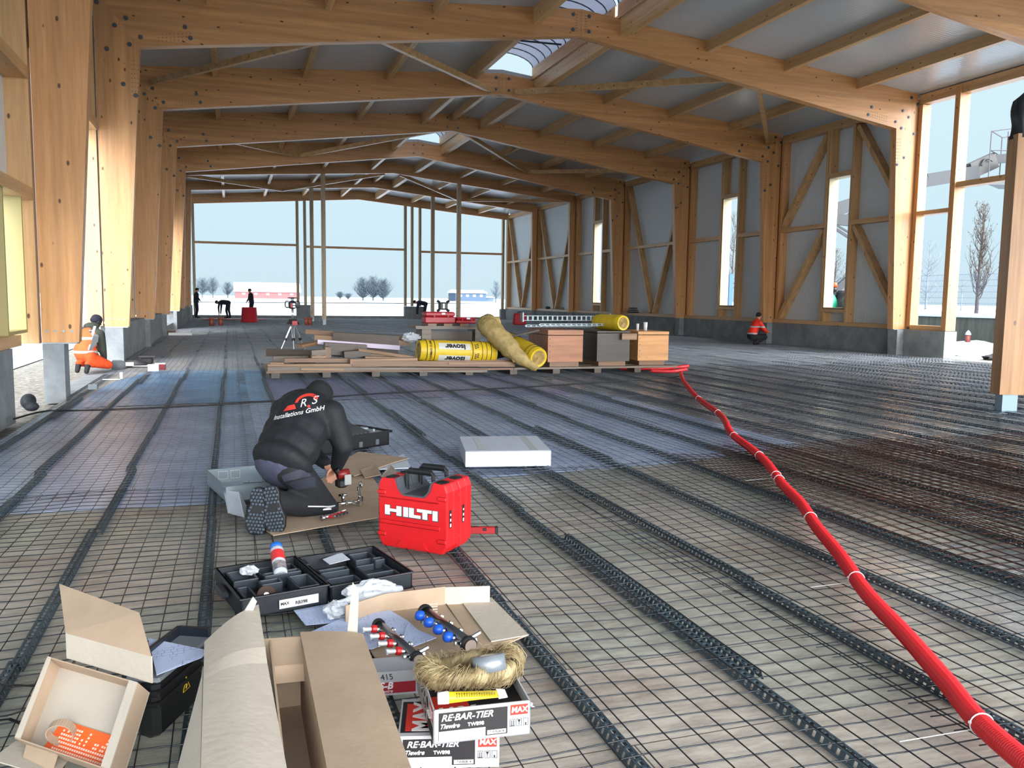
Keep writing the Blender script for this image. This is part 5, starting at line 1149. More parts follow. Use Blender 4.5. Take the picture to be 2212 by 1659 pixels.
# ---- hi-vis vest worker, kneeling by the left columns
def hivis(name, c, z1, z2, z3=None, w=.045):
    m = bpy.data.materials.new(name); m.use_nodes = True; n = m.node_tree; b = n.nodes['Principled BSDF']; N = n.nodes.new; L = n.links.new; b.inputs['Roughness'].default_value = .7
    tc = N('ShaderNodeTexCoord'); sp = N('ShaderNodeSeparateXYZ'); L(tc.outputs['Object'], sp.inputs[0]); acc = None
    for z in (z1, z2, z3):
        if z is None: continue
        a = N('ShaderNodeMath'); a.operation = 'COMPARE'; a.inputs[1].default_value = z; a.inputs[2].default_value = w/2; L(sp.outputs['Z'], a.inputs[0])
        if acc is None: acc = a
        else:
            q = N('ShaderNodeMath'); q.operation = 'MAXIMUM'; L(acc.outputs[0], q.inputs[0]); L(a.outputs[0], q.inputs[1]); acc = q
    mx = N('ShaderNodeMix'); mx.data_type = 'RGBA'; mx.inputs[6].default_value = c; mx.inputs[7].default_value = S(176, 180, 182); L(acc.outputs[0], mx.inputs[0]); L(mx.outputs[2], b.inputs['Base Color']); return m
J = dict(pel=(-2.510, 16.727, 0.371), nk=(-2.371, 16.919, 0.820), hd=(-2.338, 16.983, 0.928), face=(.75, .62, -.45), hup=(.3, .3, 1),
    shL=(-2.601, 17.168, 0.743), shR=(-2.249, 16.718, 0.712), elL=(-2.494, 17.257, 0.430), elR=(-2.216, 16.741, 0.434), wrL=(-2.335, 17.181, 0.210), wrR=(-2.209, 16.877, 0.240), hnL=(-2.263, 17.149, 0.143), hnR=(-2.161, 16.907, 0.178),
    hipL=(-2.568, 16.845, 0.305), hipR=(-2.396, 16.597, 0.304), knL=(-2.303, 17.217, 0.155), knR=(-2.140, 16.791, 0.152), anL=(-2.599, 16.632, 0.196), anR=(-2.426, 16.468, 0.198), toL=(-2.616, 16.571, 0.068), toR=(-2.444, 16.407, 0.063))
C = dict(jacket=fabric('jacket_olive', S(52, 58, 48)), trousers=fabric('trousers_orange', S(214, 74, 22)), hat=fabric('hat_navy', S(22, 26, 44)), puff=1.12, skin=fabric('glove_dark', S(60, 56, 54)))
W2, a, c = person('kneeling person in orange reflective vest and navy hat beside left column', J, C, 1.0, .018, vest=hivis('vest_orange', S(238, 84, 30), .40, .64), hood=True)
b = MB(); p = Vector((-2.456, 16.456, 0.780)); 
M = frame(p, (.9, -.3, 0), (0, .25, 1)); b = MB(M); b.add([(-.055, 0, 0), (0, -.045, 0), (.055, 0, 0), (0, .045, 0)], [(0, 1, 2, 3)]); b.cur = 1; b.add([(-.04, -.008, .001), (.04, -.008, .001), (.04, .008, .001), (-.04, .008, .001)], [(0, 1, 2, 3)])
o = b.build('vest_emblem', [mat('emblem_dark', S(60, 40, 44), .6), TXW], W2); subdiv(o, 2)
VS = [c_ for c_ in W2.children if c_.name.startswith('vest') and 'emblem' not in c_.name][0]; project(o, VS, Vector((.3, .95, 0)), .008)
b = MB(M); 
for k in range(8): b.add([(.15-.012*k, .09-.055*k, 0), (.195-.012*k, .09-.055*k, 0), (.183-.012*k, .035-.055*k, 0), (.138-.012*k, .035-.055*k, 0)], [(0, 1, 2, 3)])
o = b.build('reflective_strap', mat('reflective', S(176, 180, 182), .5), W2); subdiv(o, 1); project(o, VS, Vector((.3, .95, 0)), .006)
# ---- worker in orange-red jacket squatting at the right wall
J = dict(pel=(16.427, 24.064, 0.323), nk=(16.671, 24.089, 0.831), hd=(16.733, 24.136, 0.969), face=(.85, .35, -.25), hup=(0, 0, 1),
    shL=(16.745, 24.321, 0.747), shR=(16.624, 23.884, 0.745), elL=(17.037, 24.304, 0.514), elR=(16.765, 23.813, 0.518), wrL=(17.093, 24.170, 0.426), wrR=(16.896, 23.866, 0.439), hnL=(17.167, 24.147, 0.443), hnR=(17.000, 23.886, 0.454),
    hipL=(16.499, 24.140, 0.273), hipR=(16.367, 23.919, 0.268), knL=(17.031, 24.177, 0.301), knR=(16.835, 23.870, 0.285), anL=(16.642, 24.124, 0.072), anR=(16.465, 23.918, 0.069), toL=(16.774, 24.127, 0.025), toR=(16.581, 23.927, 0.021))
C = dict(jacket=hivis('jacket_orange_red', S(226, 44, 20), .62, .40), trousers=fabric('trousers_black', S(20, 22, 26)), hat=CAPM, puff=1.05)
person('squatting person in orange-red reflective jacket at the right wall', J, C, 1.0, .022)
# ---- four dark figures near the open gable
def stand(x, y, rz, s, bend=0, spread=.12):
    M = Matrix.Translation((x, y, .03)) @ Matrix.Rotation(rz, 4, 'Z') @ Matrix.Scale(s, 4); v = lambda a, b_, c: tuple(M @ Vector((a, b_, c)))
    d = lambda a, b_, c: tuple(M.to_3x3() @ Vector((a, b_, c)))
    sb, cb = math.sin(bend), math.cos(bend); T = lambda a, f, u: v(a, f*cb+u*sb, .95+u*cb-f*sb)     # points above the hips, leaning forward along +y
    if bend < .5: arms = dict(elL=T(-.26, .02, .25), elR=T(.26, .02, .25), wrL=T(-.24, .16, .05), wrR=T(.24, .16, .08), hnL=T(-.22, .22, -.03), hnR=T(.22, .24, .02))
    else: arms = {k: v(*p) for k, p in dict(elL=(-.2, .52, .62), elR=(.2, .50, .60), wrL=(-.16, .50, .32), wrR=(.16, .52, .30), hnL=(-.15, .52, .20), hnR=(.15, .55, .20)).items()}
    return dict(pel=v(0, 0, .95), nk=T(0, 0, .52), hd=T(0, .03, .66), face=d(0, math.cos(bend*.9+.15), -math.sin(bend*.9+.15)), hup=d(0, math.sin(bend*.9), math.cos(bend*.9)), shL=T(-.19, 0, .46), shR=T(.19, 0, .46),
        hipL=v(-.09, 0, .90), hipR=v(.09, 0, .90), knL=v(-spread, .06, .50), knR=v(spread, .04, .50), anL=v(-spread, 0-.02, .09), anR=v(spread, -.04, .09), toL=v(-spread-.02, .15, .05), toR=v(spread+.02, .13, .05), **arms)
NAVY = fabric('overall_navy', S(30, 38, 54)); C = dict(jacket=NAVY, trousers=NAVY, hat=CAPM)
person('standing person in dark clothes by the far left gable post', stand(-1.95, 53.4, -1.35, 1.04, .05), C, 1.0, .03)
person('person in dark clothes bending down beside the red plank by the gable', stand(-.15, 53.0, 1.25, 1.0, 1.5, .2), C, 1.0, .03)
person('standing person in dark hooded clothes behind the red tub', stand(1.15, 51.8, 1.9, 1.04, .10), C, 1.0, .03)
person('person in dark blue bending down by a concrete block of the gable', stand(11.95, 53.6, 1.5, 1.05, 1.35, .2), C, 1.0, .03)
# ================================================================ material pile on pallets in the middle of the hall
PLK = [wood('plank_%s' % n, S(*a), S(*c), 0, .5) for n, a, c in (('brown', (134, 98, 68), (104, 74, 50)), ('tan', (154, 120, 86), (122, 92, 64)), ('grey', (122, 108, 92), (92, 82, 70)), ('dark', (80, 64, 50), (56, 44, 34)))]
def plank(px0, py0, px1, py1, Y0, w, h, m, lab, depth=.0):
    pass
def pl(a, c, w, h, k, lab, cat='plank', group='loose planks of the timber pile'):
    b = MB(); a, c = Vector(a), Vector(c); L = (c-a).length; mid = (a+c)/2; b.box((0, 0, 0), (L, w, h))
    o = b.build('timber_plank', PLK[k]); o.location = mid; d = (c-a).normalized(); o.rotation_euler = basis(d, z=(0, 0, 1)).to_euler(); tag(o, lab, cat, group); return o
# base pallets
t = thing('pallet_base', 'long low pallet base carrying the timber pile and the wooden crates', 'pallet')
for i, (x0, x1) in enumerate(((.55, 5.0), (5.0, 8.45))):
    for y in (15.0, 15.45, 15.9, 16.35): b = MB(); b.b2(x0, x1-.01, y-.15, y+.2, .125, .16); b.build('deck_board', PLK[2 if i else 0], t)
for x in [.7+.86*i for i in range(10)]: b = MB(); b.b2(x-.07, x+.07, 14.87, 16.5, .035, .125); b.build('bearer', PLK[3], t)
# planks: seen end points on the pile's own planes
pl((0.573, 14.920, 0.195), (4.475, 14.920, 0.123), .14, .08, 2, 'long grey-brown plank lowest at the front of the pile')
pl((0.579, 15.050, 0.240), (2.515, 15.050, 0.232), .16, .06, 1, 'long light plank second from the bottom, left half'); pl((2.013, 15.000, 0.267), (5.045, 15.000, 0.222), .12, .10, 0, 'thick brown plank lying centrally near the pile bottom')
pl((1.121, 14.830, 0.195), (1.845, 14.830, 0.176), .05, .04, 1, 'short pale batten on the pile front edge'); pl((0.866, 15.200, 0.322), (1.999, 15.200, 0.310), .15, .07, 0, 'mid-brown plank end jutting left above the long light plank')
pl((0.624, 15.200, 0.268), (0.850, 15.200, 0.257), .3, .06, 1, 'short plank stub at the far left of the pile'); pl((1.973, 15.000, 0.300), (3.202, 15.100, 0.304), .12, .09, 1, 'broad light plank in front of the striped roll')
pl((1.039, 15.100, 0.214), (1.961, 15.100, 0.210), .2, .04, 2, 'thin grey plank between the light planks'); pl((1.441, 15.400, 0.293), (3.310, 15.400, 0.273), .2, .05, 0, 'brown plank supporting the broad light plank')
pl((2.208, 15.500, 0.481), (3.227, 15.300, 0.332), .10, .05, 1, 'slanting light plank descending to the right on the pile'); pl((2.137, 15.600, 0.390), (3.111, 15.500, 0.363), .15, .05, 0, 'short brown plank under the slanting plank')
pl((2.288, 15.300, 0.350), (2.984, 15.300, 0.326), .12, .04, 1, 'small orange-brown batten in the pile middle'); pl((1.943, 15.600, 0.383), (2.436, 15.600, 0.414), .25, .12, 3, 'squarish dark timber block in the pile middle')
pl((1.345, 15.400, 0.435), (1.589, 15.400, 0.450), .3, .10, 2, 'small timber block stacked left of the upright board'); pl((1.344, 15.400, 0.344), (1.588, 15.400, 0.341), .3, .10, 1, 'small timber block below its twin, left of the upright board')
pl((1.629, 15.400, 0.299), (1.631, 15.400, 0.541), .25, .10, 0, 'short board standing upright in the pile'); pl((0.634, 16.600, 0.371), (1.432, 16.400, 0.352), .2, .14, 3, 'dark beam end at the left back of the pile, near the tripod feet')
pl((0.715, 16.000, 0.299), (1.337, 16.000, 0.301), .2, .08, 2, 'grey weathered board at the left end of the pile'); pl((1.181, 16.000, 0.518), (1.666, 16.300, 0.586), .2, .06, 1, 'plank end tilted up under the pink-white board')
pl((1.624, 15.900, 0.486), (2.395, 15.900, 0.438), .3, .22, 3, 'dark broad timber behind the upright board'); pl((1.366, 16.800, 0.759), (2.648, 16.600, 0.667), .12, .09, 0, 'topmost brown plank of the pile, left end raised')
pl((1.513, 16.500, 0.656), (3.324, 16.200, 0.549), .12, .10, 1, 'light plank just under the topmost plank'); pl((2.609, 16.700, 0.671), (3.331, 16.600, 0.629), .1, .10, 0, 'short brown plank continuing the topmost plank to the right')
pl((1.873, 16.600, 0.533), (3.107, 16.400, 0.466), .6, .46, 3, 'dark timbers filling the pile behind the pink-white board')
for k in range(4): pl((3.757, 14.950, 0.250), (4.982, 14.950, 0.244), .08, .03, 1, 'one of the thin stacked battens in front of the insulation rolls') if k == 0 else None
o = pl((3.824, 15.080, 0.282), (5.118, 15.080, 0.277), .08, .03, 0, 'thin batten topmost in front of the insulation rolls')
o = pl((1.527, 16.100, 0.597), (3.058, 16.000, 0.481), .12, .085, 0, 'long pinkish white board lying on the timber pile', 'board', None); o.name = 'white_board'; o.data.materials.clear(); o.data.materials.append(mat('pink_white', S(214, 204, 224), .6))
pl((1.712, 16.750, 0.562), (2.616, 16.750, 0.531), .12, .36, 3, 'dark timber standing under the topmost planks of the pile')
for nm, lab in (('timber_plank.016', 'packing block under the dark beam end at the left back of the pile'), ('timber_plank.017', 'packing block under the grey weathered board at the pile left end')):
    q = bpy.data.objects[nm]; zs = [(q.matrix_basis @ v.co).z for v in q.data.vertices]; zb_ = min(zs); b = MB(); b.b2(q.location.x+.1, q.location.x+.45, q.location.y-.08, q.location.y+.08, .03 if q.location.y > 16.5 else .16, max(.2, zb_+.01)); tag(b.build('packing_block', PLK[3]), lab, 'timber block')
# black sheet behind the roll
b = MB(); b.grid(lambda u, v: (4.0+1.3*u, 15.5+.5*v, .30+.28*v*(1-.5*u)+.03*math.sin(9*u)), 14, 6, .01); tag(b.build('black_sheeting', BLKM), 'crumpled black sheeting tucked behind the striped insulation roll', 'plastic sheet')
# wood crates
def crate(p, w, h, d, m, lab, lid, foot):
    t = thing('wooden_crate', lab, 'wooden crate', p, 0, 'wooden crates on the pallet')
    b = MB(); b.b2(.06, w-.06, .05, d-.05, 0, foot); b.build('foot_board', PLK[0], t)
    for nm, x0, x1, y0, y1 in (('front_panel', 0, w, 0, .025), ('back_panel', 0, w, d-.025, d), ('side_panel', 0, .025, .025, d-.025), ('side_panel', w-.025, w, .025, d-.025)):
        b = MB(); b.b2(x0, x1, y0, y1, foot, h-lid-.014); b.build(nm, m, t)
    b = MB(); b.b2(-.004, w+.004, -.004, d, h-lid, h); b.build('lid', m, t)
    b = MB()
    for k in range(5): b.cyl((.04, -.003, foot+.08+.12*k), (.04, 0, foot+.08+.12*k), .009, 6)
    b.build('screws', BLKM, t)
c1 = (5.709, 14.950, 0.165); c2 = (6.753, 15.000, 0.147); c3 = (7.661, 15.050, 0.140)
crate((c1[0], 14.95, .16), .72, .70, 1.1, wood('crate_red', S(176, 116, 78), S(146, 92, 60), 0, .6), 'reddish plywood crate, leftmost of the three on the pallet', .09, .09)
crate((c2[0], 15.0, .16), .70, .68, 1.1, wood('crate_dark', S(72, 64, 56), S(52, 46, 42), 0, .4), 'dark weathered plywood crate in the middle of the three', .03, .09)
crate((c3[0], 15.05, .16), .68, .67, 1.1, wood('crate_light', S(206, 152, 96), S(182, 128, 76), 0, .7), 'light plywood crate, rightmost of the three on the pallet', .06, .09)
o = pl((7.240, 14.930, 0.737), (7.562, 14.930, 0.736), .04, .12, 1, 'small light block resting on the middle crate edge', 'block', None); o.name = 'wood_block'
# insulation rolls
YELR = mat('roll_yellow', S(226, 192, 40), .45, noise=.15, nscale=8, bump=.3, bscale=8); ROLW = mat('roll_white', S(206, 206, 200), .45); WOOL = mat('mineral_wool', S(186, 156, 96), .95, noise=.4, nscale=12, bump=.8, bscale=24)
def wraptext(s, size, m, parent, r, x, ang, rot=0, ext=.0, name='roll_lettering', sx=1, bold=.002):
    o = text(s, size, m, parent, Matrix.Rotation(rot, 4, 'Z'), name, ext=0, sx=sx, bold=bold); subdiv(o, 2)
    for v in o.data.vertices:
        a = ang+v.co.y/r; v.co = Vector((x+v.co.x, -math.cos(a)*(r+.004), math.sin(a)*(r+.004)))
    return o
def roll(a, c, r, lab, txt=True, flip=True):
    a, c = Vector(a), Vector(c); d = (c-a).normalized(); L = (c-a).length; R = basis(d, z=(0, 0, 1))
    t = thing('insulation_roll', lab, 'insulation roll', a, 0, 'yellow wrapped insulation rolls', R=R)
    b = MB(); b.smooth = True; n = 12
    b.tube([(L*k/n, 0, 0) for k in range(n+1)], [r*(.90 if k in (0, n) else 1+.012*math.sin(k*2.1)) for k in range(n+1)], 28, cap=False); b.build('wrapping', YELR, t)
    for x, sg in ((.0, -1), (L, 1)):
        b = MB(); b.smooth = False
        b.lathe([(r*.90, 0), (r*.92, .012), (r*.74, .006), (r*.70, .0)], 28, Matrix.Translation((x, 0, 0)) @ Matrix.Rotation(sg*PI/2, 4, 'Y'), cap=False); b.build('folded_end', YELR, t)
        b = MB(); b.cyl((x-sg*.01, 0, 0), (x+sg*.004, 0, 0), r*.72, 24); pts = [(x+sg*.006, r*.66*(1-k/70)*math.cos(k*.42), r*.66*(1-k/70)*math.sin(k*.42)) for k in range(66)]; b.tube(pts, .008, 5, cap=False); b.build('wool_core', WOOL, t)
    if txt:
        for a0 in (.55, -.62):
            b = MB(); b.smooth = True
            b.grid(lambda u, v, a0=a0: (L*(.22+.42*u), -math.cos(a0+.32*(v-.5)*2)*(r+.002), math.sin(a0+.32*(v-.5)*2)*(r+.002)), 2, 8); b.build('white_panel', ROLW, t)
            wraptext('isover', .15, TXB, t, r, L*.44, a0-.02, PI, sx=1.05, bold=.006)
            wraptext('BAND CLASSIC', .05, TXB, t, r, L*.12, a0-.1, PI/2, sx=.9)
        b = MB()
        for x in (.07, .17, .67, .80, .86, .92):
            b.tube([(L*x, -math.cos(q)*(r+.002), math.sin(q)*(r+.002)) for q in [2*PI*k/28 for k in range(29)]], .006, 4, cap=False)
        for a0 in (.42, -.5):
            for k in range(6): b.box((L*(.71+.03*(k % 2)), -math.cos(a0+.08*k)*(r+.002), math.sin(a0+.08*k)*(r+.002)), (.03, .006, .02))
        b.build('printed_lines', TXB, t)
    return t
ra = Vector((3.255, 15.150, 0.479)); rbb = Vector((4.718, 15.250, 0.418))
roll(ra, rbb, .205, 'yellow and white insulation roll lying lengthwise on the planks')
e = Vector((5.445, 14.750, 0.350)); roll(e, e+Vector((-.28, 1.15, .26)), .20, 'yellow insulation roll with its open end towards the camera, leaning low', True)
e = Vector((7.321, 15.050, 0.986)); e.z = .84+.16; roll(e, e+Vector((-.18, .8, -.0)), .158, 'yellow insulation roll lying on top of the wooden crates', False)
# brown batt folded over
b = MB(); b.smooth = True
S0 = [Vector(p) for p in ((5.409, 14.720, 0.144), (5.067, 14.800, 0.376), (4.840, 14.950, 0.628), (4.658, 15.100, 0.838), (4.584, 15.250, 0.945), (4.683, 15.400, 1.011))]
S0 = [Vector(p) for p in crom([tuple(p) for p in S0], 5)]
b.tube(S0, [.05+.14*min(1, i/8)-.06*max(0, (i-20)/6)+.012*math.sin(i*1.9) for i in range(len(S0))], 16); b.tube([S0[-1], S0[-1]+Vector((.16, .0, .03)), S0[-1]+Vector((.22, 0, -.10))], [.09, .07, .03], 10)
b.tube([S0[8], S0[8]+Vector((.02, -.1, -.16)), S0[8]+Vector((.05, -.12, -.26))], [.05, .04, .02], 8)
tag(b.build('insulation_batt', mat('batt_wrap', S(176, 152, 96), .6, noise=.35, nscale=9, bump=1, bscale=14)), 'crumpled brownish insulation batt folded over between the rolls', 'insulation')
# bench of boards with red cases
t = thing('board_bench', 'rough bench of boards behind the insulation roll carrying red cases', 'bench')
y0, y1 = 16.2, 16.9
pA, pB = Vector((3.407, 16.200, 0.892)), Vector((4.831, 16.200, 0.877)); zt = pA.z
b = MB(); b.b2(pA.x, pB.x, y0-.05, y1, zt-.06, zt+.0); b.build('bench_top', PLK[2], t)
xa = (3.545, 16.200, 0.747)[0]; xb = (3.730, 16.200, 0.747)[0]
b = MB(); b.b2(xa, xb, y0+.02, y1-.1, .16, zt-.06); b.build('end_board', PLK[2], t); b = MB(); b.b2(pB.x-.2, pB.x-.1, y0+.02, y1-.1, .16, zt-.06); b.build('end_board', PLK[2], t)
b = MB(); b.b2(xb, pB.x-.2, y0+.12, y0+.16, .16, zt-.10); b.build('back_board', PLK[3], t)
CR = mat('case_crimson', S(168, 30, 44), .4)
def redcase(x0, x1, yy, z0, z1, lab):
    t = thing('red_case', lab, 'tool case', (x0, yy, z0), 0, 'red cases on the bench'); w = x1-x0; h = z1-z0
    b = MB(); b.bbox((w/2, .17, h*.30), (w, .34, h*.58), .02); b.build('case_body', CR, t); b = MB(); b.bbox((w/2, .17, h*.80), (w*.99, .335, h*.40), .025); b.build('lid', CR, t)
    b = MB(); b.bbox((w*.3, -.005, h*.62), (.03, .015, .04), .003); b.bbox((w*.75, -.005, h*.62), (.03, .015, .04), .003); b.build('latch', REDD, t); b = MB(); b.box((w*.6, -.004, h*.85), (.07, .004, .035)); b.build('label', TXW, t)
xx = lambda p: p
a_, c_ = (3.624, 16.350, 0.951), (4.245, 16.350, 1.184)
redcase(a_[0], c_[0], 16.3, zt+.045, zt+.045+.23, 'large red case on the board bench, black radio on top of it')
a2, c2_ = (4.256, 16.350, 0.953), (4.679, 16.350, 1.076)
redcase(a2[0], c2_[0], 16.3, zt+.045, zt+.045+.12, 'smaller flat red case on the board bench, right of the large one')
for k, px in enumerate((a_[0]+.1, a_[0]+.42, a2[0]+.12)): b = MB(); b.b2(px-.05, px+.12, y0+.05, y1-.05, zt, zt+.045); tag(b.build('bench_batten', PLK[0]), ['batten under the left end of the large red case', 'batten under the right end of the large red case', 'batten under the smaller flat red case'][k], 'batten')
t = thing('site_radio', 'black battery box with bumper corners standing on the red case', 'radio', (4.023, 16.450, 1.181)); t.location.z = zt+.275; t.location.y = 16.46
b = MB(); b.bbox((0, 0, .115), (.17, .15, .15), .02); b.build('housing', BLK, t)
for sx in (-1, 1):
    for sz in (0, 1): b = MB(); b.beam((sx*.07, -.02, .045+.14*sz), (sx*.125, -.02, .012+.206*sz), .05, .035, (0, 1, 0)); b.build('bumper', BLKM, t)
b = MB(); b.box((0, -.077, .115), (.03, .004, .09)); b.build('silver_strip', STEEL, t)
# galvanised perforated profiles on the crates
t0 = []
for k, (a, c, h, lab) in enumerate((((5.409, 15.600, 0.935), (7.511, 15.900, 1.007), .07, 'galvanised perforated profile lying on the crates, upper one'), ((5.657, 15.300, 0.848), (7.604, 15.500, 0.926), .05, 'galvanised perforated profile lying on the crates, front one'), ((5.442, 15.500, 0.885), (7.577, 15.700, 0.881), .04, 'galvanised perforated profile lying on the crates, lowest one'))):
    a, c = Vector(a), Vector(c); a.z = c.z = .90+(.12, .03, .0)[k]; d = (c-a).normalized(); L = (c-a).length; R = basis(d, z=(0, 0, 1))
    t = thing('steel_profile', lab, 'steel profile', a, 0, 'galvanised profiles on the crates', R=R)
    b = MB(); h = .10 if k == 0 else .045; b.b2(0, L, -.02, -.017, 0, .012); b.b2(0, L, -.02, -.017, h-.012, h); n = int(L/.11)
    for i in range(n+1): b.b2(L*i/n-.018, L*i/n+.018, -.02, -.017, .012, h-.012)
    b.b2(0, L, -.017, .03, 0, .003); b.b2(0, L, -.017, .03, h-.003, h)
    if k == 0: b.b2(-.02, .01, -.05, .05, -.02, .16); b.b2(L*.95, L*.96, -.03, .03, -.0, .14)
    b.build('profile', GALV, t)
b = MB(); p = Vector((5.078, 15.400, 0.710)); b.beam(p, Vector((5.620, 15.200, 0.852)), .25, .03); tag(b.build('dark_board', PLK[3]), 'dark board slanting from the folded batt up to the profiles', 'board')
# white bag, cups
b = MB(); q = Vector((3.283, 16.000, 0.676)); b.grid(crumple(tuple(q), .17, .12, .085, 9, amp=.3), 20, 12); tag(b.build('plastic_bag', BAG), 'clear white plastic bag on the planks left of the bench', 'plastic bag')
for px, r, h, lab in ((1377, .03, .14, 'slim white cup on the light crate'), (1397, .045, .17, 'wider clear cup on the light crate, right of the slim one')):
    q = Vector((7.868, 15.500, 0.813)); q.x = 15.5*0+ (q.x + (px-1377)*.0088); q.z = .832; b = MB(); b.smooth = True; b.lathe([(r*.8, 0), (r, h), (r*.9, h), (r*.7, .01)], 16, Matrix.Translation(q)); tag(b.build('cup', mat('cup_white', S(222, 226, 230), .3, alpha=.8)), lab, 'cup')
# ---- rotating laser on tripod
tb = Vector((1.316, 20.140, 0.040)); tb.z = 0
tb = Vector((1.37, 20.2, 0)); 
t = thing('laser_tripod', 'aluminium tripod with black head and red trim behind the timber pile', 'tripod', tb)
hd_ = Vector((0, .25, .82)); ALU = mat('aluminium', S(196, 200, 204), .3, .85)
for k, (dx, dy) in enumerate(((-.34, -.1), (.0, -.42), (.36, .38))):
    ft = Vector((dx, dy+.25, .035)); b = MB(); m_ = hd_+(ft-hd_)*.5; sdv = (ft-hd_).cross(Vector((0, 0, 1))).normalized()*.028
    b.cyl(hd_+sdv, m_+sdv*.7, .012, 8); b.cyl(hd_-sdv, m_-sdv*.7, .012, 8); b.cyl(m_-(ft-hd_).normalized()*.05, ft, .014, 8); b.build('leg', ALU, t)
    b = MB(); b.cyl(m_-(ft-hd_).normalized()*.03, m_+(ft-hd_).normalized()*.03, .034, 8); b.cyl(ft, ft+(hd_-ft).normalized()*.06, .018, 8); b.build('clamp', BLK, t)
b = MB(); b.hexa([(-.15, .12, .78), (.15, .12, .78), (.15, .38, .78), (-.15, .38, .78)], [(-.08, .17, .90), (.08, .17, .90), (.08, .33, .90), (-.08, .33, .90)]); b.build('tripod_head', BLK, t); b = MB(); b.box((.04, .13, .81), (.12, .04, .10)); b.build('red_trim', REDD, t)
b = MB(); b.smooth = True; b.cyl((0, .25, .88), (0, .25, 1.14), .028, 12); b.build('centre_column', ALU, t)
t = thing('rotating_laser', 'black caged rotating laser level on top of the tripod', 'laser level', tb+Vector((0, .25, 1.14)))
b = MB(); b.smooth = True; b.lathe([(.06, 0), (.09, .03), (.095, .14), (.07, .18), (.03, .19)], 16); b.build('housing', BLK, t); b = MB(); b.smooth = True; b.cyl((0, 0, .19), (0, 0, .24), .035, 12); b.build('laser_window', mat('laser_glass', S(150, 160, 170), .1), t)
b = MB(); b.smooth = True; b.lathe([(.03, .24), (.11, .25), (.11, .265), (.03, .27)], 16); b.build('top_guard', BLK, t)
for sx in (-1, 1): b = MB(); b.smooth = True; b.tube(crom([(sx*.08, 0, .03), (sx*.15, 0, .04), (sx*.165, 0, .10), (sx*.15, 0, .17), (sx*.08, 0, .175)], 4), .014, 8); b.build('handle', BLK, t)
b = MB(); b.box((.03, -.093, .11), (.06, .012, .04)); b.box((.03, -.093, .05), (.06, .012, .04)); b.build('display', mat('display', S(196, 204, 210), .3), t); b = MB(); b.box((-.03, -.088, .08), (.04, .012, .10)); b.build('red_panel', REDD, t)
# ---- small things further back and at the left columns
t = thing('red_tub', 'upturned red tub standing far back in front of the gable', 'tub', (.9, 46.2, .03)); b = MB(); b.smooth = True
b.lathe([(.44, 0), (.44, .05), (.43, .06), (.37, .78), (.0, .79)], 28); b.build('tub', mat('tub_red', S(190, 40, 54), .5), t); b = MB(); b.tube([(.445*math.cos(a), .445*math.sin(a), .03) for a in [2*PI*k/28 for k in range(29)]], .02, 6, cap=False); b.build('rim', MATS['tub_red'], t)
t = thing('crimson_case', 'dark red case standing upright against the far right plinth', 'tool case', (14.407, 42.001, 0.040)); b = MB(); b.bbox((0, 0, .33), (.72, .3, .62), .06); b.build('case_body', CR, t); b = MB(); b.tube([(-.12, 0, .64), (-.12, 0, .70), (.12, 0, .70), (.12, 0, .64)], .025, 6); b.build('carry_handle', BLK, t)
PS = mat('pipe_brown', S(150, 78, 62), .5)
for k, (p, lab) in enumerate((((-0.856, 40.620, 0.030), 'short brown drain stub, leftmost in front of the far gable'), ((-0.465, 41.258, 0.030), 'short brown drain stub, second from the left by the gable'), ((3.478, 42.188, 0.030), 'short brown drain stub, left one right of the tripod'), ((3.656, 42.201, 0.030), 'short brown drain stub, right one beside the tripod'))):
    b = MB(); b.smooth = True; b.cyl(p, Vector(p)+Vector((0, 0, .36)), .10, 14); b.cyl(Vector(p)+Vector((0, 0, .28)), Vector(p)+Vector((0, 0, .37)), .12, 14); tag(b.build('drain_stub', PS), lab, 'pipe stub', 'brown drain stubs')
b = MB(); b.b2(-1.6, 1.9, 50.6, 51.6, .04, .07); tag(b.build('red_boards', mat('red_board', S(196, 92, 96), .6)), 'reddish board lying under the two left workers by the gable', 'board')
b = MB(); q = Vector((-2.287, 32.105, 0.030)); b.b2(q.x-.05, q.x+.48, q.y-.2, q.y+.2, .03, .10); b.b2(q.x, q.x+.4, q.y-.15, q.y+.15, .10, .18); tag(b.build('formwork_block', PLK[3]), 'dark timber packing under the far left column', 'timber block')
b = MB(); q = Vector((-1.702, 31.147, 0.040)); b.b2(q.x-.35, q.x+.4, q.y-.1, q.y+.1, .04, .12); tag(b.build('white_board', WHITE), 'short white board lying by the far left column', 'board')
# tools beside the vest worker
t = thing('demolition_drill', 'dark power drill with white label lying before the vest worker', 'power tool', (-1.891, 17.395, 0.040), -.1)
b = MB(); b.smooth = True; b.tube([(0, 0, .07), (.18, 0, .08), (.34, .02, .06)], [.07, .075, .05], 12); b.build('drill_body', mat('drill_dark', S(52, 50, 52), .5), t); b = MB(); b.box((.06, -.075, .08), (.14, .006, .07)); b.build('white_label', TXW, t)
b = MB(); b.smooth = True; b.tube([(-.26, 0, .06), (-.12, 0, .05), (0, 0, .06)], [.09, .10, .06], 12); b.build('hood_cover', mat('grey_cover', S(104, 110, 116), .6), t); b = MB(); b.tube([(.12, -.1, .04), (.42, -.2, .05), (.66, -.1, .06)], .018, 6); b.build('drill_bit', STEEL, t)
t = thing('cordless_grinder', 'small dark tool lying beyond the drill', 'power tool', (-1.617, 18.253, 0.040)); b = MB(); b.bbox((0, 0, .07), (.22, .18, .12), .02); b.build('housing', BLK, t); b = MB(); b.box((0, 0, .16), (.30, .14, .03)); b.build('grip', mat('drill_dark', S(52, 50, 52)), t)
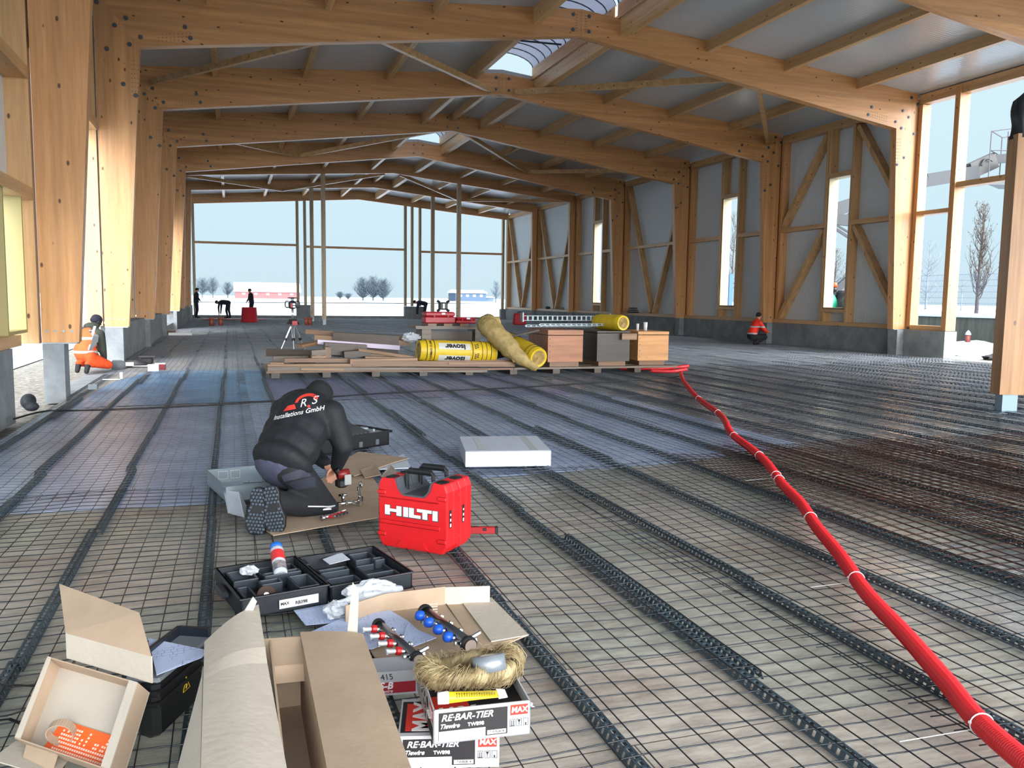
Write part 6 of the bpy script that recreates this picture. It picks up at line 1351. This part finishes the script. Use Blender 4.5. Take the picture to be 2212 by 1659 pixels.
for p, m_, lab in (((-1.372, 16.589, 0.040), WHITE, 'small white box in front of the vest worker\'s tools'), ((-1.276, 16.874, 0.040), mat('box_crimson', S(130, 34, 48), .5), 'small dark red box with white lid beside the white box')):
    b = MB(); q = Vector(p); b.b2(q.x-.09, q.x+.09, q.y, q.y+.16, .04, .145); b.cur = 1; b.b2(q.x-.092, q.x+.092, q.y-.002, q.y+.162, .145, .16); tag(b.build('small_box', [m_, WHITE]), lab, 'box')
b = MB(); q = Vector((-1.833, 15.077, 0.040)); b.b2(q.x-.18, q.x+.12, q.y-.02, q.y+.03, .04, .05); b.b2(q.x+.08, q.x+.12, q.y-.02, q.y+.03, .04, .16); tag(b.build('angle_bracket', WHITE), 'white angle bracket lying on the blue film', 'bracket')
b = MB(); q = Vector((-1.964, 13.666, 0.040)); b.b2(q.x-.06, q.x+.06, q.y, q.y+.1, .03, .10); tag(b.build('steel_box', GALV), 'small grey steel box at the concrete edge', 'box')
t = thing('helmet_bag', 'dark patterned bag on the ground beside the nearest left pier', 'bag', (-2.466, 11.992, -0.020)); b = MB(); blob(b, (0, 0, .09), (.09, .16, .10)); blob(b, (.05, -.08, .03), (.09, .08, .06)); soft('bag_body', b, mat('bag_dark', S(46, 52, 60), .7, noise=.6, nscale=40), t, .015, 3)
# concrete sill strip in the left doorway
b = MB(); b.b2(-2.48, -2.18, FY[0]+.35, FY[1]-.04, -.10, .01); tag(b.build('concrete_edge', CONC), 'narrow concrete edge along the open left doorway', 'concrete edge')
# bits on the right wall's bottom plate
for k, (p, lab) in enumerate((((17.800, 46.624, 0.899), 'small dark heap on the wall plate by a far V brace'), ((17.800, 44.421, 0.907), 'crumpled rag on the wall plate near the dark heap'), ((17.750, 35.359, 1.027), 'stack of dark discs on the wall plate behind the crates'))):
    q = Vector(p); q.z = .87; b = MB()
    if k == 2:
        for i in range(3): b.lathe([(.26-.03*i, 0), (.26-.03*i, .05), (.1, .055)], 16, Matrix.Translation((q.x-.06, q.y, .865+.09*i)))
    else: b.grid(crumple((q.x-.05, q.y, .93), .12, .3, .08, k+30, amp=.3), 12, 8)
    tag(b.build('plate_item', mat('rag_dark', S(46, 48, 52), .8) if k != 1 else mat('rag_grey', S(150, 146, 140), .8)), lab, 'small item')
# ================================================================ outside
def ground(name, poly, z, m, kind='structure'):
    b = MB(); b.add([(x, y, z) for x, y in poly], [tuple(range(len(poly)))]); return struct(b.build(name, m))
ground('ground', [(-900, 55.6), (26, 55.6), (60, 75), (900, 75), (900, 1400), (-900, 1400)], -.15, SNOW)
ground('ground', [(-60, -40), (-4.2, -40), (-4.2, 55.6), (-60, 55.6)], -.10, SNOW)
b = MB(); b.add([(25.6, -60, .98), (900, -60, .98), (900, 62, .98), (60, 62, .98), (25.6, 52, .98), (900, 75, -.15), (60, 75, -.15), (26, 55.6, -.15)], [(0, 1, 2, 3, 4), (4, 3, 6, 7), (3, 2, 5, 6)]); struct(b.build('ground', SNOW))
t = mat('old_concrete', S(66, 70, 64), .9, noise=.4, nscale=2, stretch=(1, 3, .3), col2=S(46, 50, 46))
b = MB(); b.b2(25.35, 25.65, -20, 54, -.15, .98)
struct(b.build('wall_outside', t))
b = MB(); b.b2(25.30, 25.70, -20, 54, .98, 1.04); struct(b.build('trim_1', SNOW))
# snow bank and strip in front of the wall
b = MB(); b.smooth = True
def bank(u, v): y = 8+30*u; x = 21.0+4.33*v; k = math.sin(PI*min(1, v*1.05)); return (x, y, -.11+.02*v+.26*max(0, v-.35)**.8*(1+.25*math.sin(y*1.7)+.12*math.sin(y*4.1+x))+.03*math.sin(x*3+y*2.2))
b.grid(bank, 90, 14); tag(b.build('snow_bank', SNOW), 'bank of snow lying along the outside concrete wall', 'snow', None, 'stuff')
b = MB(); q = Vector((20.620, 18.340, -0.080)); b.grid(crumple((q.x, q.y, -.06), .35, .25, .10, 8, amp=.4), 14, 8); tag(b.build('dark_clod', mat('clod', S(40, 40, 42), .9)), 'dark clod of earth lying in the snow before the concrete wall', 'earth clod')
q = Vector((24.9, 23.3, -.05))
t = thing('vent_pipe', 'reddish pipe stub with a snow cap before the outside wall', 'pipe stub', q); b = MB(); b.smooth = True; b.cyl((0, 0, 0), (0, 0, .42), .085, 14); b.build('pipe', mat('pipe_rust', S(104, 44, 34), .6), t); b = MB(); b.smooth = True; b.cyl((0, 0, .42), (0, 0, .44), .10, 14); b.lathe([(.1, .44), (.08, .50), (.02, .58)], 14); b.build('snow_cap', SNOW, t)
# mesh fence on the wall
t = thing('wire_fence', 'tall double wire mesh fence with dark posts on the outside wall', 'fence'); FM = mat('fence_dark', S(26, 32, 44), .5, .1); FW = mat('fence_wire', S(70, 84, 104), .5, .3)
for i in range(14): b = MB(); y = 2.2+2.51*i*1.0; b.b2(25.46, 25.54, y-.035, y+.035, 1.0, 2.62); b.build('fence_post', FM, t)
b = MB()
for k in range(8): b.b2(25.435, 25.443, 2.2, 35, 1.06+.21*k, 1.068+.21*k)
for i in range(650): y = 2.2+.0505*i; b.b2(25.437, 25.4405, y, y+.0035, 1.04, 2.56)
b.build('wire_mesh', FW, t)
# far low fence posts
for i in range(7):
    p = (48.307, 49.543, 1.259); b = MB(); x, y = 57.5+1.6*i, 46-4.3*i; b.b2(x-.06, x+.06, y-.06, y+.06, .98, 2.1); tag(b.build('field_post', mat('post_blue', S(50, 62, 78), .8)), 'one of the evenly spaced low posts in the snow beyond the fence', 'post', 'low posts in the snow field')
# trees
def tree(name, base, h, spread, seed, m, lab, n1=34, up=2.2, leaf=0, r0=.10, trunk=.12, group=None):
    rr = random.Random(seed); base = Vector(base); base.z = min(base.z, .97); t = thing(name, lab, 'tree', base, 0, group)
    b = MB(); b.cyl((0, 0, -.1), (0, 0, h*.5), r0, 8, r0*.55); b.tube([(0, 0, h*.5), (.02*h, 0, h*.8), (0, .01*h, h)], [r0*.55, r0*.3, r0*.08], 6); b.build('trunk', m, t)
    b = MB(); lv = MB()
    for i in range(n1):
        f = trunk+(.95-trunk)*rr.random()**1.1; z0 = h*f; a = rr.uniform(0, 2*PI); L = spread*(1-f*.75)*rr.uniform(.6, 1.1); p = Vector((0, 0, z0)); d = Vector((math.cos(a), math.sin(a), .4)); pts = [p]; rad = r0*.34*(1-f*.6)
        for k in range(5): d = (d+Vector((rr.uniform(-.25, .25), rr.uniform(-.25, .25), up*.22))).normalized(); p = p+d*L/3.2; pts.append(p)
        b.tube(pts, [rad*(1-.17*k) for k in range(6)], 4, cap=False)
        for j in range(5):
            q = pts[rr.randint(1, 4)]; e = Vector((rr.uniform(-1, 1), rr.uniform(-1, 1), up*.5)).normalized(); P = [q]
            for k in range(3): e = (e+Vector((rr.uniform(-.4, .4), rr.uniform(-.4, .4), .2))).normalized(); P.append(P[-1]+e*L*.22)
            b.tube(P, [rad*.45, rad*.35, rad*.25, rad*.15], 3, cap=False)
            for _ in range(leaf):
                c = P[rr.randint(1, 3)]+Vector([rr.uniform(-.06, .06)*h/5 for _ in range(3)]); s = .04*h/5; lv.add([c+Vector((rr.uniform(-s, s), rr.uniform(-s, s), rr.uniform(-s, s))) for _ in range(3)], [(0, 1, 2)])
    b.build('branches', m, t)
    if leaf: lv.build('dry_leaves', mat('dry_leaf', S(70, 50, 38), .8), t)
    return t
BK = mat('bark', S(46, 38, 34), .9); BKF = mat('bark_frost', S(92, 100, 108), .9)
tree('young_tree', (37.882, 35.014, 1.301), 5.9, 1.45, 3, BK, 'young upright tree with a few dry leaves beyond the mesh fence', 60, 2.6, 3, .10, .10)
tree('bare_tree', (54.332, 47.530, 1.275), 5.6, 1.6, 5, BKF, 'pale bare tree right of the leafy young tree, partly behind the post', 34, 1.6)
tree('bare_tree', (49.444, 47.040, 1.237), 3.2, .7, 6, BKF, 'thin bare sapling just left of the young tree', 14, 1.8, 0, .05)
tree('bare_tree', (54.907, 55.821, 1.316), 5.8, 2.0, 9, BKF, 'pale bare tree seen between the narrow right wall posts', 34, 1.0)
tree('bare_tree', (29.347, 45.268, 1.136), 6.0, 1.2, 12, BK, 'thin bare tree seen through the middle tall window', 40, 2.4, 0, .06)
tree('leafy_tree', (40.790, 49.920, 1.117), 4.2, 1.6, 14, BK, 'snowy shrubby tree seen through the nearest tall window', 60, 1.2, 3, .06, .05)
b = MB(); q = Vector((26.989, 41.819, 1.158)); b.b2(q.x-.12, q.x+.12, q.y-.12, q.y+.12, .98, 3.0); tag(b.build('blue_pole', mat('pole_blue', S(30, 70, 120), .6)), 'blue pole standing beside the thin tree behind the middle window', 'pole')
# field: road, barn, house, trees
b = MB(); b.add([(-60, 150, -.13), (40, 190, -.13), (120, 265, -.13), (125, 275, -.13), (38, 197, -.13), (-62, 157, -.13)], [(0, 1, 2, 5), (2, 3, 4, 5)]); struct(b.build('road', mat('road_snow', S(146, 160, 174), .9)))
def house(name, x0, x1, y, h, hr, wall, lab, wins=0, roofm=SNOW, dep=14, part_='wall'):
    t = thing(name, lab, 'building', ((x0+x1)/2, y, -.15)); w = (x1-x0)/2
    b = MB(); b.b2(-w, w, 0, dep, 0, h); b.build('house_wall', wall, t)
    b = MB(); b.prism([(-.5, h), (dep+.5, h), (dep+.5, h+.3), (dep*.55, h+hr), (dep*.45, h+hr), (-.5, h+.3)], -w-.6, w+.6, 'x'); b.build('house_roof', roofm, t)
    for i in range(wins): b = MB(); x = -w+2*w*(i+.7)/(wins+.4); b.b2(x-.7, x+.7, -.06, 0, h*.55, h*.85); b.build('house_window', mat('window_pale', S(110, 124, 136), .3), t)
    return t
house('barn', 2, 31.5, 418, 3.1, 4.6, mat('barn_red', S(112, 66, 68), .9), 'long barn with reddish wall and snow covered roof on the horizon', 5, dep=22)
house('farm_house', 101, 116, 388, 3.8, 1.6, mat('house_blue', S(48, 66, 86), .9), 'dark house with snowy low roof on the horizon at right', 4)
house('shed', 112, 121, 392, 1.8, .6, mat('shed_grey', S(64, 80, 96), .9), 'low shed attached right of the dark house', 0)
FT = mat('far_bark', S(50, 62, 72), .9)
def fartree(p, h, sp, seed, lab, n=110, trunk=.25, m=FT, r0=.2):
    t = tree('far_tree', p, h, sp, seed, m, lab, n, .9, 0, r0, trunk, 'trees on the horizon')
for k, (px, h, sp, lab) in enumerate(((784, 8.4, 4.6, 'broad tree, leftmost of the clump of three on the horizon'), (806, 9.2, 4.6, 'broad tree in the middle of the clump of three on the horizon'), (828, 8.0, 4.6, 'broad tree, rightmost of the clump of three on the horizon'))):
    a = math.radians(0); q = Vector({0: (49.217, 333.282, 1.354), 1: (53.011, 332.020, 1.407), 2: (56.805, 330.757, 1.459)}[k]); q.z = -.15; fartree(q, h, sp, 40+k, lab, 170, .10, FT, .35)
for k, (p, h, sp, lab) in enumerate((((-12.872, 428.137, 0.550), 8.5, 6, 'hazy tree at the left edge of the horizon group by the barn'), ((-8.064, 426.537, 0.616), 9.5, 4.5, 'taller hazy bare tree left of the barn'), ((-1.375, 424.311, 0.709), 7.0, 4, 'hazy tree just left of the barn'), ((89.740, 288.028, 2.150), 7.5, 3.0, 'bare tree right of the dark house on the horizon'), ((46.948, 387.038, 1.414), 3.2, 2.5, 'low far bush between the left gable posts'), ((50.320, 385.894, 1.252), 2.2, 2.5, 'lowest far bush near the horizon clump'))):
    q = Vector(p); q.z = -.15; fartree(q, h, sp, 60+k, lab, 120 if k != 3 else 60, .18, FT, .25 if k != 3 else .22)
tree('sapling', (17.6, 70, -.15), 1.9, .35, 77, BK, 'tiny sapling standing alone in the snow field', 14, 2, 2, .02)
# ---- boom lift outside, right
DKS = mat('lift_dark', S(18, 24, 32), .6, .0); LG = mat('lift_grey', S(48, 54, 58), .6, .0)
t = thing('boom_lift', 'articulated boom lift outside with empty work basket raised', 'boom lift')
def bm_(nm, pts, w, h, m=DKS):
    b = MB()
    for a, c in zip(pts, pts[1:]): b.beam(a, c, w, h)
    return b.build(nm, m, t)
B0, B1, B2 = Vector((22.335, 27.889, 4.989)), Vector((26.296, 27.132, 6.327)), Vector((28.391, 26.685, 6.715))
bm_('main_boom', [B0, B1, B2], .34, .50); bm_('boom_tip', [Vector((28.146, 26.771, 6.748)), Vector((29.154, 26.591, 7.220))], .3, .62, BLK); bm_('jib', [Vector((29.014, 26.639, 7.236)), Vector((30.337, 26.213, 7.384))], .22, .34)
b = MB(); b.smooth = True; b.tube(crom([(28.402, 26.494, 6.942), (28.511, 26.482, 7.163), (28.652, 26.441, 7.220), (28.824, 26.373, 7.131)], 5), .035, 6); b.build('hose_loop', BLK, t)
bm_('lower_link', [Vector((22.360, 27.826, 4.484)), Vector((23.262, 27.460, 3.881))], .1, .10); bm_('lower_link', [Vector((22.499, 27.788, 4.558)), Vector((23.351, 27.446, 4.027))], .1, .07); bm_('lift_cylinder', [Vector((22.410, 27.802, 4.412)), Vector((23.371, 27.550, 5.058))], .12, .14); bm_('link_plate', [Vector((22.416, 27.834, 4.737)), Vector((23.277, 27.537, 4.641))], .2, .42, DKS)
bm_('riser', [Vector((23.262, 27.460, 3.881)), Vector((23.851, 27.186, 3.167)), Vector((22.270, 27.557, 1.699))], .22, .26); bm_('riser_link', [Vector((22.185, 27.589, 1.734)), Vector((23.319, 27.286, 2.436))], .14, .12, LG)
q = Vector((23.041, 27.272, 1.438)); b = MB(); b.bbox((q.x+.2, q.y-.1, 1.5), (1.5, 1.6, .85), .08); b.build('chassis', BLK, t)
for dx in (-.7, 1.0): b = MB(); b.smooth = True; b.cyl((q.x+dx, q.y-1.0, 1.35), (q.x+dx, q.y-.7, 1.35), .38, 20); b.cyl((q.x+dx, q.y+.6, 1.35), (q.x+dx, q.y+.9, 1.35), .38, 20); b.build('wheel', BLKM, t)
b = MB(); b.smooth = True; blob(b, (21.910, 27.113, 1.374), (.32, .35, .48), n=20, m=12); b.build('green_cover', mat('lift_green', S(18, 110, 84), .4), t)
b = MB(); b.smooth = True; p = Vector((22.384, 27.354, 2.132)); b.cyl(p-Vector((0, 0, .25)), p-Vector((0, 0, .08)), .07, 10); b.build('beacon_base', BLK, t); b = MB(); b.smooth = True; b.lathe([(.085, -.08), (.085, .05), (.04, .11)], 14, Matrix.Translation(p)); b.build('beacon', mat('beacon_orange', S(200, 70, 30), .3), t)
# basket
RW = mat('rail_grey', S(52, 48, 58), .6, .0)
g0, g1, g2, g3 = Vector((28.333, 26.060, 6.627)), Vector((29.793, 26.872, 6.896)), Vector((29.988, 25.509, 6.650)), Vector((31.224, 26.400, 6.953))
g0.z = g1.z = g2.z = g3.z = 6.15; gz = 6.15
b = MB(); b.hexa([g0-Vector((0, 0, .0)), g2, g3, g1], [p+Vector((0, 0, .34)) for p in (g0, g2, g3, g1)]); b.build('basket_floor', LG, t)
b = MB(); H1, H2 = 1.32, 2.05
for z in (H1, H2+.0): 
    for a, c in ((g0, g2), (g0, g1), (g1, g3), (g2, g3)): b.cyl(a+Vector((0, 0, z)), c+Vector((0, 0, z+(.25 if z == H2 and c in (g2, g3) else 0))), .022, 6)
for p in (g0, g1, g0.lerp(g2, .38), g2, g3): b.cyl(p+Vector((0, 0, .3)), p+Vector((0, 0, H2)), .022, 6)
b.build('basket_rails', RW, t)
b = MB(); p = g0.lerp(g2, .45); b.bbox(tuple(p+Vector((.3, -.1, .75))), (.8, .3, .5), .03); b.build('control_box', mat('lift_navy', S(26, 44, 66), .5), t)
# haze over the field
# ---------------------------------------------------------------- details hang on the part they sit on
MOVE = {'jacket_lettering': 'jacket', 'jacket_emblem': 'jacket', 'pocket': 'trousers', 'reflective_piping': 'trousers', 'boot_sole': 'boot', 'sole_tread': 'boot', 'vest_emblem': 'vest', 'reflective_strap': 'vest', 'hood': 'jacket', 'cap': 'body',
        'front_print': 'carton_body', 'blank_label': 'carton_body', 'front_lettering': 'carton_body', 'code_frame': 'carton_body', 'code_lettering': 'carton_body', 'logo_field': 'carton_body', 'logo_inner': 'carton_body', 'logo_lettering': 'carton_body',
        'care_symbol': 'carton_body', 'side_logo_field': 'carton_body', 'side_lettering': 'carton_body', 'bar_code': 'carton_body', 'round_mark': 'carton_body', 'top_print': 'carton_body', 'top_logo_field': 'carton_body', 'top_lettering': 'carton_body',
        'inner_logo_field': 'inner_board', 'inner_lettering': 'inner_board', 'red_band': 'carton_body', 'band_lettering': 'carton_body', 'hand_lettering': 'carton_body', 'tape_strip': 'carton_body', 'lid_joint': 'carton_body',
        'plate_lettering': 'name_plate', 'logo': 'case_shell', 'logo_outline': 'case_shell', 'ribs': 'case_shell', 'side_label': 'case_shell', 'label_marks': 'case_shell', 'latch': 'case_shell', 'handle_recess': 'case_shell',
        'valve_knob': 'valve_neck', 'flow_gauge': 'valve_neck', 'clamp': 'leg', 'dowel_pins': 'rafter', 'foot_bolts': 'column', 'bolt': 'rafter', 'printed_lines': 'wrapping', 'white_panel': 'wrapping', 'roll_lettering': 'wrapping', 'screws': 'front_panel',
        'warning_sign': 'crate_body', 'lid_rim': 'lid', 'tube_print': 'tube_body', 'chrome_tip': 'red_collar', 'end_cap': 'manifold_pipe', 'seal_ring': 'manifold_pipe', 'red_band': 'can_body', 'picture_band': 'can_body', 'red_trim': 'tripod_head'}
def _c(o):
    v = o.data.vertices; n = max(1, len(v)//40); p = Vector()
    q = [v[i].co for i in range(0, len(v), n)]
    for a in q: p += a
    return p/len(q)+o.location if q else o.location.copy()
base = lambda o: o.name.split('.')[0]
for root in [o for o in sc.objects if o.type == 'EMPTY' and o.parent is None]:
    kids = [c for c in root.children if c.type == 'MESH']
    for c in kids:
        tg = MOVE.get(base(c))
        ts = [k for k in kids if base(k) == tg and k is not c]
        if not ts and base(c) == 'latch': ts = [k for k in kids if base(k) == 'case_body']
        if ts and all(abs(k.location.length) < 1e-6 for k in ts):
            cc = _c(c); k = min(ts, key=lambda k: (_c(k)-cc).length); c.parent = k
